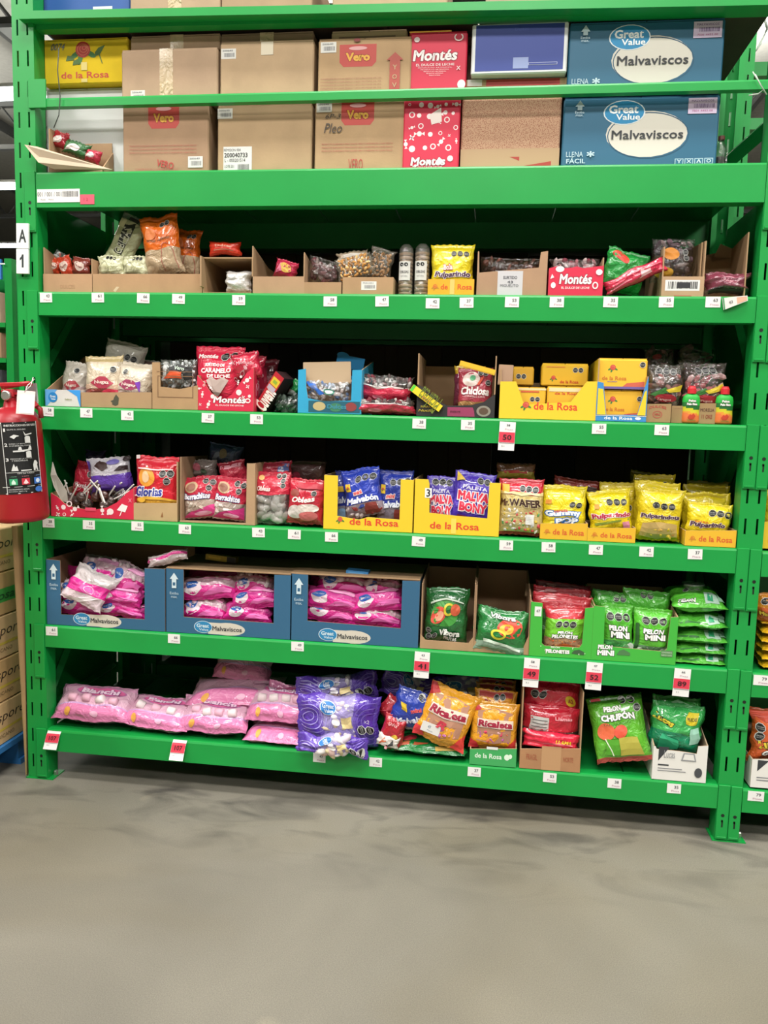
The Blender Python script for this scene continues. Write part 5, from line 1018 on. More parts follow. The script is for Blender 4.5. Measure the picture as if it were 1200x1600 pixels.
def juice(cx, yt, label):
    d = .035; xc, W = span(cx-14, cx+14, 640, d); H = zat(cx, yt, d)-KZ[2]-.002; r_ = W/2; y = d
    t = thing('squeeze_bottle', label, 'bottle', (xc, y, KZ[2]+.002), group='green squeeze bottles with red caps on the second shelf')
    hb = H*.80; zs = [(.88, 0), (1, .03), (1.0, .22), (.96, .42), (1, .6), (1.0, .78), (.9, .9), (.6, .97), (.42, 1)]
    m = MB(); n = 22; cols = ['#d87038', '#d8902e', '#c8c02a', '#1f6a2e', '#22a83c']
    def prf(v):
        for (a, z0), (b, z1) in zip(zs, zs[1:]):
            if v <= z1: return r_*(a+(b-a)*(v-z0)/(z1-z0))
        return r_*.42
    N = 20; vv = [i/N for i in range(N+1)]
    m.v = [(prf(v)*math.cos(2*math.pi*k/n), .62*prf(v)*math.sin(2*math.pi*k/n), v*hb) for v in vv for k in range(n)]
    for i in range(N):
        for k in range(n):
            v = (i+.5)/N+.06*math.cos(2*math.pi*k/n); c = 0 if v < .3 else 1 if v < .36 else 2 if v < .48 else 3 if v < .64 else 4
            m.f.append((i*n+k, i*n+(k+1) % n, (i+1)*n+(k+1) % n, (i+1)*n+k)); m.m.append(c)
    m.f.append(tuple(range(n))[::-1]); m.m.append(0)
    m.build('bottle_body', [M(c) for c in cols], t, smooth=True, fix=False)
    m = MB(); m.lathe([(r_*.5, hb-.001), (r_*.5, H*.93), (r_*.4, H*.96), (r_*.36, H)], 14); m.build('cap', M('#c8222c'), t, smooth=False)
    def s(u, v, off=0):
        a = (u-.5)*2.0; rr = prf(min(1, max(0, v)))+.0012+off; return Vector((rr*math.sin(a), -.62*rr*math.cos(a)-.0004, v*hb))
    stick(t, s, r_*2, hb, [('T', 'Pelon', .5, .75, .4, .08, '#e8e8e0', {'bold': .06, 'out': '#151515', 'ow': .08}), ('T', 'Pelo Rico', .5, .64, .56, .08, '#e8e8e0', {'bold': .06, 'out': '#151515', 'ow': .08}), ('P', [(.3, .2), (.42, .3), (.5, .27), (.6, .33), (.72, .24), (.6, .14), (.4, .13)], '#b83a22'), ('T', 'Tamarindo', .5, .1, .5, .05, '#5a7a2a')])
juice(1079, 603, 'left of two green squeeze bottles with red caps, before the kraft boxes'); juice(1131, 604, 'right of two green squeeze bottles with red caps, last on the second shelf')

# ================================================================== shelf 3
tray('pink red Montés tray of lollipops, first on the third shelf', (80, 209, 808), 3, .012, .28, PINK, [('D', 8, 12, '#f0dcdc', {'size': .009, 'box': (.02, .06, .3, .42)}), ('D', 3, 30, '#f0dcdc', {'size': .008, 'box': (.62, .1, .75, .25)}), ('E', .72, .22, .04, .1, '#f0dcdc'), ('P', [(.80, .28), (.86, .48), (.93, .42), (.9, .22)], '#efe6e4'), ('P', [(.83, .1), (.84, .1), (.87, .3), (.86, .3)], '#efe6e4'), ('R', .42, .22, .55, .32, '#e04a68'), ('T', 'X', .96, .6, .04, .12, '#e890a0')],
     prof=[(0, 770), (.08, 776), (.16, 786), (.28, 793), (.5, 797), (.68, 793), (.8, 785), (.92, 770), (1, 762)], left=(770, 760), right=(762, 750), back=770, kind='print')
a = [atY(82, 722, .02), atY(88, 742, .01), atY(104, 768, .02), atY(106, 786, .03), atY(96, 782, .02), atY(84, 760, .006), atY(79, 742, .008)]
m = MB(); q = Vector((0, .003, 0)); m.add(a+[v+q for v in a], [tuple(range(7)), tuple(range(13, 6, -1))]+[(i, (i+1) % 7, 7+(i+1) % 7, 7+i) for i in range(7)])
tag(m.build('cardboard_flap', M('#b5afa4', 'card')), 'torn grey cardboard flap curling up at the left end of the lollipop tray', 'cardboard')
LP = [(88, 783, 100, 762, 1), (108, 785, 118, 765, 0), (120, 782, 140, 757, 0), (147, 770, 160, 752, 0), (153, 756, 161, 778, 0), (172, 783, 198, 770, 1), (174, 766, 186, 757, 0), (136, 788, 133, 770, 0), (163, 790, 157, 772, 1), (190, 776, 204, 762, 0)]
_rl = random.Random(5)
for i in range(9):
    hx, hy = _rl.uniform(108, 196), _rl.uniform(772, 790); LP.append((hx, hy, hx+_rl.uniform(-16, 20), hy-_rl.uniform(6, 20), 0))
for i, (hx, hy, sx_, sy_, wh) in enumerate(LP):
    d_ = .05+.013*(i % 4); ph, ps = atY(hx, hy, d_), atY(sx_, sy_, d_-.02)
    t = thing('lollipop', 'wrapped brown lollipop with a white stick lying in the Montés tray', 'lollipop', ph, group='lollipops in the Montés tray on the third shelf')
    MB().blob((0, 0, 0), (.019, .013, .019), None, 0, 10, 6).build('candy', M(('#3a2220', '#4a2a24', '#52423e')[i % 3], 'foil'), t, smooth=True)
    dv = (ps-ph); MB().tube([dv*.25, dv*1.35], .0028, 6).build('stick', M('#e6e0da'), t)
    if i % 3 == 0: MB().blob((.006, .002, .006), (.024, .015, .022), Euler((.3, i, .2)), 0, 9, 5).build('wrapper', M('#c8c0bc', 'film'), t, smooth=True)
BC('red Montés bag leaning behind the lollipops, third shelf', (131, 752, 40, 64), .15, .05, [(1, '#c22640')], [('O', .75, .72, .022, 1), ('T', 'Montés', .5, .4, .6, .13, '#f0dcdc', {'bold': .04}), ('G', .3, .36, .2, .12, .003, '#e88a9c')], roll=12)
BC('purple and white cow spotted sweet bag lying over the lollipop tray', (173, 742, 70, 58), .075, .07, [(.52, '#5f3aa8'), (1, '#b9b5bd')], [('E', .34, .8, .14, .1, '#3a2422'), ('P', [(.16, .78), (.3, .92), (.44, .86), (.5, .72), (.36, .64), (.26, .7)], '#3a2422'), ('E', .62, .86, .16, .07, '#6a62a8'), ('P', [(.66, .62), (.8, .74), (.98, .72), (.98, .6)], '#2f1f24'), ('E', .95, .92, .1, .07, '#2f2226'), ('R', .1, .08, .9, .12, '#4a2a88'), ('T', 'Vaca', .45, .55, .3, .08, '#d8d4dc'), ('P', [(.0, .5), (.1, .9), (.02, .95)], '#5a3a98')], roll=-7, yaw=8, over=True)
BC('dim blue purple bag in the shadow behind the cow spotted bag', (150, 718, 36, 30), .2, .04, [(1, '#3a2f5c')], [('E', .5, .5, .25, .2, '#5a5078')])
tray('kraft tray under the Glorias bag, third shelf', (209, 277, 815), 3, .012, .27, '#b79a70', [('P', [(.62, .2), (.66, .5), (.68, .2)], '#8a5a34')], yf=786, right=(722, 724), back=790)
B('red Glorias bag with three black seals, third shelf', (207, 279, 713), 3, .05, .06, [(.24, '#8a5a4a'), (.3, '#d8a02a'), (.86, '#c8182c'), (1, '#d02a3c')], [('E', .3, .66, .2, .15, '#d8902e'), ('E', .28, .66, .09, .09, '#d8b48a'), ('O', .76, .66, .026, 3, {'at': [(-.013, .014), (.015, .014), (.003, -.014)]}), ('T', 'Glorias', .36, .43, .66, .15, '#2a3a98', {'bold': .04, 'shear': .18, 'out': '#e8e4e8', 'ow': .08}), ('P', [(.0, .30), (.3, .36), (.6, .34), (1, .30), (1, .27), (.6, .30), (.3, .31), (.0, .26)], '#d8a83a'), ('E', .2, .3, .09, .04, '#e8b43a'), ('R', .02, .94, .1, 1, '#e6d8d8'), ('R', .1, .78, .9, .80, '#e8c8cc')], lean=2, seal=(.03, .1))
tray('kraft box with a tall torn right side, two Borrachitos bags inside, third shelf', (281, 398, 835), 3, .01, .28, '#ae8e6c', prof=[(0, 816), (.2, 817), (.8, 822), (.88, 822), (.89, 724), (1, 724)], left=(714, 716), right=(724, 724), back=770, inner='#9c7c60')
def borr(c2='#d8408a'): return [('E', .3, .74, .2, .13, '#b89a78'), ('E', .3, .74, .14, .09, '#8a5a48'), ('O', .78, .80, .02, 3, {'at': [(-.01, .01), (.014, .006), (.002, -.016)]}), ('T', 'Borrachitos', .45, .52, .8, .14, '#e8e4ec', {'bold': .05, 'shear': .2, 'out': '#2a3a7a', 'ow': .06}), ('P', [(.02, .04), (.98, .05), (.98, .34), (.6, .24), (.25, .18)], c2), ('E', .6, .12, .25, .05, '#f0b0d0')]
B('pink red Borrachitos bag, left of two in the torn kraft box', (283, 338, 744), 3, .05, .06, [(.44, '#b39c90'), (1, '#bd2740')], borr(), roll=-5, lumps=[(.12, .2, .7, .42, 8, .014, ['#b8a898', '#a8988a', '#c8bcb0'], 'sweets')])
B('pink red Borrachitos bag, right of two in the torn kraft box', (334, 386, 745), 3, .045, .06, [(.42, '#b7a29a'), (1, '#c22a44')], borr('#c8307c'), roll=4, lumps=[(.1, .2, .75, .40, 8, .014, ['#c8bcb4', '#b0a298', '#d8d0cc'], 'sweets')])
BC('red bag with a pink top behind the right Borrachitos bag', (364, 738, 46, 36), .12, .04, [(1, '#a8243a')], [('R', .1, .7, .9, .85, '#d890a0')], roll=-12)
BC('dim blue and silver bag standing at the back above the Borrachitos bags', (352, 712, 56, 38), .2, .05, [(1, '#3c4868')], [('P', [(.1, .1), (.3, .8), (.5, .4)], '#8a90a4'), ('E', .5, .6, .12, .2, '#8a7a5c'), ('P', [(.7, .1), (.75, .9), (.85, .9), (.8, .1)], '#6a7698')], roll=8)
BC('silver and pink bag crumpled at the left behind the Borrachitos bags', (316, 733, 44, 30), .15, .05, [(1, '#8c7c78')], [('E', .3, .6, .16, .2, '#c86a7c'), ('E', .55, .4, .12, .12, '#4a5a44')])
B('clear bag of white wafers with a red header, Obleas, third shelf', (398, 455, 736), 3, .04, .07, [(.56, '~c8c4c2'), (1, '#bf2a40')], [('O', .82, .82, .018, 4, {'at': [(-.019, .018), (.0, .018), (-.002, 0), (.0, -.018)]}), ('E', .2, .88, .08, .05, '#d8a86a'), ('T', 'Obleas', .28, .68, .4, .09, '#efdcd8', {'bold': .03, 'shear': .2})], lumps=[(.12, .28, .88, .52, 7, .024, ['#b2aca8', '#c2bdb9', '#98908a'], 'wafers'), (.1, .04, .9, .26, 7, .024, ['#a29a94', '#b9b3ae', '#948680'], 'wafers')], lean=3)
B('red bag of white Obleas wafers, right of the clear wafer bag, third shelf', (449, 506, 748), 3, .035, .06, [(.1, '#c22a40'), (1, '#bf2439')], [('E', .2, .66, .14, .08, '#8a3a30'), ('T', 'Obleas', .45, .54, .66, .12, '#f2e6e2', {'bold': .04, 'shear': .2, 'rot': 8}), ('O', .76, .68, .018, 1), ('E', .26, .26, .24, .14, '#cfc6c0', {'name': 'wafer_picture'}), ('E', .62, .36, .3, .10, '#ddd2c8', {'name': 'wafer_picture'}), ('E', .64, .2, .26, .1, '#c86a68', {'name': 'wafer_picture'}), ('R', .3, .78, .95, .9, '#a81a30')], lean=4, roll=3)
BC('blue and red bag top behind the clear Obleas bag, third shelf', (428, 734, 60, 26), .12, .04, [(1, '#a82c40')], [('P', [(.6, .2), (.7, .9), (.95, .8), (.95, .2)], '#5a6aa8'), ('E', .75, .5, .08, .2, '#c8ccd8')], roll=-6)
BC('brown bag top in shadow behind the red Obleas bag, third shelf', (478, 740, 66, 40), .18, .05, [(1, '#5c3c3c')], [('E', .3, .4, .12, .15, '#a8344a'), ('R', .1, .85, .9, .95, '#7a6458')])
tray('yellow de la Rosa display box with a window, Malvabón bags inside, third shelf', (505, 644, 832), 3, .008, .28, '#e2c22a', [('T', 'de la Rosa', .57, .16, .55, .13, '#d8432a', {'bold': .02}), ('F', .19, .19, .014)], prof=[(0, 742), (.155, 743), (.156, 806), (.4, 812), (.5, 808), (.855, 812), (.856, 749), (1, 750)], back=752, kind='print')
BLU = '#2a3fae'
def malva(): return [('O', .66, .78, .024, 3, {'at': [(-.026, -.003), (0, 0), (.026, .003)], 'plate': '#b8bccc'}), ('R', .1, .56, .24, .72, '#e0b82a', {'name': 'yellow_badge'}), ('F', .17, .64, .007), ('T', 'mini', .4, .51, .24, .08, '#e04a40', {'bold': .05, 'out': '#e8e4ec', 'ow': .1}), ('T', 'Malvabón', .5, .36, .84, .13, '#e4e8f2', {'bold': .05}), ('P', [(.5, .05), (.56, .26), (.84, .26), (.9, .05)], '#8a3a34')]
B('blue mini Malvabón bag leaning in front, yellow window box', (535, 596, 731), 3, .055, .06, [(.28, '#9a8a94'), (1, BLU)], malva(), roll=-10, lift=.03, lumps=[(.08, .04, .92, .27, 10, .013, ['#c8b8b4', '#3a4a9a', '#8a3430', '#d8ccc8'], 'marshmallow_bars')])
B('blue Malvabón bag at the right of the yellow window box', (588, 645, 735), 3, .08, .05, [(.3, '#8a8290'), (1, '#25379c')], malva(), lift=.02)
B('blue Malvabón bag half hidden at the left of the yellow window box', (521, 566, 736), 3, .10, .05, [(.34, '#8c8a9a'), (1, '#22348f')], [('T', 'Malvabón', .5, .45, .9, .12, '#cfd4e4', {'bold': .04}), ('E', .3, .2, .2, .1, '#8ab0d8'), ('R', .1, .6, .4, .7, '#d8b02a')])
tray('yellow de la Rosa display box with a window, Malva Bony bags inside, third shelf', (646, 779, 838), 3, .006, .28, '#e2c22a', [('T', 'de la Rosa', .48, .16, .58, .13, '#d8432a', {'bold': .02}), ('R', .44, .02, .5, .30, '#e6cf5a', {'name': 'tape_patch'}), ('R', .12, .66, .2, .84, '#e8e8e4', {'name': 'price_patch'}), ('T', '3', .16, .75, .045, .14, '#2a2a2a')], prof=[(0, 748), (.155, 749), (.17, 756), (.18, 801), (.5, 806), (.86, 810), (.87, 754), (1, 755)], back=760, kind='print')
PUR = '#4a35a4'
def bony(): return [('T', 'PALETA', .5, .70, .6, .07, '#d0cce0', {'bold': .03}), ('T', 'MALVA', .5, .54, .78, .17, '#d8304a', {'bold': .06, 'out': '#eae0e6', 'ow': .08}), ('T', 'BONY', .52, .34, .7, .17, '#d8304a', {'bold': .06, 'out': '#eae0e6', 'ow': .08}), ('P', [(.1, .04), (.15, .18), (.9, .18), (.9, .04)], '#7a2f38')]
B('purple Malva Bony bag, left of two in the yellow window box', (666, 714, 744), 3, .06, .05, [(1, PUR)], [('O', .5, .87, .023, 3)]+bony(), lift=.015)
B('purple Malva Bony bag, right and front of two in the yellow window box', (706, 772, 738), 3, .05, .055, [(1, '#4f38b0')], [('O', .72, .84, .024, 2)]+bony()+[('P', [(.05, .8), (.05, .98), (.25, .82)], '#d8b83a')], roll=5, lift=.02)
B('red and gold Mr Wafer bag of wrapped sweets, third shelf', (779, 849, 748), 3, .035, .07, [(.07, '#b82a30'), (.5, '#c8b47a'), (.72, '#cdb876'), (1, '#c01f34')], [('O', .66, .82, .022, 3), ('R', .05, .76, .2, .9, '#e0a83a', {'name': 'yellow_badge'}), ('P', [(.0, .72), (.25, .74), (.5, .70), (.75, .74), (1, .70), (1, .76), (0, .78)], '#e8d8a0'), ('T', 'Mr.', .12, .58, .2, .12, '#4a2a1a', {'bold': .04}), ('T', 'WAFER', .58, .585, .74, .13, '#3a2018', {'bold': .05, 'out': '#d8c898', 'ow': .05}), ('R', .62, .22, .80, .40, '#e4e4e0', {'name': 'white_badge'})], lean=2, lumps=[(.1, .1, .9, .47, 46, .008, ['#d8d4c8', '#c8a83a', '#c84a4a', '#5a9a5a', '#e0dcd8'], 'wrapped_sweets')])
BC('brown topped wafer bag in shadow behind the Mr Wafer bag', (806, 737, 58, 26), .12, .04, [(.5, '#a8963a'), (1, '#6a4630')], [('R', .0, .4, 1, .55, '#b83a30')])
ORT = '#deae2a'
def rt(): return [('T', 'de la Rosa', .6, .44, .66, .34, '#d05a2a', {'bold': .02}), ('F', .15, .46, .011, {'cols': ('#c8602a', '#deae2a', '#c88a2a')})]
tray('low yellow de la Rosa tray under the Gummy Pop bag, third shelf', (843, 917, 847), 3, .008, .27, ORT, rt(), yf=818, back=822, kind='print')
B('yellow Gummy Pop bag with blue and white lettering, third shelf', (846, 921, 758), 3, .05, .07, [(1, '#dcc61c')], [('O', .74, .62, .022, 2, {'plate': '#d8ca5a'}), ('T', 'Gummy', .47, .45, .8, .14, '#e8eef4', {'bold': .06, 'out': '#2a6ab0', 'ow': .09}), ('T', 'POP', .55, .31, .5, .11, '#e8eef4', {'bold': .05, 'out': '#2a6ab0', 'ow': .09}), ('T', 'cereza', .42, .5, .3, .045, '#c84a3a'), ('R', .08, .64, .2, .72, '#d8903a')], lean=4)
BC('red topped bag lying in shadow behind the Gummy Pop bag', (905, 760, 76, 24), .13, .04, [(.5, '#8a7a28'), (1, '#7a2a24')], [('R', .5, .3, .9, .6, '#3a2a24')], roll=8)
tray('low yellow de la Rosa tray under the tilted Pulparindo bag, third shelf', (917, 992, 851), 3, .006, .27, ORT, rt(), yf=825, back=828, kind='print')
B('yellow Pulparindo bag tilted left in the middle tray, third shelf', (914, 986, 765), 3, .05, .07, [(1, '#dfc81c')], [('O', .64, .72, .024, 3, {'plate': '#d8ca5a'}), ('T', 'Pulparindo', .52, .44, .92, .13, '#b02a48', {'bold': .05, 'shear': .05, 'out': '#ece2dc', 'ow': .08}), ('P', [(.08, .30), (.95, .36), (.95, .33), (.1, .25)], '#7a8a2a'), ('R', .1, .62, .2, .72, '#d8903a'), ('P', [(.76, .04), (.76, .3), (.92, .3), (.92, .06)], '#d88aa0')], roll=-7)
BC('yellow bag edge behind the tilted Pulparindo bag, third shelf', (968, 800, 56, 90), .11, .05, [(1, '#bda61f')], [('O', .78, .55, .022, 1)])
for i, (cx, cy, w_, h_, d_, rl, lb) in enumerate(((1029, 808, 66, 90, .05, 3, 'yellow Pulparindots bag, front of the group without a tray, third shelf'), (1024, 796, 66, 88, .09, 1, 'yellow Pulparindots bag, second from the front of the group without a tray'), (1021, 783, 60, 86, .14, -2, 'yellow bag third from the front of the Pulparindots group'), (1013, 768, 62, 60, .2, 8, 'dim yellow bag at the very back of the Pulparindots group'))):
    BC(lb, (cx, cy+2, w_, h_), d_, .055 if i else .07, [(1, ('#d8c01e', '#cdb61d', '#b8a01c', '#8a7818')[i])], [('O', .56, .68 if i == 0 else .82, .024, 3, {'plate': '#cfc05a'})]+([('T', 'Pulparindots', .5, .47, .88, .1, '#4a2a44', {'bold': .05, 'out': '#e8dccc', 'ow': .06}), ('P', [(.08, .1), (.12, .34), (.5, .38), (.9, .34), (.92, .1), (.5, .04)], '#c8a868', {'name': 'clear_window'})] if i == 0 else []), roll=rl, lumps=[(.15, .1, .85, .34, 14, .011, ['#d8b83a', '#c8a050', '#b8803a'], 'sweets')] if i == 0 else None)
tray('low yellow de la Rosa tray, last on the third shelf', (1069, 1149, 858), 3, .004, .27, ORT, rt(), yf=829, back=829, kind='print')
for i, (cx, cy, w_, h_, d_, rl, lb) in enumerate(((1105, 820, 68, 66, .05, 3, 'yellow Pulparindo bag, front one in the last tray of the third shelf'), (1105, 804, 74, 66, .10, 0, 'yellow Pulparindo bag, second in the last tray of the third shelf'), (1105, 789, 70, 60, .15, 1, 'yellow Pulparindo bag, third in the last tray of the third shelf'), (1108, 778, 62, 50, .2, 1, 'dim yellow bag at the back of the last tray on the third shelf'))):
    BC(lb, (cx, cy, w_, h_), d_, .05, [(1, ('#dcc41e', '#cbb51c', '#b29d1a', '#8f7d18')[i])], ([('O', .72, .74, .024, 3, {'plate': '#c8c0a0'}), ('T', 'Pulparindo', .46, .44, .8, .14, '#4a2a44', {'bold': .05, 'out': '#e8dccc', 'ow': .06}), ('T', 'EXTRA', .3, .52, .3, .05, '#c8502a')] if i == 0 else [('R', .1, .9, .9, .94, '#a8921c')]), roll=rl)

# ================================================================== shelf 4
GV2 = '#2f5f80'
def gvt(wu0, wu1): return [('E', .50, .10, .135, .10, '#cbc4b6', {'name': 'oval_panel'}), ('R', .34, .01, .54, .19, '#cbc4b6', {'name': 'oval_panel'}), ('E', .30, .115, .074, .095, '#cfdde4', {'name': 'brand_oval'}), ('E', .30, .115, .069, .088, '#2a7fae', {'name': 'brand_oval'}), ('T', 'Great', .297, .135, .10, .06, '#c8dce4', {'bold': .03}), ('T', 'Value', .305, .075, .075, .035, '#c8dce4'), ('T', 'Malvaviscos', .492, .105, .235, .07, '#33363a', {'bold': .015}),
    ('P', [(.03, .84), (.065, .94), (.1, .84), (.083, .84), (.083, .70), (.047, .70), (.047, .84)], '#c8d8de', {'cuts': 0, 'name': 'printed_arrow'}), ('R', .055, .74, .075, .79, '#2f5f80'), ('T', 'Estiba', .067, .62, .07, .04, '#b8ccd6', {'bold': 0}), ('T', 'max.', .067, .56, .05, .03, '#b8ccd6', {'bold': 0})]
MAG = '#d6288e'
def mallow_items(i):
    return [('E', .28, .35, .16, .22, '#e2d0d8'), ('E', .26, .5, .12, .16, '#2a5aa8', {'name': 'brand_oval'}), ('T', 'Great Value', .26, .5, .18, .08, '#dce4f0', {'bold': 0}), ('P', [(.45, .1), (.95, .2), (.95, .35), (.6, .3)], '#e670b8'), ('P', [(.4, .7), (.6, .9), (.95, .8), (.9, .65)], '#eaa0cc')]
gvn = ['first', 'second', 'third']
GVX = [((74, 258, 975+9), (872, 889), (893, 907, 962, 968), (.12, .83)), ((260, 455, 1000-4), (886, 899), (893, 905, 966, 974), (.14, .86)), ((453, 653, 1006), (894, 908), (902, 912, 972, 982), (.135, .865))]
for i, ((x0, x1, yb), (yt0, yt1), (wt0, wt1, wb0, wb1), (wu0, wu1)) in enumerate(GVX):
    nm = gvn[i]
    pr = [(0, yt0+2), (wu0, yt0+4), (wu0+.001, wb0-2), (wu1, wb1), (wu1+.001, yt1-1), (1, yt1)]
    tr = tray('blue Great Value Malvaviscos box with open front, %s on the fourth shelf' % nm, (x0, x1, yb), 4, .008, .3, GV2, gvt(wu0, wu1), prof=pr, back=(yt0+yt1)/2-1, kind='print', inner='#8d6f52')
    W = span(x0, x1, yb, .008)[1]; Hm = max(.02, zat((x0+x1)/2, (yt0+yt1)/2, .008)-KZ[4])
    if i:
        m = MB(); m.box(-W/2, W/2, -.15, .15, Hm-.003, Hm+.001); m.build('lid_panel', M('#9a7c5c', 'card'), tr, rot=(0, 0, 0))
    else:
        m = MB(); a0 = Hm-.004
        m.add([(-W/2, .146, a0), (W/2, .146, a0), (W/2, .15, a0+.03), (-W/2, .15, a0+.03), (-W/2, .15, a0), (W/2, .15, a0)], [(0, 1, 2, 3), (4, 3, 2, 5)]); m.build('flap', M('#8d6f52', 'card'), tr)
MB_ = [  # magenta marshmallow bags: cx, cy, w, h, d, roll, text
    (0, 128, 950, 84, 32, .03, 2, 'bottom left'), (0, 188, 956, 82, 28, .03, 3, 'bottom right'), (0, 184, 932, 84, 26, .035, 4, 'middle right'), (0, 122, 926, 60, 30, .045, 14, 'middle left'), (0, 160, 893, 74, 44, .09, 6, 'top middle'), (0, 202, 905, 60, 40, .07, 18, 'top right'),
    (1, 318, 952, 72, 34, .03, 3, 'bottom left'), (1, 386, 958, 76, 30, .03, 4, 'bottom right'), (1, 398, 936, 72, 26, .04, -3, 'middle right'), (1, 326, 918, 90, 34, .045, -5, 'upper left'), (1, 398, 914, 66, 30, .07, 4, 'upper right'),
    (2, 518, 958, 84, 34, .03, 5, 'bottom left'), (2, 586, 964, 82, 30, .03, 5, 'bottom right'), (2, 590, 938, 76, 32, .04, -6, 'middle right'), (2, 520, 936, 84, 30, .04, 6, 'middle left'), (2, 536, 914, 80, 26, .07, 4, 'upper left'), (2, 596, 920, 60, 24, .07, 6, 'upper right')]
for j, (bi, cx, cy, w_, h_, d_, rl, pos) in enumerate(MB_):
    up = 'upper' in pos or 'top' in pos
    BC('magenta marshmallow bag, %s in the %s blue box' % (pos, gvn[bi]), (cx, cy, w_*1.08, h_*1.25), d_+.03, .075, [(.45, MAG), (1, '#c9a6b4' if (up or j % 3 == 0) else '#d44a9c')], mallow_items(j), name='marshmallow_bag', roll=rl, lean=35, wr=.008, lumps=[(.1, .42, .9, .9, 10, .017, ['#d8c4ca', '#cfa8b8', '#e2d4d8'], 'marshmallows')] if up or j % 3 == 0 else None)
for j, (cx, cy, w_, h_) in enumerate(((160, 925, 128, 80), (358, 930, 136, 76), (552, 938, 140, 74))):
    BC('dark magenta marshmallow bag at the back of the %s blue box' % gvn[j], (cx, cy, w_, h_), .15, .06, [(1, '#b81f72')], mallow_items(1), name='marshmallow_bag', wr=.01, lean=4)
BC('white and magenta marshmallow bag slumped forward out of the first blue box', (140, 918, 74, 62), .018, .06, [(.3, '#dcc8d0'), (.6, MAG), (1, '#c3b9ba')], [('E', .55, .42, .2, .12, '#d84aa0'), ('G', .58, .42, .14, .1, .003, '#eac0d8'), ('P', [(.3, .05), (.5, .02), (.9, .3), (.7, .3)], '#e6dcdf')], name='marshmallow_bag', roll=22, lean=25, wr=.009, over=True)
BC('pink striped marshmallow bag lying over the gap between first and second boxes', (262, 872, 70, 20), .03, .045, [(.35, '#b8a8aa'), (.6, '#c83a86'), (1, '#b3a6a6')], [('P', [(.1, .1), (.3, .2), (.3, .5), (.1, .5)], '#d8c8cc')], name='marshmallow_bag', roll=-16, lean=30, wr=.007, over=True)
slim_box('small yellow and black packet on the lid of the second blue box', 345, 873, 52, 9, .13, .03, 5, '#b89a2a', '#8a7420', [('R', .7, 0, 1, 1, '#1c1a16'), ('R', .1, .3, .5, .7, '#d8b83a')])
slim_box('flat blue scrap on the lid of the third blue box', 558, 895, 36, 5, .05, .05, 3, '#3a7ab0', '#3a7ab0', [('R', .1, .2, .8, .6, '#5a94c4')])
tray('kraft box open at the front holding a green Víbora bag, fourth shelf', (656, 740, 1011), 4, .008, .28, '#aa8a66', prof=[(0, 990), (.1, 1000), (.9, 1005), (1, 994)], left=(912, 900), right=(912, 904), back=908, inner='#a08062')
GRN = '#17622c'
def vib(): return [('E', .46, .55, .34, .24, '#3a8a34'), ('E', .32, .52, .19, .15, '#cf4a3a', {'name': 'gummy_picture'}), ('E', .35, .5, .11, .09, '#e0a080', {'name': 'gummy_picture'}), ('G', .56, .62, .14, .11, .008, '#c8b832', {'name': 'gummy_picture'}), ('E', .72, .62, .12, .1, '#c85a3a', {'name': 'gummy_picture'}), ('P', [(.12, .76), (.5, .82), (.9, .76), (.9, .74), (.5, .79), (.12, .73)], '#b8c8b4'), ('T', 'Víbora', .6, .22, .5, .11, '#e8ece4', {'bold': .05, 'out': '#0c2a12', 'ow': .06}), ('T', 'FRUTAS', .64, .12, .3, .06, '#e8ece4', {'bold': .04})]
B('dark green Víbora gummy bag standing in the first small kraft box, fourth shelf', (659, 729, 919), 4, .055, .06, [(1, GRN)], vib()+[('O', .08, .24, .019, 3, {'at': [(.003, .01), (.003, -.012), (.024, -.012)]})], lean=5, wr=.007)
tray('kraft box with torn right side, second small box on the fourth shelf', (740, 826, 1018), 4, .008, .28, '#a88763', prof=[(0, 1000), (.08, 1006), (.5, 1010), (.9, 1012), (1, 990)], left=(915, 906), right=(932, 912), back=912, inner='#9c7c5e')
BC('dark green gummy bag slumping out of the second small kraft box', (783, 986, 78, 68), .018, .06, [(.22, '#8ba892'), (1, '#1b7434')], [('E', .66, .6, .24, .22, '#cf4a34', {'name': 'gummy_picture'}), ('E', .6, .58, .13, .12, '#d8b03a', {'name': 'gummy_picture'}), ('G', .45, .42, .16, .12, .008, '#c8c832', {'name': 'gummy_picture'}), ('T', 'Víbora', .5, .84, .5, .1, '#e2e8de', {'bold': .04, 'rot': -4, 'out': '#0c2a12', 'ow': .05}), ('P', [(.15, .28), (.5, .24), (.9, .18), (.9, .13), (.5, .18), (.15, .2)], '#d8ead8')], roll=6, wr=.008, lean=8, over=True)
BC('dark green gummy bag tipped behind the slumping one, second small kraft box', (764, 968, 50, 40), .07, .04, [(1, '#195e2c')], [('P', [(.2, .6), (.6, .7), (.6, .8), (.2, .7)], '#c8d8c8')], roll=12)
LG = '#3fae3c'
def stars(n, seed, box): return [('D', n, seed, '#d8e8c8', {'size': .003, 'box': box})]
tray('green Pelonetes display box with a window, fourth shelf', (826, 924, 1027), 4, .004, .26, LG, [('T', 'PELON', .42, .185, .14, .03, '#f0f0ea'), ('T', 'PELONETES', .46, .11, .38, .07, '#f4f4f0', {'bold': .06, 'out': '#1a2a1a', 'ow': .06}), ('P', [(.68, .09), (.72, .15), (.8, .17), (.88, .13), (.88, .07)], '#3a5a3a'), ('R', .06, .74, .17, .92, '#e0e2de', {'name': 'price_patch'}), ('T', '67', .12, .84, .06, .05, '#666666')]+stars(8, 3, (.04, .04, .96, .2)), prof=[(0, 940), (.18, 942), (.2, 1005), (.25, 1009), (.8, 1012), (.84, 1006), (.86, 950), (1, 949)], back=950, kind='print')
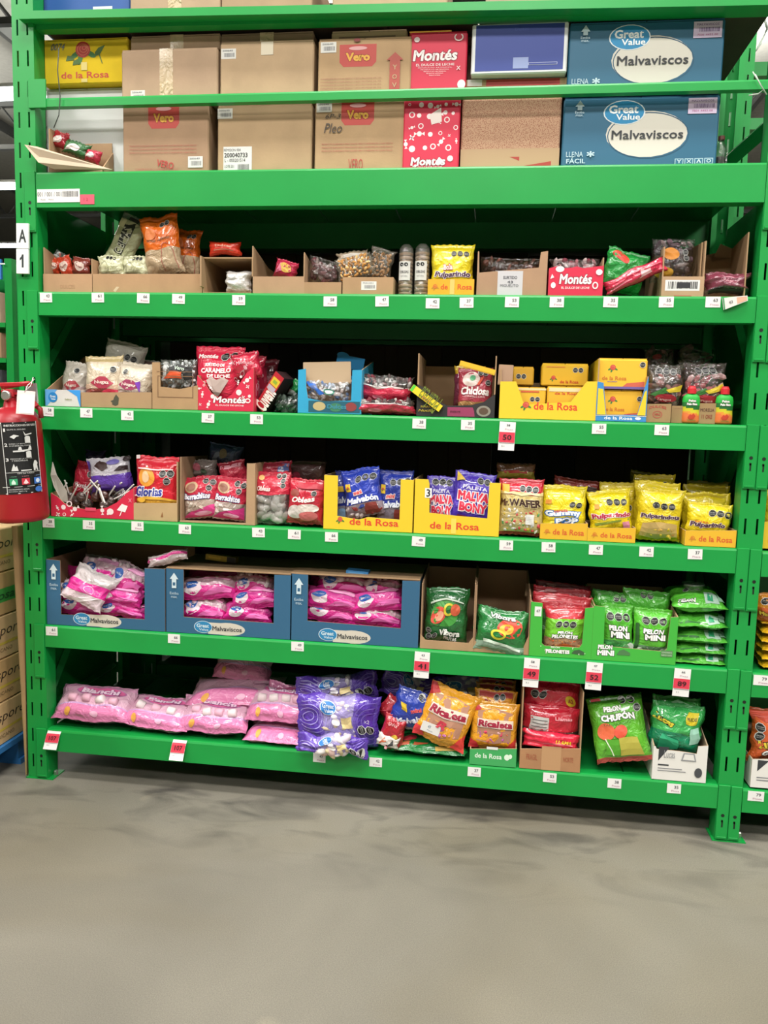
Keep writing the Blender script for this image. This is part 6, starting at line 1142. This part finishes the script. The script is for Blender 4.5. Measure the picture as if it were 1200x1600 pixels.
slim_box('left kraft tab standing at the back of the Pelonetes box', 834, 923, 26, 20, .2, .004, 2, '#a08262', '#a08262', [('R', 0, 0, 1, .08, '#86694c')])
slim_box('right kraft tab standing at the back of the Pelonetes box', 897, 927, 30, 20, .2, .004, 2, '#a08262', '#a08262', [('R', 0, 0, 1, .08, '#86694c')])
B('lime and red Pelonetes pouch, front one in the green window box', (851, 914, 947), 4, .04, .05, [(.34, '#b08a68'), (.74, '#6fc02f'), (1, '#c8323c')], [('O', .5, .63, .023, 3, {'plate': '#b8c8a8'}), ('T', 'PELON', .5, .46, .36, .055, '#f4f4f0', {'bold': .05, 'out': '#1a1a1a', 'ow': .06}), ('T', 'PELONETES', .5, .38, .64, .08, '#f4f4f0', {'bold': .06, 'out': '#1a1a1a', 'ow': .06}), ('T', 'PELONETES', .3, .88, .24, .03, '#e8a0a0'), ('T', 'A GRANEL', .78, .88, .24, .03, '#e8a0a0'), ('E', .55, .12, .3, .1, '#c86a34')], lean=3, lumps=[(.12, .06, .88, .32, 34, .007, ['#b86a34', '#c88a4a', '#8a5a34', '#d8683a'], 'coated_peanuts')], pin=.02)
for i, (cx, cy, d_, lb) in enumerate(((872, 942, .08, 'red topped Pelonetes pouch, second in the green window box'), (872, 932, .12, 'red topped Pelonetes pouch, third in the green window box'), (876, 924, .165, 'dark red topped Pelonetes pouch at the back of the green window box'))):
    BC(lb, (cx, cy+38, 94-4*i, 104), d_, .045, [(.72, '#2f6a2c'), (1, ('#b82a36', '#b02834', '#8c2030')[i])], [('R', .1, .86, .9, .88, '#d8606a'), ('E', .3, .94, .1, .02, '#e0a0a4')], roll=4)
tray('green Pelón Mini display box with a window, fourth shelf', (923, 1055, 1040), 4, .003, .26, LG, [('T', 'PELON', .16, .25, .17, .08, '#f4f4f0', {'bold': .06, 'out': '#141a14', 'ow': .06}), ('T', 'MINI', .17, .145, .2, .1, '#f4f4f0', {'bold': .06, 'out': '#141a14', 'ow': .06}), ('P', [(.3, .12), (.33, .2), (.38, .23), (.46, .17), (.46, .12)], '#4a7a4a'), ('R', .82, .14, .96, .26, '#5a8a56', {'name': 'printed_patch'}), ('T', 'CONTENIDO', .89, .22, .12, .02, '#dce8d8', {'bold': 0}), ('T', 'NETO 10 PZ', .89, .17, .12, .02, '#dce8d8', {'bold': 0})], prof=[(0, 946), (.13, 948), (.14, 1006), (.2, 1010), (.85, 1018), (.89, 1014), (.91, 964), (1, 964)], left=(946, 936), right=(964, 944), back=938, kind='print')
def mini(): return [('O', .52, .76, .027, 3, {'plate': '#a8c8a0'}), ('T', 'PELON', .5, .55, .56, .1, '#f4f4f0', {'bold': .06, 'out': '#121612', 'ow': .07}), ('T', 'MINI', .56, .43, .6, .12, '#f4f4f0', {'bold': .06, 'out': '#121612', 'ow': .07})]
B('lime Pelón Mini bag with white sweets, left of two in the green window box', (937, 990, 944), 4, .045, .06, [(.32, '#3f9a4a'), (1, '#4fb030')], mini(), lean=2, lift=.012, lumps=[(.1, .1, .95, .3, 6, .02, ['#d8dcd4', '#c8d4c4', '#6aa86a'], 'sweets')])
B('lime Pelón Mini bag, right and front of two in the green window box', (988, 1048, 950), 4, .04, .06, [(.24, '#5f8a62'), (1, '#56b830')], mini()+[('R', .03, .1, .12, .7, '#2a5a2a', {'name': 'side_print'})], lean=2, roll=2, lift=.012, lumps=[(.15, .06, .95, .22, 6, .016, ['#8a9a84', '#6a8a68', '#b0b8a8'], 'sweets')])
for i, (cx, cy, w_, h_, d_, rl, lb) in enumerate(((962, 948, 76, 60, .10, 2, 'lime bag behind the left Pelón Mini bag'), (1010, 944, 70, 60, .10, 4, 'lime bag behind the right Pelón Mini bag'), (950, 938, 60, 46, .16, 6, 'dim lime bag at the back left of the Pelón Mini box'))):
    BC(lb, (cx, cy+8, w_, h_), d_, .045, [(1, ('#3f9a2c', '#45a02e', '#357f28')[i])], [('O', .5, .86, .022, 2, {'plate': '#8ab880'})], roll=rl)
ST = [(1094, 944, 80, 38, .035, 'topmost with white letters'), (1095, 973, 81, 25, .03, 'second from the top'), (1094, 996, 80, 23, .035, 'middle one'), (1094, 1014, 79, 20, .035, 'second from the bottom'), (1094, 1030, 78, 18, .035, 'lowest one')]
for i, (cx, cy, w_, h_, d_, pos) in enumerate(ST):
    p = atY(cx, cy, d_); sc = (d_-CAM.y)/FPX
    bag_at('candy_bag', 'lime green sweet bag in the right-hand stack of shelf four, %s' % pos, 'candy bag', (p.x, d_+.07, p.z+.004), w_*sc, .17, h_*sc*.8, [(1, ('#58b838', '#4fa838', '#54ac3c', '#4a9c34', '#50a838')[i])],
           ([('T', 'PELON', .28, .12, .34, .1, '#f0f0ec', {'bold': .06, 'out': '#121612', 'ow': .08}), ('O', .4, .45, .02, 3)] if i == 0 else [('R', .1, .06, .5, .1, '#2f6a30')])+[('P', [(.62, .04), (.62, .3), (.86, .34), (.86, .06)], '#a8c4b4', {'name': 'clear_window'}), ('P', [(.66, .08), (.7, .28), (.78, .24), (.76, .08)], '#2f9a6a'), ('P', [(.86, .1), (.86, .4), (.97, .36), (.97, .12)], '#8cb49a', {'name': 'clear_window'})], lean=80, yaw=0, wr=.008, seal=(.02, .02), pin=.02, group=None)
p = atY(1083, 918, .1); cu = thing('plastic_cup', 'clear plastic tub standing on the stack of lime bags, fourth shelf', 'tub', (p.x, .1, atY(1083, 931, .1).z))
m = MB(); m.lathe([(.026, 0), (.034, .038), (.037, .04), (.037, .044), (.033, .044), (.026, .003)], 20); m.build('tub_wall', M('#b8c4bc', 'film'), cu, smooth=True); MB().lathe([(.0365, .0405), (.038, .041), (.038, .0445), (.0365, .045)], 20).build('rim', M('#a8b4aa', 'film'), cu)

# ================================================================== shelf 5
PK = '#dc7fae'
def bianchi(txt=True): return ([('E', .56, .72, .34, .15, '#b06aa0', {'name': 'brand_oval'}), ('E', .56, .72, .32, .13, '#cf5f92', {'name': 'brand_oval'}), ('T', 'Bianchi', .56, .71, .5, .15, '#e6c8dc', {'bold': .05, 'out': '#8a3a7a', 'ow': .05})] if txt else []) + [('E', .22, .12, .04, .08, '#e0a24a'), ('E', .6, .1, .05, .05, '#e8b0cc')]
def mallows(root_fn, seed, n=5): pass
def pinkbag(label, x0, x1, yb, d, Hm, T, roll=0, lift=0, txt=True, nm=4, lean=50, yaw=0):
    z = KZ[5]+lift; a, b = atY(x0, yb, d), atY(x1, yb, d); W = b.x-a.x
    c = math.cos(R(lean)); loc = ((a.x+b.x)/2, d+Hm/2*math.sin(R(lean))+T*.2, z+Hm/2*c+T*.42)
    r = bag_at('marshmallow_bag', label, 'marshmallow bag', loc, W, Hm, T, [(.3, PK), (.34, '#c9a0d0'), (.86, '#d3a3ba'), (1, '#d79abb')], bianchi(txt), lean=lean, roll=roll, yaw=yaw, wr=.007, belly=.38, seal=(.03, .05))
    s = pillow(W, Hm, T, (.03, .05), _seed[0], .007, .05, 0, .38); rg = random.Random(x0)
    for i in range(nm):
        u = .14+.74*(i+.5)/nm; mm = MB(); q = s(u, .46+rg.uniform(-.03, .03), -.001)
        mm.lathe([(.012, -.016), (.0165, -.013), (.0165, .013), (.012, .016)], 10); o = mm.build('marshmallow', M(('#e6d6d8', '#dba8bc', '#e2ccd0')[rg.randrange(3)], 'pale'), r, smooth=True, loc=q, rot=(rg.uniform(-.3, .3), 1.5+rg.uniform(-.2, .2), rg.uniform(-.3, .3)))
    return r
pinkbag('pink Bianchi marshmallow bag, first at the left end of the bottom shelf', 75, 196, 1139, .0, .155, .085)
pinkbag('pink Bianchi marshmallow bag, second from the left, flatter, on the bottom shelf', 181, 292, 1147, .005, .15, .07, nm=3, lean=58, yaw=-4)
pinkbag('pink Bianchi marshmallow bag, third from the left in the front row', 270, 384, 1153, .0, .155, .075, nm=4)
pinkbag('pink Bianchi marshmallow bag under the fourth one, beside the purple bags', 378, 474, 1163, -.005, .2, .045, nm=0, txt=False, lean=80)
pinkbag('pink Bianchi marshmallow bag with clear lettering, fourth in the front row', 378, 480, 1150, .02, .16, .08, lift=.05, nm=4, lean=50)
pinkbag('pink marshmallow bag lying on the third Bianchi bag', 285, 430, 1108, .06, .18, .07, lift=.09, nm=0, txt=False, lean=72, roll=-4)
pinkbag('pink marshmallow bag at the top of the pile, set back, bottom shelf', 328, 420, 1080, .16, .16, .07, lift=.16, nm=0, txt=False, lean=50)
BC('pink marshmallow bag corner standing up behind the fourth Bianchi bag', (438, 1083, 44, 36), .13, .03, [(1, '#cf76a6')], [('E', .5, .6, .1, .1, '#e0a24a')], name='marshmallow_bag', cat='marshmallow bag', roll=12)
LY('blue bag edge in the shadow behind the second Bianchi bag', 238, 275, 1110, 5, .24, .03, .06, [(1, '#2a3f9a')], [('P', [(.2, .2), (.4, .6), (.6, .3), (.8, .7)], '#5a6ab8')])
VIO = '#5b38a6'
def viol(i=0):
    r = [('G', .42, .14, .40-.075*j, .30-.055*j, .003, '#a597dd', {'name': 'printed_swirl'}) for j in range(5)] + [('G', .5, .92, .42-.1*j, .22-.05*j, .003, '#7a62c0', {'name': 'printed_swirl'}) for j in range(3)]
    r += [('E', .2, .40, .15, .10, '#dce6ee', {'name': 'brand_oval'}), ('E', .2, .40, .14, .09, '#2a78c0', {'name': 'brand_oval'}), ('T', 'Great', .15, .40, .22, .07, '#e0e8f0', {'rot': 90}), ('T', 'Value', .26, .41, .18, .05, '#e0e8f0', {'rot': 90}),
          ('P', [(.36, .56), (.34, .68), (.56, .70), (.58, .57)], '#dcc88e', {'name': 'marshmallow_picture'}), ('E', .48, .50, .08, .05, '#eae6e4', {'name': 'marshmallow_picture'}), ('E', .36, .48, .05, .04, '#d8d0dc', {'name': 'marshmallow_picture'}), ('O', .62, .84, .028, 2, {'vert': 1}), ('T', 'x2', .45, .87, .1, .05, '#c8c0e0', {'rot': 90})]
    return r
def violet(label, c, d, T, roll, lean=20, yaw=0, i=0, lm=True):
    cx, cy, w_, h_ = c
    BC(label, (cx, cy, h_, w_), d, T, [(.28, '#5b3bab'), (.34, '#7a62bb'), (.70, '#9a8ec2'), (.75, '#6d52b4'), (1, '#5b3bab')], viol(i)[(0 if lm else 3):], name='marshmallow_bag', cat='marshmallow bag', roll=90+roll, lean=lean, yaw=yaw, wr=.011, over=True, seal=(.06, .06),
       lumps=[(.58, .34, .9, .70, 12, .018, ['#e0dad8', '#d8c8a0', '#d8b8b0'], 'marshmallows'), (.1, .5, .3, .70, 4, .018, ['#d6d0d6', '#cfc2d0'], 'marshmallows')])
violet('violet marshmallow bag in front with swirl print and blue oval, bottom shelf', (530, 1124, 132, 84), .03, .10, 2, lean=8)
violet('violet marshmallow bag lowest at the shelf edge under the front violet one', (520, 1164, 116, 34), -.045, .06, 3, lean=8, lm=False)
violet('violet marshmallow bag lying on top of the front violet ones', (527, 1074, 132, 46), .12, .08, -5, lean=10)
violet('violet marshmallow bag at the back, left of the Ricaleta bags', (640, 1070, 90, 44), .2, .07, 12, lean=10)
violet('violet marshmallow bag at the back right, above the Ricaleta bags', (722, 1080, 128, 56), .2, .08, -10, lean=10)
BC('red sweet bag wedged beside the violet bag, bottom shelf', (614, 1142, 38, 58), .02, .05, [(1, '#a81c2a')], [('E', .6, .38, .14, .12, '#c8a838'), ('T', 'Dulce', .4, .75, .4, .1, '#d8a0a0')], roll=16, wr=.007)
BC('red bag edge rising behind the blue Malvabón bag, bottom shelf', (612, 1106, 34, 40), .08, .04, [(1, '#b01e30')], [('P', [(.1, .1), (.3, .9), (.5, .5)], '#d04a58')], roll=38)
BC('blue Malvabón bag tipped in the heap beside the Ricaleta bags', (643, 1108, 62, 66), .035, .06, [(.1, '#9a9aa8'), (1, '#223a9c')], [('O', .68, .88, .024, 1), ('R', .2, .46, .38, .64, '#d8b42a', {'name': 'yellow_badge'}), ('T', 'mini', .62, .58, .26, .09, '#c84a44', {'bold': .05, 'rot': 22}), ('T', 'Malvabón', .62, .34, .84, .16, '#d8dcea', {'bold': .05, 'rot': 28})], roll=16, wr=.008)
p = atY(604, 1150, .0)
t = thing('lollipop', 'red straw shaped sweet leaning at the shelf edge beside the violet bag', 'sweet', atY(603, 1168, -.012)); MB().tube([(0, 0, 0), (.022, .012, .062), (.046, .03, .112)], .0042, 8).build('stick', M('#b8303a', 'foil'), t, smooth=True); MB().tube([(-.002, -.0012, -.004), (.001, 0, .004)], .0052, 8).build('tip', M('#d8a0a4'), t)
LY('green sweet bag lying flat under the heap at the bottom shelf edge', 612, 730, 1176, 5, .0, .05, .17, [(1, '#14803a')], [('P', [(.1, .1), (.5, .16), (.5, .22), (.1, .18)], '#c8603a'), ('E', .2, .3, .12, .1, '#b8303a'), ('E', .62, .34, .1, .12, '#a8242e'), ('T', 'Picafresa', .4, .5, .4, .12, '#c8d8b8', {'rot': -5}), ('P', [(.6, .05), (.9, .08), (.9, .14), (.6, .1)], '#d8b050')], wr=.01)
BC('white and red paper pack at the left end of the green bag, bottom shelf', (606, 1157, 36, 22), .0, .03, [(1, '#d0c8c0')], [('P', [(.1, .1), (.4, .6), (.3, .9)], '#d8704a'), ('P', [(.5, .1), (.8, .4), (.7, .8)], '#3a3a3c')], roll=12)
RIC = '#dd9a24'
def ric(): return [('P', [(.14, .2), (.12, .8), (.5, .88), (.86, .8), (.86, .2), (.5, .14)], '#ab7c64', {'name': 'clear_window'}), ('P', [(.0, .76), (.2, .84), (.1, .98), (.0, .98)], '#c03034'), ('P', [(1, .0), (.72, .02), (.84, .16), (1, .3)], '#cc3a34'), ('P', [(.0, .0), (.24, .03), (.14, .16), (.0, .2)], '#c23036'), ('R', .14, .48, .9, .66, '#d9c6b4', {'name': 'name_band'}), ('T', 'Ricaleta', .52, .57, .74, .14, '#98203a', {'bold': .06, 'shear': .15, 'out': '#e8d8cc', 'ow': .05})]
BC('orange framed Ricaleta bag tipped in the heap, white sticker on its corner', (698, 1120, 84, 90), .02, .06, [(1, RIC)], ric()+[('T', 'R', .46, .36, .2, .14, '#b02a3c', {'bold': .05, 'shear': .2})], roll=19, lean=14, wr=.006, lumps=[(.24, .18, .8, .32, 9, .012, ['#b86aa0', '#c88a6a', '#d8a868', '#a85a4a'], 'lollipops')])
p = atY(673, 1138, -.02); t = thing('price_sticker', 'white price sticker tilted on the corner of the tipped Ricaleta bag', 'sticker', p, (0, R(18), R(0)))
MB().box(-.034, .034, -.001, 0, -.018, .018).build('paper', M('#dcdad6'), t); stick(t, lambda u, v, off=0: Vector(((u-.5)*.068, -.001-off, (v-.5)*.036)), .068, .036, [('T', '43', .4, .62, .16, .3, '#7a8a9a'), ('T', 'Pieza', .5, .25, .3, .14, '#8a9aa8', {'bold': 0})])
tray('small green de la Rosa tray under the upright Ricaleta bags, bottom shelf', (733, 806, 1199), 5, -.002, .24, '#3fa35a', [('T', 'de la Rosa', .4, .5, .58, .26, '#d8ecd8', {'bold': .02}), ('E', .8, .5, .06, .16, '#d8ecd8'), ('E', .87, .56, .04, .12, '#d8ecd8'), ('R', .36, .86, .6, 1, '#dcdcd6', {'name': 'white_patch'})], yf=1170, right=(1166, 1166), back=1165, kind='print')
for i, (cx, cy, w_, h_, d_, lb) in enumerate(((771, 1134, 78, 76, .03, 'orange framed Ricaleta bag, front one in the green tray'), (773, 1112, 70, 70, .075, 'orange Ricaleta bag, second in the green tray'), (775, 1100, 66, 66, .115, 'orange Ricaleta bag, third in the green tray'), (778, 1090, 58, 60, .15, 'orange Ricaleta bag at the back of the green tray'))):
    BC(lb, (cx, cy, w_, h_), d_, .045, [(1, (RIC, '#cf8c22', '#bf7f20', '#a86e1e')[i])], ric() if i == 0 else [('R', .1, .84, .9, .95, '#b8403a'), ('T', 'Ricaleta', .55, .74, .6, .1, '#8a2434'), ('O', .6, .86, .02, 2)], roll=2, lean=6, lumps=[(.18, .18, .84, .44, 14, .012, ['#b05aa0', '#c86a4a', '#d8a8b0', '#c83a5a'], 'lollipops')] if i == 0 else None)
tray('kraft box of folded red bags, second half of the bottom shelf', (811, 906, 1204), 5, .0, .26, '#a97c56', [('R', .36, .0, .68, 1, '#b78e66', {'name': 'tape_patch'}), ('T', 'FRAGIL', .2, .5, .18, .24, '#a05a40', {'bold': .01}), ('T', 'NORTE', .8, .5, .16, .2, '#a05a40', {'bold': .01})], yf=1170, left=(1068, 1068), right=(1082, 1078), back=1075)
RB = '#c21b33'
BC('red sweet bag at the top back of the kraft box, black seals and yellow logo', (862, 1098, 92, 76), .10, .06, [(1, RB)], [('O', .26, .7, .029, 2), ('E', .84, .62, .09, .11, '#d8b82a'), ('T', 'A2', .84, .62, .09, .08, '#a82030'), ('R', .1, .3, .9, .32, '#a01428'), ('P', [(.1, .1), (.5, .16), (.9, .1), (.9, .06), (.5, .1)], '#e05a68')], roll=3, wr=.007)
BC('red sweet bag with a white nutrition label, middle of the kraft box', (862, 1130, 92, 56), .06, .06, [(.35, '~b0a69c'), (1, '#b81a30')], [('R', .12, .2, .46, .72, '#b9b7b2', {'name': 'nutrition_label'})]+[('R', .15, .62-.09*j, .43, .64-.09*j, '#4a4a4a') for j in range(5)]+[('T', 'Llamas', .72, .72, .3, .09, '#e0a0a8')], roll=2, lumps=[(.45, .05, .92, .34, 9, .013, ['#8a7a6c', '#a89888', '#6a5a4c'], 'sweets')])
BC('bright red folded bag lying lowest and foremost in the kraft box', (861, 1157, 88, 30), .022, .045, [(1, '#d41f3c')], [('T', 'LLAMA', .72, .55, .3, .2, '#e0c02a', {'bold': .05}), ('P', [(.05, .4), (.5, .5), (.9, .45), (.9, .4), (.5, .42)], '#e8687c')], roll=3, wr=.006, seal=(.02, .02), over=True)
BC('lime Pelón Chupón bag leaning back alone on the bottom shelf', (967, 1138, 84, 100), .05, .06, [(.08, '#b5483e'), (.9, '#5aa82c'), (1, '#3f7a24')], [('O', .72, .86, .026, 3, {'at': [(-.018, .012), (.012, .012), (.03, -.016)]}), ('T', 'PELON', .42, .80, .32, .08, '#f0f0ea', {'bold': .05, 'out': '#141814', 'ow': .06}), ('T', 'CHUPÓN', .5, .68, .62, .12, '#f0f0ea', {'bold': .06, 'out': '#141814', 'ow': .06}), ('E', .24, .47, .16, .13, '#c85a32', {'name': 'sweet_picture'}), ('E', .5, .45, .12, .1, '#c8482f', {'name': 'sweet_picture'}), ('P', [(.16, .12), (.24, .36), (.46, .34), (.5, .1)], '#4f9a28'), ('P', [(.2, .36), (.3, .1), (.32, .1), (.22, .36)], '#dce4cc'), ('P', [(.44, .1), (.45, .36), (.8, .36), (.86, .1)], '#a8a040', {'name': 'clear_window'}), ('R', .08, .93, .25, .97, '#b82a34'), ('T', 'TAMARINDO', .45, .57, .5, .03, '#2a4a1a', {'bold': 0})], roll=-11, lean=20, lumps=[(.46, .12, .84, .34, 16, .01, ['#c8642a', '#d8a040', '#6a9a3a', '#b83a2a'], 'sweets')])
tray('white printed box holding green Lucas bags, right end of the bottom shelf', (1018, 1103, 1215), 5, .0, .26, '#dcdad4', [('P', [(.1, .5), (.1, .88), (.3, .88)], '#33363a'), ('R', .1, .38, .3, .42, '#33363a'), ('R', .1, .3, .55, .32, '#7a7c80'), ('R', .1, .24, .62, .26, '#7a7c80'), ('P', [(.52, .55), (.56, .76), (.76, .76), (.8, .55)], '#8c8e90', {'name': 'printed_mark'}), ('P', [(.55, .58), (.58, .73), (.74, .73), (.77, .58)], '#dcdad4'), ('E', .85, .26, .07, .13, '#44464a'), ('T', 'Lucas', .3, .7, .2, .2, '#8a8c8e', {'bold': 0})],
     prof=[(0, 1165), (.04, 1166), (.06, 1170), (.5, 1174), (.8, 1178), (.82, 1166), (1, 1165)], left=(1165, 1130), right=(1165, 1130), back=1140, inner='#a08a70', kind='print')
def luc(c='#1d8f58'): return [('T', 'Lucas', .2, .66, .34, .13, '#d8c83a', {'bold': .06, 'rot': -25, 'out': '#141814', 'ow': .08}), ('R', .62, .66, .84, .88, '#d8c22a', {'name': 'yellow_badge'}), ('T', 'MUECAS', .73, .77, .18, .06, '#3a3a1a'), ('P', [(.72, .3), (.72, .6), (.92, .6), (.92, .32)], '#8cb8a4', {'name': 'clear_window'}), ('P', [(.1, .1), (.2, .4), (.5, .3), (.5, .12)], '#2aa070')]
BC('green Lucas bag, front one in the white printed box', (1055, 1141, 84, 80), .04, .075, [(.45, '#137a52'), (1, '#3aa352')], luc(), roll=4, lean=6, wr=.01)
BC('green Lucas bag, second in the white printed box, its top showing behind', (1056, 1122, 78, 70), .10, .05, [(1, '#3c9c40')], [('P', [(.1, .8), (.5, .9), (.9, .84), (.9, .78), (.5, .84)], '#9ad0a0')], roll=2, wr=.009)

# ================================================================== neighbouring bay at the right edge
nbz = [z-.0065 for z in KZ]
tray('white printed box at the foot of the neighbouring bay, cut by the right edge', (1172, 1262, 1228), 5, .0, .24, '#dcdad4', [('P', [(.1, .5), (.1, .85), (.3, .85)], '#33363a'), ('R', .1, .3, .5, .33, '#7a7c80'), ('R', .1, .22, .6, .25, '#7a7c80')], yf=1186, back=1170, inner='#a08a70', kind='print')
BC('orange Lucas bag in the white box of the neighbouring bay', (1224, 1152, 96, 84), .035, .07, [(1, '#c8582a')], [('T', 'Lucas', .3, .4, .42, .16, '#d8c23a', {'bold': .06, 'out': '#141414', 'ow': .07}), ('T', 'Gusano', .34, .24, .4, .1, '#e8e4e0', {'bold': .05, 'out': '#2a2a2a', 'ow': .06}), ('O', .1, .62, .028, 2, {'vert': 1}), ('E', .4, .6, .1, .07, '#d8d8d4'), ('R', 0, .8, 1, .95, '#b8402a')], wr=.008)
for i in range(7):
    p = atY(1222, 1042-13.5*i, .05)
    bag_at('candy_bag', 'yellow sweet bag in the tall stack of the neighbouring bay, right edge, %s' % ['lowest', 'second up', 'third up', 'fourth up', 'fifth up', 'sixth up', 'topmost'][i], 'candy bag', (p.x, .12, p.z+.01), .14, .17, .032, [(1, '#d8a81e' if i < 6 else '#c05a1c')], [('P', [(.1, .05), (.5, .12), (.9, .06), (.9, .04), (.5, .08)], '#e8d05a')]+([('O', .2, .3, .02, 2)] if i == 6 else []), lean=82, wr=.007, seal=(.02, .02), pin=.02)
BC('orange and brown bag standing on the yellow stack at the right edge', (1222, 950, 76, 44), .05, .05, [(.5, '#b8541c'), (1, '#c8801c')], [('O', .14, .72, .024, 1), ('T', 'Mucas', .2, .3, .3, .14, '#e0c040', {'bold': .05, 'out': '#2a1a0a', 'ow': .06})], wr=.007)
tray('yellow display box in the neighbouring bay at the right edge, third level', (1191, 1268, 858), 3, .02, .2, '#dcb82a', [('R', .1, .2, .9, .4, '#d8742a')], yf=815, back=815, kind='print')
BC('yellow bag standing in the yellow box of the neighbouring bay', (1228, 800, 66, 66), .06, .05, [(1, '#d0b41e')], [('O', .5, .76, .022, 3)])
